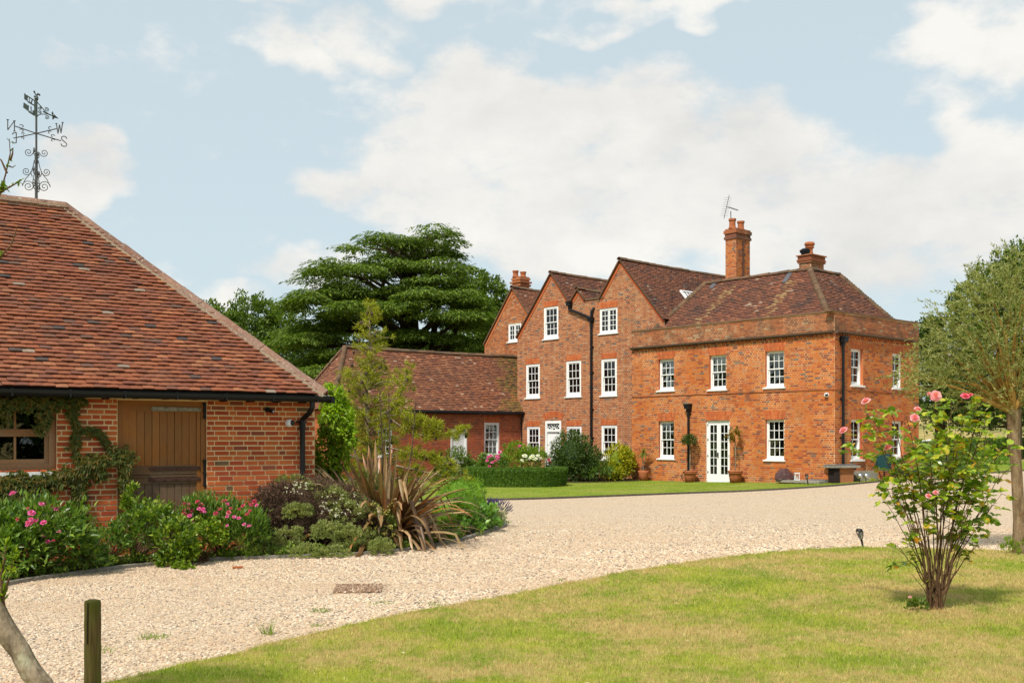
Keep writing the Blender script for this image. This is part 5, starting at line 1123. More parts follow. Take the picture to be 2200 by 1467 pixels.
# fallen leaves and petals
g = G(); r_ = np.random.default_rng(9); q = np.concatenate([samp(900, -4.5, 9.5, 7, 17, lambda y: np.ones_like(y)*.5, LPOLY), samp(900, -6, 8, 8, 22, lambda y: np.ones_like(y)*.35, GPOLY)]); q = q[r_.permutation(len(q))[:230]]
leaves(g, np.c_[q, gz(q[:, 0], q[:, 1])+.045], np.c_[r_.normal(size=(len(q), 2)), np.zeros(len(q))], r_.normal(size=(len(q), 3))*.25+np.array((0, 0, 1.)), .035, .022, 0, r_)
g.build('fallen_leaves', leaf('dry_litter', [(0, (.30, .16, .05)), (.5, (.52, .36, .14)), (.8, (.60, .50, .28)), (1, (.75, .68, .55))]), kind='stuff')
# weeds in the gravel
lim = M['lf_lime']
for i, (px, py, r, n, h, lab) in enumerate([(330, 1370, .13, 90, .05, 'grass tuft in the gravel left of the middle, thickest of three'), (215, 1400, .16, 70, .04, 'low grass tuft in the gravel beside the wooden post'), (575, 1362, .07, 40, .15, 'tall thin weed in the gravel at the lawn edge'), (690, 1313, .12, 70, .04, 'flat green weed in the gravel below the drain cover'), (820, 1297, .15, 60, .03, 'yellowish weed patch in the gravel right of the drain cover'), (930, 1300, .13, 40, .05, 'sparse weed in the gravel near the lawn edge'), (1200, 1247, .10, 40, .03, 'small weed patch in the gravel farthest right'), (680, 1345, .07, 40, .03, 'tiny weed cushion in the gravel near the lawn')]):
    c = gp(px, py); q = np.array(c)+RNG.normal(0, r*.45, (n, 2)); blades(q, 0, h, .007, 'weed', M['lf_lime'], 1.2, label=lab, cat='weed', group='weeds in the gravel')

# ================================================================== THINGS ROUND THE GARDEN
def on_wall(f, px, off): a = f.px(px, d=off); p = f.p(a, 0, off); return p[0], p[1]
# drain cover
c = gp(775, 1265.5); t = thing('drain_cover', 'rusty square drain cover half buried in the gravel', 'drain cover', (*c, 0)); fr_ = Fr((c[0]-.26, c[1], .0), (.99, .12)); fz = Fr((c[0]-.26, c[1]-.3, .012), (1, .10, 0), (-.10, 1, 0), (0, 0, 1)); g = G(); rect_frame(g, fz, 0, .52, 0, .6, .03, -.01, .010); g.build('frame', M['cover_iron'], t)
g = G(); [g.box(fz, .04+k*.056, .04+k*.056+.03, .03, .57, -.01, .010) for k in range(8)]; [g.box(fz, .03, .49, .05+k*.075, .05+k*.075+.028, -.01, .007) for k in range(7)]; g.build('grating', M['cover_iron'], t)
c = gp(500, 1222); G().box(Fr((*c, .012), (.9, .3, 0), (-.3, .9, 0), (0, 0, 1)), 0, .13, 0, .06, -.005, .018).build('tile_shard', M['terracotta'], label='broken piece of orange tile lying on the gravel', cat='tile shard')
# wooden post
c = P(199, 6.4, 0); g = G(); r_ = .050
prof = [(r_*1.02, -.3)]+[(r_*(1.0-.02*k/12+.012*math.sin(k*2.1)), .69*k/12) for k in range(13)]+[(r_*.90, .706), (r_*.5, .712), (0, .708)]; g.lathe((c[0], c[1], 0), prof, 22, sx=1, sy=.95); rq_ = np.random.default_rng(3); ang_ = rq_.uniform(-.035, .03, 22); V_ = g.V[0]; V_[:, :2] = np.array(c[:2])+(V_[:, :2]-np.array(c[:2]))*(1+np.tile(ang_, len(prof)))[:, None]
g.tube([(c[0]-.012, c[1]-r_*.96, .45), (c[0]-.010, c[1]-r_*.97, .70)], .0035, 4, 1); g.build('wooden_post', [M['post_wood'], M['underlay']], None, False, label='short round wooden post, mossy green, at the drive edge', cat='post')
# terracotta pots with trees
def pot(px, off, r, h, name, label, cat, rim=True, f=F1):
    x, y = on_wall(f, px, off); z0 = gz(x, y)+.02; t = thing(name, label, cat, (x, y, z0)); g = G()
    pr = [(0, 0), (r*.72, 0), (r*.86, h*.5), (r*.95, h*.78)]+([(r*1.06, h*.79), (r*1.08, h*.86), (r*1.0, h*.87), (r*1.0, h*.90), (r*1.07, h*.91), (r*1.07, h), (r*.92, h), (r*.9, h*.88), (0, h*.88)] if rim else [(r, h), (r*.9, h), (r*.88, h*.9), (0, h*.9)])
    g.lathe((x, y, z0), pr, 24); g.build('pot', M['terracotta'], t, True); return t, x, y, z0, h
t, x, y, z0, h = pot(1482.5, .42, .24, .42, 'potted_bay_tree', 'clipped dark bay tree in a terracotta pot left of the french door', 'potted tree'); zc = EYE+(HY-948)*y/FPX
g = G(); g.tube([(x, y, z0+h*.85), (x+.01, y, zc)], .018, 6); g.build('trunk', M['trunk_olive'], t); g = G(); cloud(g, (x, y, zc), (.30, .30, .26), 1500, .065, .028, 0, np.random.default_rng(5), 20, 0, .6); g.build('crown', M['lf_dark'], t)
g = G(); g.tube([(x+.33*math.cos(a)*1., y-.1, z0+.22+.26*math.sin(a)) for a in np.linspace(2.0, 4.6, 10)], .012, 5); g.build('hose', M['black_iron'], t)
t, x, y, z0, h = pot(1579.5, .42, .25, .44, 'potted_orange_tree', 'leggy tree with reddish leaves in a terracotta pot right of the french door', 'potted tree'); zc = EYE+(HY-936)*y/FPX
g = G(); g.tube([(x, y, z0+h*.85), (x+.02, y, z0+1.0), (x-.02, y, zc)], .018, 6); g.build('trunk', M['trunk_olive'], t); g = G(); r5 = np.random.default_rng(6); cloud(g, (x, y, zc), (.19, .2, .34), 800, .07, .03, 0, r5, 20, 0, .6); cloud(g, (x-.25, y-.05, zc-.1), (.13, .12, .16), 160, .07, .03, 0, r5, 20); g.build('crown', leaf('orange_green_leaves', [(0, (.05, .09, .015)), (.5, (.11, .14, .02)), (.8, (.26, .14, .03)), (1, (.40, .12, .03))]), t)
t, x, y, z0, h = pot(1382.5, .42, .21, .40, 'potted_cordyline', 'small spiky palm in a plain terracotta pot at the corner of the flat-roofed block', 'potted palm', False); zc = EYE+(HY-972)*y/FPX
g = G(); g.tube([(x, y, z0+h*.85), (x-.03, y, z0+.8), (x, y, zc)], .022, 6); g.build('trunk', M['trunk_olive'], t)
g = G(); r5 = np.random.default_rng(8)
for k in range(60):
    d = Vector(rvec(1, r5)[0]); d.z = abs(d.z)*1.1-.35; d.normalize(); p0 = Vector((x, y, zc)); pts = [p0+d*.40*s_+Vector((0, 0, -.16*s_*s_)) for s_ in (0, .35, .7, 1)]; sd_ = d.cross(Vector((0, 0, 1))).normalized(); V = []
    for q_, w_ in zip(pts, (.010, .014, .010, .002)): V += [tuple(q_-sd_*w_), tuple(q_+sd_*w_)]
    g.add(V, [(0, 1, 3, 2), (2, 3, 5, 4), (4, 5, 7, 6)])
g.build('crown', M['lf_oak'], t)
# stone ledge with barbecue cover, lantern and torch
xa, ya = on_wall(F1, 1668, .5); ap0, ap1 = F1.px(1672, d=.45), F1.px(1800, d=.45); t = thing('stone_ledge', 'low mossy stone ledge along the foot of the house wall', 'ledge', (*F1.p(ap0, 0, .3)[:2], .05))
fl_ = Fr(F1.p(0, .06), F1.A); g = G(); g.box(fl_, ap0, min(ap1, L1-.2), .12, .20, .02, .62); g.build('slab', M['stone'], t); g = G(); g.box(fl_, ap0+.1, min(ap1, L1-.3), -.1, .119, .05, .55); g.build('plinth', M['brick_dark'], t); g = G(); g.box(fl_, ap0+1.0, L1-.25, .20, .235, .02, .12); g.build('lead_strip', M['slate'], t)
x, y = on_wall(F1, 1688, .35); g = G(); r_ = np.random.default_rng(4); V = []
for z_, q_, sh in ((.262, .37, 0), (.30, .38, 0), (.40, .34, .02), (.50, .27, .05), (.58, .19, .04), (.64, .09, -.01), (.655, .0, -.02)):
    for k in range(22): a = 2*math.pi*k/22; q = q_*(1+.10*math.sin(a*5+z_*9)+r_.uniform(-.07, .07)); V.append((x-sh+q*math.cos(a)*(1.0 if math.cos(a) < 0 else .82), y+q*.72*math.sin(a), z_+.03*math.sin(a*3+1)*(q_ > .1)*(q_ < .36)))
g.add(V, [(i*22+k, i*22+(k+1) % 22, (i+1)*22+(k+1) % 22, (i+1)*22+k) for i in range(6) for k in range(22)]); g.build('barbecue_cover', M['maroon'], None, False, label='crumpled maroon cloth cover standing on the stone ledge', cat='cover')
x, y = on_wall(F1, 1711, .45); t = thing('lantern', 'small white lantern beside the maroon cover', 'lantern', (x, y, .26)); g = G(); f_ = Fr((x-.07, y, .262), (1, 0, 0)); [g.box(f_, a, a+.018, 0, .26, d-.018, d) for a in (0, .122) for d in (0, .14)]; g.box(f_, -.01, .15, 0, .02, -.02, .15); g.box(f_, -.01, .15, .22, .25, -.02, .15); g.build('cage', M['white_plastic'], t); G().box(f_, .045, .095, .02, .13, .04, .09).build('candle', M['curtain'], t)
def torch(px, py, d, H, label):
    x, y, _ = P(px, d, 0); z0 = gz(x, y); t = thing('garden_torch', label, 'garden light', (x, y, z0)); g = G(); lean = -.04; hz_ = z0+H
    g.tube([(x, y, z0-.05), (x+lean, y, z0+H*.5)], [.008, .018], 6); g.build('spike', M['black_iron'], t)
    g = G(); 
    for k in range(6):
        a = 2*math.pi*k/6; rr_ = lambda s_: (.02+.032*math.sin(s_*math.pi*.62)); g.tube([(x+lean*(1+s_*.8)+rr_(s_)*math.cos(a), y+rr_(s_)*math.sin(a), z0+H*(.5+.46*s_)) for s_ in (0, .3, .6, .85, 1)], .005, 4)
    g.lathe((x+lean*1.8, y, z0+H*.94), [(0, .03), (.04, .03), (.055, .0), (.05, -.01), (0, -.01)], 12); g.build('cage', M['black_iron'], t); g = G(); g.lathe((x+lean*1.4, y, z0+H*.56), [(0, 0), (.018, 0), (.034, .06), (.032, H*.34), (0, H*.35)], 10); g.build('shade', M['grey_metal'], t)
torch(1737, 1046, 34.3, .38, 'black garden torch standing in the lawn strip before the ledge'); torch(1856, 1176, 16.1, .29, 'black garden torch leaning at the edge of the near lawn')
# stone table at the corner, twin spotlights, trough
x, y, _ = P(1820, 34.6, 0); z0 = gz(x, y); t = thing('stone_table', 'stone table with slate slabs on top at the corner of the house', 'table', (x, y, z0)); ft = Fr((x-.52, y+.1, z0), (.96, .28))
g = G(); g.box(ft, -.0, 1.08, .52, .59, -.45, .1); g.build('tabletop', M['stone'], t); g = G(); g.box(ft, .03, .62, .592, .625, -.4, .05); g.box(ft, .5, 1.0, .594, .632, -.38, .0); g.build('slab', M['slate'], t)
g = G(); g.box(ft, .14, .34, 0, .519, -.35, .02); g.build('leg', M['underlay'], t); g = G(); g.box(ft, .36, .90, 0, .518, -.36, -.03); g.build('pier', M['brick_dark'], t)
x, y, _ = P(1855, 34.4, 0); z0 = gz(x, y)
for k, lab in ((0, 'left one of two shiny floodlights on the grass by the stone table'), (1, 'right one of two shiny floodlights on the grass by the stone table')):
    xx = x-.13+.21*k; t = thing('floodlight', lab, 'floodlight', (xx, y, z0), 'twin floodlights by the stone table'); g = G(); g.tube([(xx, y, z0), (xx, y, z0+.2)], .012, 6); g.build('stake', M['black_iron'], t); g = G(); g.tube([(xx-.02, y+.05, z0+.2), (xx, y-.02, z0+.24), (xx+.03, y-.09, z0+.27)], [.05, .085, .09], 12); g.build('housing', M['steel'], t, True)
x, y, _ = P(1872, 35.4, 0); z0 = gz(x, y); t = thing('stone_trough', 'weathered rectangular stone trough with a withered plant by the house wall', 'planter', (x, y, z0)); ft = Fr((x-.4, y-.05, z0), (.83, .56)); g = G(); rect_frame(g, Fr(ft.p(0, .02, 0), ft.A, ft.N*-1, (0, 0, 1)), 0, .95, 0, .38, .05, 0, .32); g.box(ft, .02, .93, .02, .26, -.36, -.02); g.build('trough', M['stone'], t)
g = G(); stems(g, ft.p(.6, .26, -.18), [ft.p(.55+.1*k, .6-.05*k, -.2) for k in range(4)], .012); g.build('stem', M['dry'], t)
# green oil-fill cabinet
x, y, _ = P(1897, 35.9, 0); z0 = gz(x, y); t = thing('green_cabinet', 'dark green louvred plastic cabinet on a post by the side wall', 'cabinet', (x, y, z0)); fc = Fr((x-.02, y-.28, z0), (.87, .49)); 
g = G(); W_, H0, H1_, Dp = .30, .34, .98, .42; pr = [(0, H0), (W_, H0), (W_, H1_-.06), (0, H1_-.06)]
g.box(fc, 0, W_, H0, H1_-.10, -Dp, 0)
n = 8; V = []
for d in (0, -Dp): V += [fc.p(W_*k/n, H1_-.10+.001+.085*math.sin(math.pi*(.25+.5*k/n))-.06, d) for k in range(n+1)]+[fc.p(W_, H1_-.10, d), fc.p(0, H1_-.10, d)]
m_ = n+3; g.add(V, [(k, k+1, m_+k+1, m_+k) for k in range(n+2)]); g.poly(V[:m_]); g.build('box', M['green_plastic'], t)
g = G(); [g.box(fc, .07, W_-.06, H0+.14+.10*k, H0+.175+.10*k, .0, .025) for k in range(4)]; g.build('louvres', M['green_plastic'], t); g = G(); g.tube([fc.p(.06, -.05, -.1), fc.p(.06, H0+.02, -.1)], .025, 6); g.build('post', M['black_iron'], t)
x, y, _ = P(1940, 37.2, 0); z0 = gz(x, y); g = G(); g.lathe((x, y, z0), [(0, 0), (.24, 0), (.30, .32), (.32, .34), (.28, .35), (.27, .28), (0, .28)], 18); t = thing('black_planter', 'black planter with a thin red-stemmed plant under the right ground floor window', 'planter', (x, y, z0)); g.build('pot', M['slate'], t, True)
g = G(); stems(g, (x, y, z0+.28), [(x+a, y, z0+.75+b) for a, b in ((-.2, .1), (0, .2), (.15, .05), (-.05, 0), (.1, .25))], .01); g.build('stems', M['fl_red'], t)
# white canopy far behind the rose
x, y, _ = P(1998, 52, 0); z0 = gz(x, y); t = thing('garden_canopy', 'white garden canopy far off behind the rose bush', 'canopy', (x, y, z0)); g = G(); zt_ = EYE+(HY-957)*52/FPX; R_ = 1.3
V = [(x-R_, y-R_, zt_), (x+R_, y-R_, zt_), (x+R_, y+R_, zt_), (x-R_, y+R_, zt_), (x, y, zt_+.32), (x-R_, y-R_, zt_-.12), (x+R_, y-R_, zt_-.12), (x+R_, y+R_, zt_-.12), (x-R_, y+R_, zt_-.12)]
g.add(V, [(0, 1, 4), (1, 2, 4), (2, 3, 4), (3, 0, 4)]); g.add(V, [(0, 5, 6, 1), (1, 6, 7, 2), (2, 7, 8, 3), (3, 8, 5, 0)]); g.build('cover', M['white_plastic'], t)
for sx, sy in ((-1, -1), (1, -1), (1, 1), (-1, 1)): G().tube([(x+sx*(R_-.05), y+sy*(R_-.05), z0-.1), (x+sx*(R_-.05), y+sy*(R_-.05), zt_)], .03, 6).build('post', M['grey_metal'], t)
# ================================================================== TREES BEHIND
def px3(px, py, d): return P(px, d, py=py)
def tree(name, label, base, blobs, n, L, Wd, mat, trunk_r=.35, seed=1, group=None, clump=34, csize=.2, bark=None, shell=.55, low=-.8):
    r = np.random.default_rng(seed); x, y = base; zb = gz(x, y); t = thing(name, label, 'tree', (x, y, zb), group); g = G(); tot = sum(b[3]*b[4]+b[3]*b[5] for b in blobs); cs = []
    for b in blobs: cs.append(cloud(g, b[:3], b[3:6], int(n*(b[3]*b[4]+b[3]*b[5])/tot), L, Wd, 0, r, clump, 0, shell, .3, csize, None, low))
    g.build('crown', mat, t); g = G(); zt = max(b[2] for b in blobs); cx = np.mean([b[0] for b in blobs[:2]]); cy = np.mean([b[1] for b in blobs[:2]])
    g.tube([(x, y, zb-.2), (x+(cx-x)*.3, y+(cy-y)*.3, zb+(zt-zb)*.35), (cx, cy, zt)], [trunk_r, trunk_r*.75, trunk_r*.25], 10); g.build('trunk', bark or M['trunk_dark'], t)
    g = G(); cc = np.concatenate(cs); idx = r.choice(len(cc), min(len(cc), 34), False)
    for k in idx:
        e = Vector(cc[k]); s_ = Vector((x+(cx-x)*.4, y+(cy-y)*.4, zb+(zt-zb)*r.uniform(.3, .75))); m = s_.lerp(e, .5)+Vector((0, 0, .08*(e-s_).length)); g.tube([s_, m, e], [trunk_r*.35, trunk_r*.18, trunk_r*.05], 5, 0, False)
    g.build('limbs', bark or M['trunk_dark'], t); return t
def bl(px, py, d, rx, rz, ry=None): c = px3(px, py, d); k = d/FPX; return (*c, rx*k, (ry or rx)*k, rz*k)

# --- the cedar: flat drooping shelves of foliage
def cedar():
    d0 = 66.; k = d0/FPX; cx = (885-CX)*k; r = np.random.default_rng(12); t = thing('cedar_tree', 'huge spreading cedar with flat drooping shelves of foliage behind the wing', 'tree', (cx, d0, 0))
    shelves = [(503, 862, 1002), (517, 738, 940), (531, 880, 992), (548, 765, 900), (570, 800, 1038), (588, 655, 860), (606, 860, 1030), (622, 680, 880), (645, 618, 800), (640, 840, 1062), (672, 700, 930), (690, 600, 780), (682, 900, 1092), (716, 790, 1010), (728, 585, 740), (735, 960, 1090), (752, 680, 900), (770, 575, 740), (775, 870, 1078), (800, 600, 860), (812, 850, 1070)]
    g = G(); lim = G(); zt = EYE+(HY-500)*k
    for si, (py, l, rr_) in enumerate(shelves):
        w = (rr_-l)*k; mx = ((l+rr_)/2-CX)*k; dep = min(w*.5, 4.5)+.8; yc = d0+r.uniform(-3.2, 1.2) if py > 580 else d0+r.uniform(-1, .5); zc = EYE+(HY-py)*k; n = int(w*dep*(1.2 if py < 600 else 2.0))+5
        for i in range(n):
            u = r.uniform(-1, 1); v_ = r.uniform(-1, 1)*math.sqrt(max(0, 1-u*u*.8)); rad_ = r.uniform(.55, 1.15)*(1-.25*abs(u)); x, y = mx+u*(w/2-rad_*.7), yc+v_*dep; side = np.sign(mx+u*w/2-cx) if abs(mx+u*w/2-cx) > 1 else 0
            z_ = zc-.55*abs(u)**2.2*(1 if (u > 0) == (mx > cx) or abs(mx-cx) < 2 else -.1)-abs(v_)*.25+r.uniform(-.30, .22); m = int(215*rad_)
            q = r.normal(size=(m, 2)); q = q/np.linalg.norm(q, axis=1)[:, None]*np.sqrt(r.random((m, 1))); rho = np.linalg.norm(q, axis=1); az = np.arctan2(q[:, 1], q[:, 0]); lob = 1+.28*np.sin(az*5+i)+.12*np.sin(az*9+si)
            P_ = np.stack([x+q[:, 0]*rad_*1.25*lob, y+q[:, 1]*rad_*lob, z_-rad_*.42*rho**2.3+r.normal(size=m)*.035], 1); nrm_ = np.stack([q[:, 0]*.85*rho, q[:, 1]*.85*rho, np.ones(m)], 1)
            D = nrm(np.stack([q[:, 0]+side*.4, q[:, 1], -.55*rho], 1)+r.normal(size=(m, 3))*np.array((.35, .35, .16))); leaves(g, P_, D, nrm_+r.normal(size=(m, 3))*.22, .25, .088, 0, r)
        for q_ in range(5):
            e = Vector((mx+r.uniform(-.45, .45)*w, yc+r.uniform(-.5, .5)*dep, zc-.3)); A0 = Vector((cx+r.uniform(-.4, .4), d0, max(1.5, zc-.8-.28*abs(e.x-cx)))); m_ = A0.lerp(e, .55)+Vector((0, 0, .10*(e-A0).length)); lim.tube([A0, m_, e], [.15, .09, .03], 5, 0, False)
    g.build('crown', M['lf_cedar'], t); g = G()
    for dx, lean, rr in ((0, .0, .75), (-1.4, -.5, .35), (1.1, .6, .38), (-.5, -.2, .3), (2.0, 1.3, .28)): g.tube([(cx+dx*.3, d0+.2*dx, -.3), (cx+dx, d0, 4.5), (cx+dx+lean, d0, zt-1.2-abs(lean)*1.6)], [rr*1.2, rr*.9, rr*.2], 9)
    g.build('trunk', M['trunk_dark'], t); lim.build('limbs', M['trunk_dark'], t)
cedar()
tree('oak_tree', 'rounded dark green tree left of the cedar above the barn roof', (px3(500, 940, 88)[0], 88), [bl(470, 705, 88, 62, 60), bl(545, 690, 88, 60, 55), bl(605, 720, 88, 55, 62), bl(520, 770, 88, 95, 80)], 26000, .26, .15, M['lf_oak'], .4, 21)
tree('oak_tree', 'leafy tree between the cedar and the squat chimney stack', (px3(1050, 940, 80)[0], 80), [bl(1050, 650, 80, 42, 55), bl(1010, 640, 80, 50, 60), bl(1085, 690, 80, 40, 60), bl(1030, 740, 80, 80, 70)], 20000, .24, .14, M['lf_oak'], .4, 22)
tree('yew_tree', 'dark evergreen mass filling the space beneath the cedar', (px3(690, 940, 74)[0], 74), [bl(640, 760, 74, 75, 75), bl(660, 810, 74, 100, 90), bl(780, 780, 76, 110, 80), bl(930, 790, 78, 120, 80), bl(1050, 800, 76, 70, 70)], 24000, .28, .14, M['lf_dark'], .4, 23)
tree('oak_tree', 'tall oak rising behind the silvery tree at the right edge', (px3(2180, 940, 50)[0], 50), [bl(2150, 600, 50, 62, 55), bl(2215, 590, 50, 75, 70), bl(2090, 660, 50, 55, 50), bl(2190, 720, 50, 120, 110)], 24000, .17, .10, M['lf_oak'], .35, 24)
tree('oak_tree', 'dark tree just right of the house corner', (px3(2020, 940, 62)[0], 62), [bl(1990, 740, 62, 45, 55), bl(2050, 740, 62, 70, 65), bl(1990, 850, 62, 60, 80), bl(2080, 850, 62, 80, 90)], 22000, .2, .12, M['lf_dark'], .35, 25)
tree('oak_tree', 'dark woodland tree at the right edge under the silvery crown', (px3(2170, 940, 66)[0], 66), [bl(2150, 850, 66, 90, 95), bl(2250, 840, 66, 100, 110)], 16000, .2, .12, M['lf_dark'], .35, 26)
# distant wood; unseen side and rear trees added so the panes reflect dark
g = G(); r = np.random.default_rng(31); pc = []
for k in range(330):
    a = 2*math.pi*k/330; c, s = math.cos(a), math.sin(a); R_ = 210 if s > .25 else 85; h = r.uniform(5, 7.5) if s > .25 else r.uniform(7, 11)
    x, y = 10+R_*c*(1 if s > .25 else 1.0), 15+R_*s; w_ = 8.5 if s > .25 else 4.5; zb = gz(x, y)
    if s > 0 and y > 40 and -.3 < x/y < .62 and R_ > 100: h *= .75
    if 0 < x/max(y, 1) < .6 and y > 5 and R_ < 100: continue
    m = 150; o = rvec(m, r)*r.random((m, 1))**.3*np.array((w_*.7, w_*.7, h*.55)); p = np.array((x, y, zb+h*.5))+o; p[:, 2] = np.maximum(p[:, 2], zb)
    leaves(g, p, rvec(m, r), rvec(m, r)+np.array((0, 0, 1)), 1.5 if R_ < 100 else 2.6, 1.0 if R_ < 100 else 1.7, 0, r)
g.build('distant_wood', M['lf_dark'], kind='stuff', label='distant wood, with unseen trees added at the sides and rear for dark window reflections')

# --- silvery willow near the right edge
def willow():
    d0 = 15.3; k = d0/FPX; x, y = (2187-CX)*k, d0; zb = gz(x, y); r = np.random.default_rng(41); t = thing('willow_tree', 'silvery narrow-leaved tree with a slim trunk at the right edge', 'tree', (x, y, zb))
    ft = Vector(px3(2178, 880, d0)); g = G(); g.tube([(x+.03, y, zb-.1), (x+.02, y, .5), (x-.02, y, 1.2), (x-.06, y, 1.7), ft], [.115, .085, .078, .08, .105], 12); g.build('trunk', M['trunk_willow'], t)
    blobs = [bl(2140, 760, d0, 150, 120), bl(2070, 790, d0, 100, 90), bl(2025, 755, d0, 58, 62), bl(2120, 660, d0-.2, 90, 80), bl(2200, 640, d0, 100, 90), bl(1955, 805, d0-.3, 42, 28), bl(2230, 800, d0, 110, 90), bl(2180, 590, d0, 75, 60), bl(2125, 625, d0, 55, 50), bl(2050, 690, d0, 60, 45), bl(1985, 810, d0, 60, 40)]
    g = G(); tw = G(); cs = []
    for b in blobs:
        c = np.array(b[:3]); R_ = np.array(b[3:6]); area = R_[0]*R_[2]; ns = int(135*area/.4)
        for i in range(ns):
            dd = rvec(1, r)[0]; p = c+dd*R_*(1-.75*r.random()**1.3); ax = nrm((p-np.array(ft))*np.array((1, 1, .6))+np.array((0, 0, -.1))+r.normal(size=3)*.45); ln = r.uniform(.16, .36)
            m = 16; u = np.linspace(0, 1, m)[:, None]; pts = p+ax*ln*u+np.array((0, 0, -1))*u*u*ln*.35; D = nrm(ax*.9+r.normal(size=(m, 3))*.55); leaves(g, pts, D, r.normal(size=(m, 3))+np.array((0, 0, .8)), .066, .0145, 0, r)
            tw.add([pts[0], pts[m//2], pts[-1], pts[-1]+.002, pts[m//2]+(.004, .004, 0), pts[0]+(.005, .005, 0)], [(0, 1, 4, 5), (1, 2, 3, 4)])
            if i % 26 == 0: cs.append(p)
    g.build('crown', M['lf_willow'], t); tw.build('twigs', M['twig_gold'], t, kind='stuff'); g = G()
    for b in blobs:
        e = Vector(b[:3]); m_ = ft.lerp(e, .5)+Vector((0, 0, .12)); g.tube([ft-Vector((0, 0, .05)), m_+Vector(r.normal(size=3)*.08), e], [.038, .018, .006], 6, 0, False)
    for p in cs:
        e = Vector(p); s_ = ft.lerp(e, r.uniform(.1, .45)); g.tube([s_, s_.lerp(e, .5)+Vector(r.normal(size=3)*.05), e], [.010, .005, .002], 4, 0, False)
    g.build('limbs', M['twig_gold'], t)
willow()

# --- young golden pine behind the flax
def pine():
    d0 = 20.5; k = d0/FPX; x = (795-CX)*k; r = np.random.default_rng(51); t = thing('pine_tree', 'young yellow-green pine with small cones standing behind the spiky flax', 'tree', (x, d0, 0))
    top = Vector(px3(790, 655, d0)); g = G(); tr = lambda u: Vector((x, d0, 0)).lerp(top, u)+Vector((.06*math.sin(u*9), 0, 0)); g.tube([tr(u) for u in (0, .2, .4, .6, .8, 1)], [.075, .065, .05, .035, .02, .008], 7); g.build('trunk', M['trunk_olive'], t)
    # branch tips (pixel x, pixel y) measured on the photo, plus depth offset
    prof = [(665, 12, 20), (690, 42, 30), (720, 32, 45), (745, 55, 42), (775, 50, 40), (800, 70, 60), (825, 85, 85), (850, 78, 100), (880, 95, 110), (910, 100, 120), (940, 110, 110), (975, 115, 135), (1010, 100, 160), (1040, 90, 170)]
    nd_ = G(); br = G(); cones = []
    for py, lw, rw in prof:
        nb = 6 if py < 750 else 11
        for j in range(nb):
            phi = 2*math.pi*(j+r.uniform(-.3, .3))/nb; c, s = math.cos(phi), math.sin(phi); ex = (rw if c > 0 else lw)*.86*k*r.uniform(.6, 1.08); yy = py+r.uniform(-10, 10)
            tipp = Vector(((795-CX)*k+ex*c, d0+ex*s*.9, EYE+(HY-yy)*k)); u0 = min(.97, max(.05, (tipp.z-.25*ex)/top.z)); A0 = tr(u0); mid = A0.lerp(tipp, .5)+Vector((0, 0, .05)); pts = [A0, mid, tipp]; br.tube(pts, [.016, .011, .006], 5, 0, False)
            nt = max(3, int(ex*10))
            for i in range(nt):
                u = .3+.7*i/(nt-1); p = A0*(1-u)**2+mid*2*u*(1-u)+tipp*u*u+Vector(r.normal(size=3)*.055); pass
                m = 31; ax = nrm(np.array(tipp-A0)+r.normal(size=3)*.5+np.array((0, 0, .5))); D = nrm(ax*.55+rvec(m, r)); leaves(nd_, np.array(p)+r.normal(size=(m, 3))*.022, D, rvec(m, r), .095, .011, 0, r)
            if r.random() < .3: cones.append(tipp+Vector(r.normal(size=3)*.04))
    for path, w in (([(840, 900), (880, 930), (930, 938), (975, 930), (1003, 925)], 1), ([(840, 860), (880, 905), (920, 912), (945, 917)], 1), ([(830, 960), (890, 975), (940, 990), (990, 1000)], 1.0), ([(820, 890), (855, 870), (870, 820), (872, 790)], .6), ([(850, 1000), (920, 1015), (990, 1030), (1010, 1040)], .8)):
        pts = [Vector(px3(a, b, d0-.6)) for a, b in path]; br.tube(pts, [.02, .016, .012, .008, .005][:len(pts)], 5, 0, False)
        for i in range(int(46*w)):
            u = r.uniform(.15, 1)*(len(pts)-1); a = int(min(u, len(pts)-1.001)); p = pts[a].lerp(pts[a+1], u-a)+Vector(r.normal(size=3)*np.array((.07, .07, .06))); m = 50; leaves(nd_, np.array(p)+r.normal(size=(m, 3))*.02, nrm(np.array((.4, 0, .35))+rvec(m, r)), rvec(m, r), .095, .011, 0, r)
            if i % 11 == 0: cones.append(p-Vector((0, 0, .03)))
    nd_.build('needles', M['lf_pine'], t); br.build('branches', M['trunk_olive'], t); g = G()
    for i, c in enumerate(cones): blob(g, c, (.032, .032, .042), 0, 7, 4, .2, i)
    g.build('cones', M['trunk_dark'], t, kind='stuff')
pine()

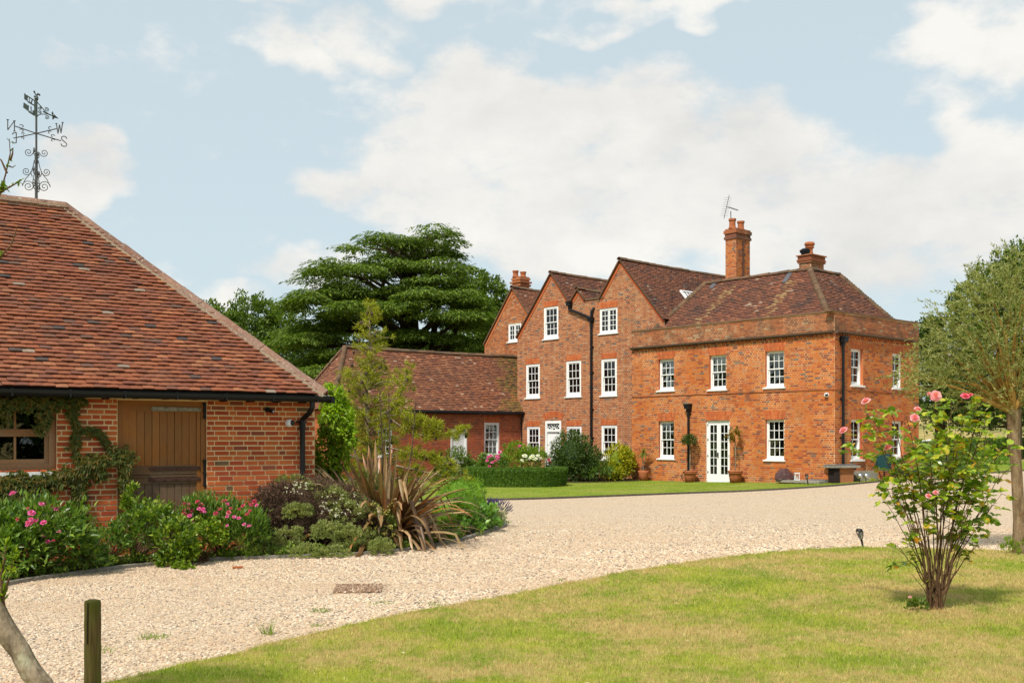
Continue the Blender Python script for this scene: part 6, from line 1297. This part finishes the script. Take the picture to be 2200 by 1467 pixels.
# --- flax
def flaxplant():
    d0 = 17.0; k = d0/FPX; c0 = Vector(((826-CX)*k, d0-.3, .05)); r = np.random.default_rng(61); t = thing('flax_plant', 'big spiky clump of bronze strap leaves spilling over the gravel', 'plant', tuple(c0))
    me_list = []
    for i in range(360):
        az = r.uniform(0, 2*math.pi); el = rad(r.choice([r.uniform(62, 88), r.uniform(35, 65), r.uniform(10, 40)], p=[.24, .40, .36])); L_ = r.uniform(1.05, 1.88)*(.88 if el > 1 else 1.05); w_ = r.uniform(.022, .038)
        L_ *= 1+.10*math.cos(az+.3)*0-.0; L_ *= (.92 if math.cos(az) > .2 else 1.0)
        d = Vector((math.cos(az)*math.cos(el), math.sin(az)*math.cos(el)*.9, math.sin(el))); p = c0+Vector((math.cos(az), math.sin(az), 0))*r.uniform(.02, .22); n = 9; kink = r.random() < .28; kk = r.integers(4, 7); pts = []; droop = r.uniform(.08, .22)*(1.6 if el < 1 else .8)
        for j in range(n+1):
            pts.append(p.copy()); p = p+d*(L_/n); d = (d+Vector((0, 0, -droop*(j/n)*1.4))).normalized()
            if kink and j == kk: d = Vector((d.x*.55, d.y*.55, -.85)).normalized()
            if p.z < .03: p.z = .03; d.z = max(d.z, 0)
        g = G(); sd_ = Vector((-math.sin(az), math.cos(az), 0)); tw = r.uniform(-.5, .5); V = []
        for j, q in enumerate(pts):
            u = j/n; ww = w_*(.55+.9*math.sin(min(1, u*1.15+.12)*math.pi*.92)) if u < .95 else .002; tt_ = pts[min(j+1, n)]-pts[max(j-1, 0)]; s_ = (sd_*math.cos(tw*u)+Vector((0, 0, 1))*math.sin(tw*u)).normalized(); up = s_.cross(tt_).normalized()
            V += [tuple(q-s_*ww+up*ww*.35), tuple(q), tuple(q+s_*ww+up*ww*.35)]
        F = []
        for j in range(n): b = j*3; F += [(b, b+1, b+4, b+3), (b+1, b+2, b+5, b+4)]
        g.add(V, F); 
        if r.random() < .45:
            E = []; 
            for j in range(n+1): a, b = Vector(V[j*3+2]), Vector(V[j*3+1]); E += [tuple(a), tuple(a+(a-b)*.16)]
            g.add(E, [(2*j, 2*j+1, 2*j+3, 2*j+2) for j in range(n)], 1)
        g.build('leaf_blade', [M['flax'], M['orange_edge']], t)
    for (a, b, c, e) in ((820, 1010, 815, 838), (832, 1010, 835, 842), (870, 1000, 893, 862)):
        g = G(); p0, p1 = Vector(px3(a, b+60, d0)), Vector(px3(c, e, d0)); g.tube([p0, p0.lerp(p1, .5)+Vector((.03, 0, 0)), p1], [.016, .012, .007], 6)
        for q in range(5): u = .72+.06*q; m = p0.lerp(p1, u); g.tube([m, m+Vector((.05*(-1)**q, 0, .06))], [.007, .004], 4)
        g.build('flower_stalk', M['trunk_dark'], t)
flaxplant()

# ================================================================== BED IN FRONT OF THE BARN
def bb(px, py, d, rx, rz, ry=None): return bl(px, py, d, rx, rz, ry)
def fpts(lst, d, jit=0.02): return [tuple(np.array(px3(a, b, d))+RNG.normal(0, jit, 3)) for a, b in lst]
bush('peony_bush', 'leafy peony bush with pink flowers at the left end of the bed', 'shrub', [bb(70, 1150, 12.9, 120, 75, 70), bb(20, 1190, 12.7, 95, 60, 60), bb(150, 1190, 13.1, 75, 50, 55), bb(-60, 1170, 12.6, 110, 80, 70), bb(-210, 1165, 12.3, 110, 85, 70)], 6600, .115, .042, M['lf_peony'], [(fpts([(72, 1112), (78, 1122), (62, 1125), (85, 1130), (70, 1134), (66, 1102)], 12.45), .042, M['fl_hot']), (fpts([(97, 1150), (108, 1165), (130, 1143), (118, 1095), (92, 1085)], 12.6), .032, M['fl_hot']), (fpts([(27, 1118), (12, 1165), (120, 1163), (57, 1095)], 12.5), .025, M['fl_red']), (fpts([(32, 1062)], 13.2), .045, M['fl_hot'])], clump=14, csize=.3, up=.5)
bush('leafy_shrub', 'glossy dark green low shrub beside the peony under the brick pier', 'shrub', [bb(232, 1165, 13.8, 50, 45, 45), bb(195, 1200, 13.4, 40, 30), bb(285, 1150, 14.0, 50, 55, 45)], 3600, .055, .019, M['lf_peony'], [(fpts([(174, 1163), (170, 1158)], 13.2), .05, M['fl_hot'])], clump=20, up=.6)
bush('rose_shrub', 'yellow-green leafy shrub growing up in front of the stable door', 'shrub', [bb(288, 1090, 14.3, 24, 45, 24), bb(325, 1125, 14.1, 50, 48, 45), bb(375, 1160, 13.9, 48, 45, 40), bb(370, 1205, 13.8, 32, 26)], 2600, .072, .048, M['lf_mid'], clump=14, csize=.3, up=.5)
bush('lily_clump', 'dark leafy clump topped with red and pink flowers below the strap hinges', 'flowers', [bb(475, 1130, 14.9, 85, 60, 50), bb(425, 1120, 14.7, 45, 50), bb(530, 1150, 14.8, 45, 45)], 4200, .105, .022, M['lf_peony'], [(fpts([(RNG.uniform(385, 560), RNG.uniform(1072, 1112)) for _ in range(26)], 14.45), .032, M['fl_red']), (fpts([(RNG.uniform(395, 565), RNG.uniform(1080, 1150)) for _ in range(18)], 14.35), .030, M['fl_hot'])], clump=14, csize=.3, up=.9)
bush('geranium_clump', 'low crinkly green clump spilling over the kerb', 'plant', [bb(440, 1160, 14.4, 50, 45, 35), bb(385, 1196, 13.9, 42, 34, 28), bb(395, 1222, 13.6, 22, 14)], 2800, .042, .042, M['lf_lime'], clump=16)
# low ground cover along the kerb
g = G(); r = np.random.default_rng(71)
for i in range(150): 
    u = i/150; kk_ = int(3+u*60); c = kerbc[kk_]; c2 = inner[kk_]; q_ = r.uniform(-.01, .2) if r.random() < .55 else r.uniform(.05, .3); p = c*(1-q_)+c2*q_; s_ = r.uniform(.6, 1.25); cloud(g, (p[0], p[1], .05), (.15*s_, .13*s_, .12*s_), 70, .045, .022, 0, r, 12, 0, .9, .6, .5, .02, -.2)
g.build('ground_cover', M['lf_mid'], kind='stuff', label='low mixed ground cover along the bed kerb')
G().tube([px3(184, 1172, 13.3), px3(187, 1150, 13.3), px3(187, 1128, 13.3)], [.006, .006, .016], 6).build('seed_head', M['dry'], label='dry brown seed head standing above the bed', cat='seed head')
# hebe mound: dead brown middle with grey-green cushions
def hebe():
    t = thing('hebe_mound', 'wide mound of grey-green and dead brown hebe at the barn corner', 'shrub', px3(680, 1185, 15.6)); r = np.random.default_rng(81); g = G()
    for b in (bb(675, 1115, 15.9, 135, 88, 80), bb(610, 1105, 15.8, 78, 65, 55), bb(745, 1150, 15.9, 90, 58, 55)): cloud(g, b[:3], b[3:6], 11000, .05, .012, 0, r, 26, 0, .3, .5, .14, .02, -.3)
    g.build('dead_growth', M['lf_brown'], t); g = G(); [blob(g, b[:3], [q*.86 for q in b[3:6]], 0, 16, 9, .08, 3) for b in (bb(675, 1115, 15.9, 130, 82, 76), bb(610, 1105, 15.8, 74, 60, 50), bb(745, 1150, 15.9, 86, 54, 50))]; g.build('inner_growth', M['soil'], t)  # dark soil-coloured core blobs stand in for shade inside the mound
    for i, (a, b, rx, rz, dd) in enumerate([(620, 1034, 40, 16, 16.3), (575, 1185, 42, 26, 15.1), (620, 1155, 34, 26, 15.2), (665, 1060, 45, 25, 15.9), (712, 1075, 42, 30, 15.7), (640, 1100, 34, 22, 15.4), (745, 1105, 38, 32, 15.6), (700, 1145, 34, 28, 15.2), (745, 1160, 36, 34, 15.3), (780, 1165, 30, 30, 15.5), (790, 1110, 34, 34, 15.9), (680, 1195, 22, 13, 15.0), (605, 1190, 28, 20, 15.1), (660, 1190, 40, 22, 14.9), (720, 1192, 40, 20, 15.0), (820, 1180, 28, 24, 15.2), (550, 1165, 26, 26, 15.3), (760, 1085, 34, 26, 16.1)]):
        g = G(); q = bb(a, b, dd, rx, rz, min(rx, 32)); cloud(g, q[:3], q[3:6], 3400, .026, .012, 0, r, 34, 0, .35, .7, .19, .02, -.5); g.build('green_cushion', M['lf_hebe'], t)
    fl_ = [(r.uniform(690, 780), r.uniform(1060, 1110)) for _ in range(30)]+[(r.uniform(600, 665), r.uniform(1034, 1065)) for _ in range(16)]+[(606, 1150), (610, 1153), (603, 1156)]
    g = G(); [cloud(g, px3(a, b, 15.35), (.03, .03, .02), 16, .018, .012, 0, r, 8) for a, b in fl_]; g.build('small_white_flowers', M['fl_white'], t, kind='stuff')
hebe()
bush('spurge_plant', 'fine-leaved yellow-green plant between the hebe mound and the flax', 'plant', [bb(815, 1135, 15.9, 34, 42, 25), bb(800, 1165, 15.6, 25, 25), bb(790, 1075, 16.6, 40, 60, 30)], 3000, .06, .010, M['lf_oak'], clump=22, up=.8)
g = G(); r = np.random.default_rng(83); [cloud(g, px3(r.uniform(790, 850), r.uniform(1080, 1180), 15.5), (.035, .03, .03), 14, .02, .014, 0, r, 7) for _ in range(36)]; g.build('yellow_sprays', M['fl_yellow'], label='tiny yellow flower sprays in front of the flax', cat='flowers')
bush('box_bush', 'bright green rounded box bush right behind the flax', 'shrub', [bb(990, 1080, 18.4, 44, 52, 42), bb(960, 1098, 18.2, 34, 44, 32)], 7500, .028, .016, M['lf_box'], core=.86, shell=.2, csize=.2, stem=False, low=-.8)
bush('box_bush', 'second bright green box bush behind the bergenia', 'shrub', [bb(1016, 1065, 19.8, 30, 34, 30)], 3000, .028, .016, M['lf_box'], core=.86, shell=.2, csize=.2, stem=False, low=-.8)
bush('bergenia_plant', 'bergenia with big round leaves at the end of the kerb', 'plant', [bb(1035, 1112, 18.9, 34, 26, 25), bb(1012, 1128, 18.3, 26, 16), bb(1058, 1128, 19.2, 16, 12)], 420, .10, .085, M['lf_bergenia'], clump=8, up=.7, stem=False, csize=.4)
def lavender():
    c = px3(1062, 1125, 19.9); t = thing('lavender_bush', 'lavender bush with purple spikes at the tip of the bed', 'shrub', (c[0], c[1], 0)); r = np.random.default_rng(91); g = G(); f = G(); w = G(); c = (c[0], c[1], .05)
    cloud(g, (c[0], c[1], .14), (.24, .24, .15), 2200, .045, .007, 0, r, 16, 0, .8, .9, .4, .01, -.1)
    for i in range(130):
        az = r.uniform(0, 6.28); el = r.uniform(.5, 1.4); d = Vector((math.cos(az)*math.cos(el), math.sin(az)*math.cos(el), math.sin(el))); p0 = Vector((c[0], c[1], .08))+d*.12; p1 = p0+d*r.uniform(.24, .34); w.tube([p0, p1], .0025, 3, 0, False); f.tube([p1-d*.02, p1+d*.02, p1+d*.06], [.006, .009, .003], 5)
    g.build('foliage', M['lf_lavender'], t); w.build('stems', M['lf_lavender'], t); f.build('flower_spikes', M['fl_lavender'], t)
lavender()
bush('climber', 'bright green climber cascading down beside the barn corner', 'climber', [bb(715, 860, 17.6, 26, 34, 25), bb(722, 910, 17.5, 34, 55, 30), bb(715, 975, 17.6, 38, 60, 32), bb(700, 1040, 17.7, 40, 50, 35), bb(745, 945, 17.4, 18, 45, 20)], 5200, .095, .042, M['lf_climber'], clump=12, csize=.26, up=-.5, shell=.3)
g = G(); x, y, _ = px3(712, 940, 17.9); g.tube([(x, y, -.1), (x, y, 2.3)], .06, 8); g.build('wooden_post', M['trunk_dark'], label='dark post carrying the bright climber', cat='post')
# creeper on the barn wall
def creeper():
    r = np.random.default_rng(101); t = thing('creeper', 'dark reddish-green creeper trailing over the barn wall, window and door frame', 'climber', FB.p(FB.px(160), 0, .0)); g = G(); st = G()
    S = [([(-60, 868), (0, 866), (60, 866), (130, 858), (175, 856)], 17, 900, .14), ([(12, 875), (10, 900), (20, 910)], 9, 60, .14), ([(82, 880), (92, 905), (78, 925)], 11, 130, .14), ([(100, 880), (98, 915)], 8, 60, .14), ([(150, 860), (158, 890), (162, 930), (158, 960), (165, 985)], 10, 330, .07),
         ([(165, 925), (190, 920), (213, 932), (224, 950), (240, 968)], 7, 150, .07), ([(-50, 1040), (30, 1032), (90, 1032), (140, 1020), (185, 998), (225, 985), (262, 975), (275, 985)], 17, 1200, .10), ([(-40, 1060), (20, 1065), (60, 1070)], 34, 800, .12), ([(-40, 1100), (20, 1100), (50, 1105)], 30, 500, .15),
         ([(170, 1020), (168, 1060), (170, 1100), (178, 1125)], 13, 420, .07), ([(262, 985), (266, 1010), (264, 1045)], 10, 200, .10), ([(200, 1000), (215, 1020)], 14, 120, .08)]
    for pts, w, n, d in S:
        pts = np.array(pts, float); s = np.r_[0, np.cumsum(np.linalg.norm(np.diff(pts, axis=0), axis=1))]; n = int(n*(.42 if pts[0, 1] < 900 else .6)); u = r.uniform(0, s[-1], n); c = np.stack([np.interp(u, s, pts[:, i]) for i in range(2)], 1)+r.normal(size=(n, 2))*w*.5
        az = np.array([FB.px(a, b) for a, b in c]); off = d*(.15+.9*r.random(n)); Pn = np.array([FB.p(a, z_, o) for (a, z_), o in zip(az, off)])
        for q in range(5):
            fa = (q-2)*.55; D = np.array([FB.A*math.sin(fa+e)+np.array((0, 0, -1))*math.cos(fa+e)+FB.N*.35 for e in r.normal(0, .25, n)]); leaves(g, Pn, D, np.broadcast_to(FB.N, (n, 3))+r.normal(size=(n, 3))*.35, .085 if q == 2 else .066, .030, 0, r)
        st.tube([FB.p(*FB.px(a, b), d*.3) for a, b in pts], .006, 5, 0, False)
    g.build('foliage', M['lf_creeper'], t); st.build('stems', M['rust'], t)
creeper()

# ================================================================== BORDER BEFORE THE HOUSE
def hedge(name, label, path, w, h, n, L, Wd, mat, flare=.10):
    path = np.array(path, float); t = thing(name, label, 'hedge', (*path[len(path)//2], gz(*path[len(path)//2]))); c = resample(path, 40); T = np.gradient(c, axis=0); T /= np.linalg.norm(T, axis=1)[:, None]; nn = np.stack([-T[:, 1], T[:, 0]], 1); zb = gz(c[:, 0], c[:, 1]); r = np.random.default_rng(len(label))
    prof = [(-.5+flare, 0), (-.5, .85), (-.47, .97), (-.40, 1.0), (.40, 1.0), (.47, .97), (.5, .85), (.5-flare, 0)]; g = G(); V = []; 
    for i in range(40):
        for a, b in prof: q = c[i]+nn[i]*a*w*.93; V.append((q[0], q[1], zb[i]+b*h*.97))
    m = len(prof); F = [(i*m+k, i*m+k+1, (i+1)*m+k+1, (i+1)*m+k) for i in range(39) for k in range(m-1)]; g.add(V, F); g.poly(V[:m]); g.poly(V[-m:]); g.build('inner_growth', mat, t)
    i = r.uniform(0, 39, n); i0 = i.astype(int); fr = (i-i0)[:, None]; i1 = np.minimum(i0+1, 39); cc = c[i0]*(1-fr)+c[i1]*fr; N2 = nn[i0]; side = r.random(n); a = np.where(side < .38, -.5, np.where(side < .62, .5, r.uniform(-.5, .5, n))); top = side >= .62; b = np.where(top, 1., r.random(n)**.8); a = np.where(top, a, np.sign(a)*(.5-flare*(1-b)))
    endc = r.random(n) < .08; i_e = np.where(r.random(n) < .5, 0, 39); cc = np.where(endc[:, None], c[i_e], cc); N2 = np.where(endc[:, None], nn[i_e], N2); a = np.where(endc, r.uniform(-.5, .5, n), a); b = np.where(endc, r.random(n), b)
    q = cc+N2*(a*w)[:, None]; p = np.c_[q, gz(q[:, 0], q[:, 1])+b*h]+r.normal(size=(n, 3))*.012
    out = np.c_[N2*np.where(top, 0, np.sign(a))[:, None], np.where(top, 1, .15)]; g = G(); leaves(g, p, nrm(out*.8+rvec(n, r)), rvec(n, r)+out, L, Wd, 0, r); g.build('foliage', mat, t)
h0 = [px3(1032, 1030, 37.2)[:2], px3(1016, 1040, 36.4)[:2], px3(1030, 1046, 35.6)[:2], px3(1075, 1049, 35.3)[:2], px3(1120, 1049, 35.25)[:2], px3(1165, 1048, 35.4)[:2], px3(1195, 1045, 35.8)[:2], px3(1203, 1040, 36.6)[:2]]
hedge('clipped_hedge', 'low clipped curved hedge on the lawn before the rose bed', [(a, b+.3) for a, b in h0], .55, .64, 26000, .045, .028, M['lf_hedge'])
bush('green_shrub', 'leafy light green shrub below the white plank door', 'shrub', [bb(978, 1005, 38, 38, 42, 34), bb(955, 1025, 37.5, 28, 26)], 4000, .08, .045, M['lf_oak'], clump=20)
bush('rose_bed_shrub', 'rose bush with magenta flowers behind the curved hedge', 'shrub', [bb(1058, 1002, 38, 36, 30, 30), bb(1030, 1015, 38, 26, 22)], 3000, .075, .045, M['lf_peony'], [(fpts([(1048, 984), (1056, 981), (1062, 986), (1068, 978), (1073, 970), (1075, 980), (1050, 1000), (1058, 995), (1070, 984), (1043, 986)], 37.3, .04), .075, M['fl_hot'])], clump=16)
bush('rose_bed_shrub', 'pale rose bush with white flowers before the long window', 'shrub', [bb(1120, 995, 38.3, 48, 34, 32), bb(1105, 972, 38.5, 26, 26), bb(1145, 982, 38.2, 30, 24)], 5200, .075, .042, M['lf_lime'], [(fpts([(1123, 980), (1122, 987), (1141, 978), (1148, 982), (1155, 979), (1150, 986), (1160, 985), (1144, 985), (1158, 977)], 37.4, .04), .085, M['fl_white']), (fpts([(1115, 957), (1163, 986)], 37.5), .06, M['fl_hot']), (fpts([(1180, 988), (1178, 992), (1183, 993)], 37.4, .02), .08, M['fl_red'])], clump=15)
bush('evergreen_bush', 'big domed dark evergreen bush in front of the house door', 'shrub', [bb(1228, 985, 40.4, 50, 58, 45), bb(1262, 1000, 40.6, 40, 44, 40), bb(1200, 1005, 40.2, 30, 36)], 12000, .085, .042, M['lf_dark'], core=.66, clump=18, csize=.17, shell=.3, low=-.8)
bush('fern_clump', 'dark ferny plants at the foot of the evergreen bush', 'plant', [bb(1290, 1012, 40.3, 26, 22), bb(1270, 1020, 40, 22, 14)], 1600, .09, .03, M['lf_peony'], clump=14)
bush('golden_laurel', 'yellow-green variegated laurel in the corner by the flat-roofed block', 'shrub', [bb(1330, 995, 41.2, 32, 36, 28), bb(1343, 990, 41.3, 18, 30), bb(1318, 1015, 40.9, 24, 20)], 4200, .13, .048, M['lf_aucuba'], clump=12, core=.75, csize=.24, shell=.3, low=-.8)
bush('green_shrub', 'small dark shrub at the left of the rose bed', 'shrub', [bb(1010, 1008, 38.6, 24, 22, 22)], 1600, .07, .04, M['lf_peony'], clump=14)
# right of the house: hedge, roses
hedge('clipped_hedge', 'straight clipped hedge at the right beyond the gravel', [px3(1985, 985, 49)[:2], px3(2100, 985, 50)[:2], px3(2260, 985, 52)[:2]], .8, .95, 14000, .08, .05, M['lf_hedge'])
bush('green_shrub', 'rounded green shrub before the far right hedge', 'shrub', [bb(2150, 1000, 44, 30, 24), bb(2120, 990, 45, 26, 26)], 2600, .07, .04, M['lf_box'], [(fpts([(2175, 988), (2090, 985)], 43.6), .07, M['fl_pink'])], clump=14)
bush('green_shrub', 'leafy shrub by the far gravel edge behind the rose bush', 'shrub', [bb(2030, 1000, 43, 45, 26), bb(2070, 985, 44, 30, 28)], 3200, .07, .04, M['lf_oak'], clump=14)
bush('weed_tuft', 'tuft of weeds at the foot of the slim trunk', 'weed', [bb(2172, 1178, 15.2, 22, 22), bb(2192, 1172, 15.3, 16, 26)], 500, .06, .012, M['lf_lime'], clump=10, up=1.2, stem=False)

# ================================================================== THE ROSE
def rose():
    d0 = 10.3; r = np.random.default_rng(111); t = thing('rose_bush', 'tall open rose bush with pink flowers on the near lawn', 'rose', P(2010, d0, 0)); b0 = Vector(P(2010, d0, 0)); b0.z = .02; st = G()
    tips = [(1858, 878), (1838, 935), (1915, 880), (1880, 900), (1950, 895), (1985, 880), (2010, 865), (2045, 862), (2078, 862), (2105, 890), (2130, 930), (2155, 960), (2165, 1010), (2150, 1060), (2120, 1090), (2095, 1040), (2060, 930), (2025, 930), (1990, 950), (1960, 960), (1935, 980), (1915, 1050), (1903, 1085), (1945, 1075), (1925, 1170), (2035, 1010), (2075, 1000), (1985, 1020), (2010, 980), (2100, 960), (2050, 1060), (1970, 1110), (2085, 1110), (2100, 1170), (2060, 900), (2120, 900)]
    P_, D_ = [], []
    def lf(p, d, n=5, L=.052):
        for q in range(n):
            s_ = (q+1)//2*.028; sg = (-1)**q; side = d.cross(Vector((0, 0, 1)));  side = side.normalized() if side.length > .01 else Vector((1, 0, 0)); P_.append(tuple(p+d*s_+side*sg*.006)); D_.append(tuple(d*.6+side*sg*.9+Vector(r.normal(size=3)*.25) if q else d))
    for i, (a, b) in enumerate(tips):
        e = Vector(px3(a, b, d0+r.uniform(-.45, .45))); s0 = b0+Vector((r.uniform(-.07, .07), r.uniform(-.06, .06), 0)); L_ = (e-s0).length; m = s0.lerp(e, .5)+Vector((-(e.x-s0.x)*.16, 0, L_*.05)); bz = lambda u: s0*(1-u)**2+m*2*u*(1-u)+e*u*u
        us = [0, .15, .3, .45, .6, .75, .9, 1]; pts = [bz(u)+Vector(r.normal(size=3)*.010)*(u > 0) for u in us]; rr = r.uniform(.004, .009); st.tube(pts, [rr*(1.15-.8*u) for u in us], 6, 0, False)
        bare = i in (33,); k0 = .56 if b < 1000 else .5
        for j in range(0 if bare else 10):
            u = k0+(1.0-k0)*j/9; p = bz(min(u, 1))
            if p.z < 1.15 and r.random() > max(.12, (p.z-.35)/.8): continue
            d = Vector(r.normal(size=3)); d.z = d.z*.5+.15; d.normalize(); q = p+d*r.uniform(.05, .13); st.tube([p, q], [.0035, .002], 4, 0, False); lf(q, (d+Vector((0, 0, -.25))).normalized())
            if j % 3 == 1:
                d2 = (Vector(r.normal(size=3))*.6+Vector((0, 0, .5))).normalized(); q2_ = p+d2*r.uniform(.15, .26); st.tube([p, p.lerp(q2_, .5), q2_], [.004, .003, .002], 4, 0, False)
                for w in (.5, .8, 1): lf(p.lerp(q2_, w), (Vector(r.normal(size=3)*.7)+d2*.5).normalized())
        if bare:
            for _ in range(10): u = r.uniform(.4, 1); p = bz(u); st.tube([p, p+Vector(r.normal(size=3)*.08)+Vector((0, 0, .06))], [.003, .0012], 4, 0, False)
    for _ in range(7):                                    # short bare shoots low down
        e = b0+Vector((r.uniform(-.3, .3), r.uniform(-.25, .25), r.uniform(.3, .8))); st.tube([b0+Vector((r.uniform(-.05, .05), 0, 0)), b0.lerp(e, .5)+Vector((0, 0, .03)), e], [.006, .004, .002], 5, 0, False)
    st.tube([b0+Vector((-.05, 0, -.05)), b0+Vector((.02, -.02, .10)), b0+Vector((.10, -.03, .20)), b0+Vector((.17, 0, .5))], [.022, .02, .017, .012], 8, 0); st.build('stems', M['twig'], t)
    P_ = np.array(P_); D_ = nrm(np.array(D_)); n = len(P_); U = r.normal(size=(n, 3))*.45+np.array((0, 0, 1.)); X = nrm(np.cross(D_, U)); Z_ = np.cross(X, D_); MS = np.zeros((n, 4, 4)); L_ = .066*r.uniform(.6, 1.35, n); W_ = .056*r.uniform(.7, 1.2, n)*L_/.066
    MS[:, :3, 0] = X*W_[:, None]; MS[:, :3, 1] = D_*L_[:, None]; MS[:, :3, 2] = Z_*L_[:, None]; MS[:, :3, 3] = P_; MS[:, 3, 3] = 1
    TFm = [np.array([(0, 1, 6), (1, 2, 6), (2, 3, 6), (3, 4, 6), (4, 5, 6), (5, 0, 6)])]; pieces('leaf', 'foliage', t, LEAF6, TFm, MS, [M['lf_rose']])
    for (a, b, r_, m_) in ((1861, 860, .048, 'fl_pink'), (1813, 922, .050, 'fl_pink'), (1909, 960, .048, 'fl_pink'), (1971, 877, .052, 'fl_pink'), (1965, 895, .046, 'fl_pink'), (2010, 848, .060, 'fl_pink'), (1996, 843, .026, 'fl_pink'), (2073, 849, .050, 'fl_hot2'), (2085, 846, .024, 'fl_hot2'), (1995, 1063, .035, 'fl_pink'), (2010, 1055, .03, 'fl_pink')):
        flowers(t, [px3(a, b+3, d0-.35)], r_*.82, M.get(m_, M['fl_pink']), 'flower', (-.3, -.6, .6), (FV2, FF2), r)
    g = G()
    for (a, b, a2, b2) in ((1861, 866, 1860, 885), (1813, 930, 1840, 935), (1909, 968, 1925, 990), (1971, 884, 1985, 900), (2010, 857, 2010, 875), (2073, 856, 2078, 875)): g.tube([px3(a, b, d0-.33), px3(a2, b2, d0-.1)], .005, 5)
    g.build('flower_stems', M['lf_rose'], t)
M['fl_hot2'] = leaf('deep_pink_petals', three((.72, .10, .20), (.78, .14, .25), (.8, .22, .3)), .3, .5)
rose()
bush('weed_tuft', 'green seedlings and one pink bloom at the foot of the rose bush', 'weed', [bb(1972, 1303, 10.2, 24, 14, 20)], 160, .05, .02, M['lf_oak'], [(fpts([(1964, 1284)], 10.2), .018, M['fl_pink'])], clump=8, up=1., stem=False)

# ================================================================== OLIVE AT THE LEFT EDGE
def olive():
    d0 = 5.0; r = np.random.default_rng(121); q = lambda px, py, dd=0.: Vector(px3(px, py, d0+dd)); t = thing('olive_tree', 'pale leaning trunk with leafy sprigs at the lower left edge', 'tree', tuple(q(262, 1705)))
    g = G(); tp_ = resample([(275, 1730), (180, 1590), (95, 1480), (45, 1405), (0, 1325), (-70, 1180), (-170, 980), (-230, 760), (-240, 560)], 46); g.tube([q(a+r.normal()*2.2, b) for a, b in tp_], [np.interp(i, [0, 12, 30, 45], [.062, .050, .042, .02])*(1+.09*math.sin(i*1.7)+r.normal()*.05) for i in range(46)], 14); g.build('trunk', M['trunk_olive'], t)
    g = G(); lv = G()
    def sprig(pts, n, L, w, r0=.006, red=False):
        pts = [Vector(p) for p in pts]; g.tube(pts, [r0*(1-.7*i/(len(pts)-1)) for i in range(len(pts))], 6, 0, False)
        if n:
            u = r.uniform(.35, 1, n)*(len(pts)-1); P_ = []; D_ = []
            for w_ in u: a = int(min(w_, len(pts)-1.001)); P_.append(pts[a].lerp(pts[a+1], w_-a)); D_.append((pts[a+1]-pts[a]).normalized()*.9+Vector(r.normal(size=3)*.55))
            leaves(lv, np.array(P_), np.array(D_), r.normal(size=(n, 3))+np.array((0, -.5, .5)), L, w, 0, r, 1)
    sprig([q(5, 1345), q(8, 1300), q(2, 1240), q(10, 1200), q(14, 1165)], 34, .045, .016, .010); sprig([q(5, 1290), q(20, 1240), q(28, 1205), q(32, 1180)], 40, .045, .016, .006); sprig([q(12, 1200), q(-5, 1180), q(-12, 1160)], 8, .04, .014, .004); sprig([q(8, 1320), q(4, 1290), q(10, 1270)], 26, .042, .015)
    sprig([q(-40, 620), q(-10, 450), q(12, 375), q(22, 330), (q(20, 298))], 10, .028, .011, .0055); sprig([q(22, 345), q(27, 330), q(28, 318)], 0, 0, 0, .006); sprig([q(15, 372), q(3, 345), q(-15, 330)], 0, 0, 0, .006); sprig([q(19, 357), q(27, 360), q(34, 355)], 0, 0, 0, .004)
    sprig([q(-20, 430), q(10, 408), (q(30, 397)), q(46, 388)], 14, .022, .009, .006); sprig([q(-20, 450), q(0, 410), q(6, 396)], 46, .022, .010, .004); sprig([q(-20, 430), q(-4, 412), q(8, 400)], 40, .022, .010)
    sprig([q(-60, 600), q(0, 552), q(22, 530), q(32, 506), q(36, 487)], 0, 0, 0, .006); sprig([q(-20, 560), q(0, 552), q(4, 545)], 12, .02, .012)
    # the crown itself stands outside the picture
    c = cloud(lv, tuple(q(-420, 500)), (.62, .7, .8), 6500, .045, .013, 0, r, 20)
    for p in c[::5]: g.tube([q(-235, 640), Vector(p)], [.012, .004], 5, 0, False)
    g.build('branches', M['twig'], t); lv.build('foliage', M['lf_lime'], t)
olive()
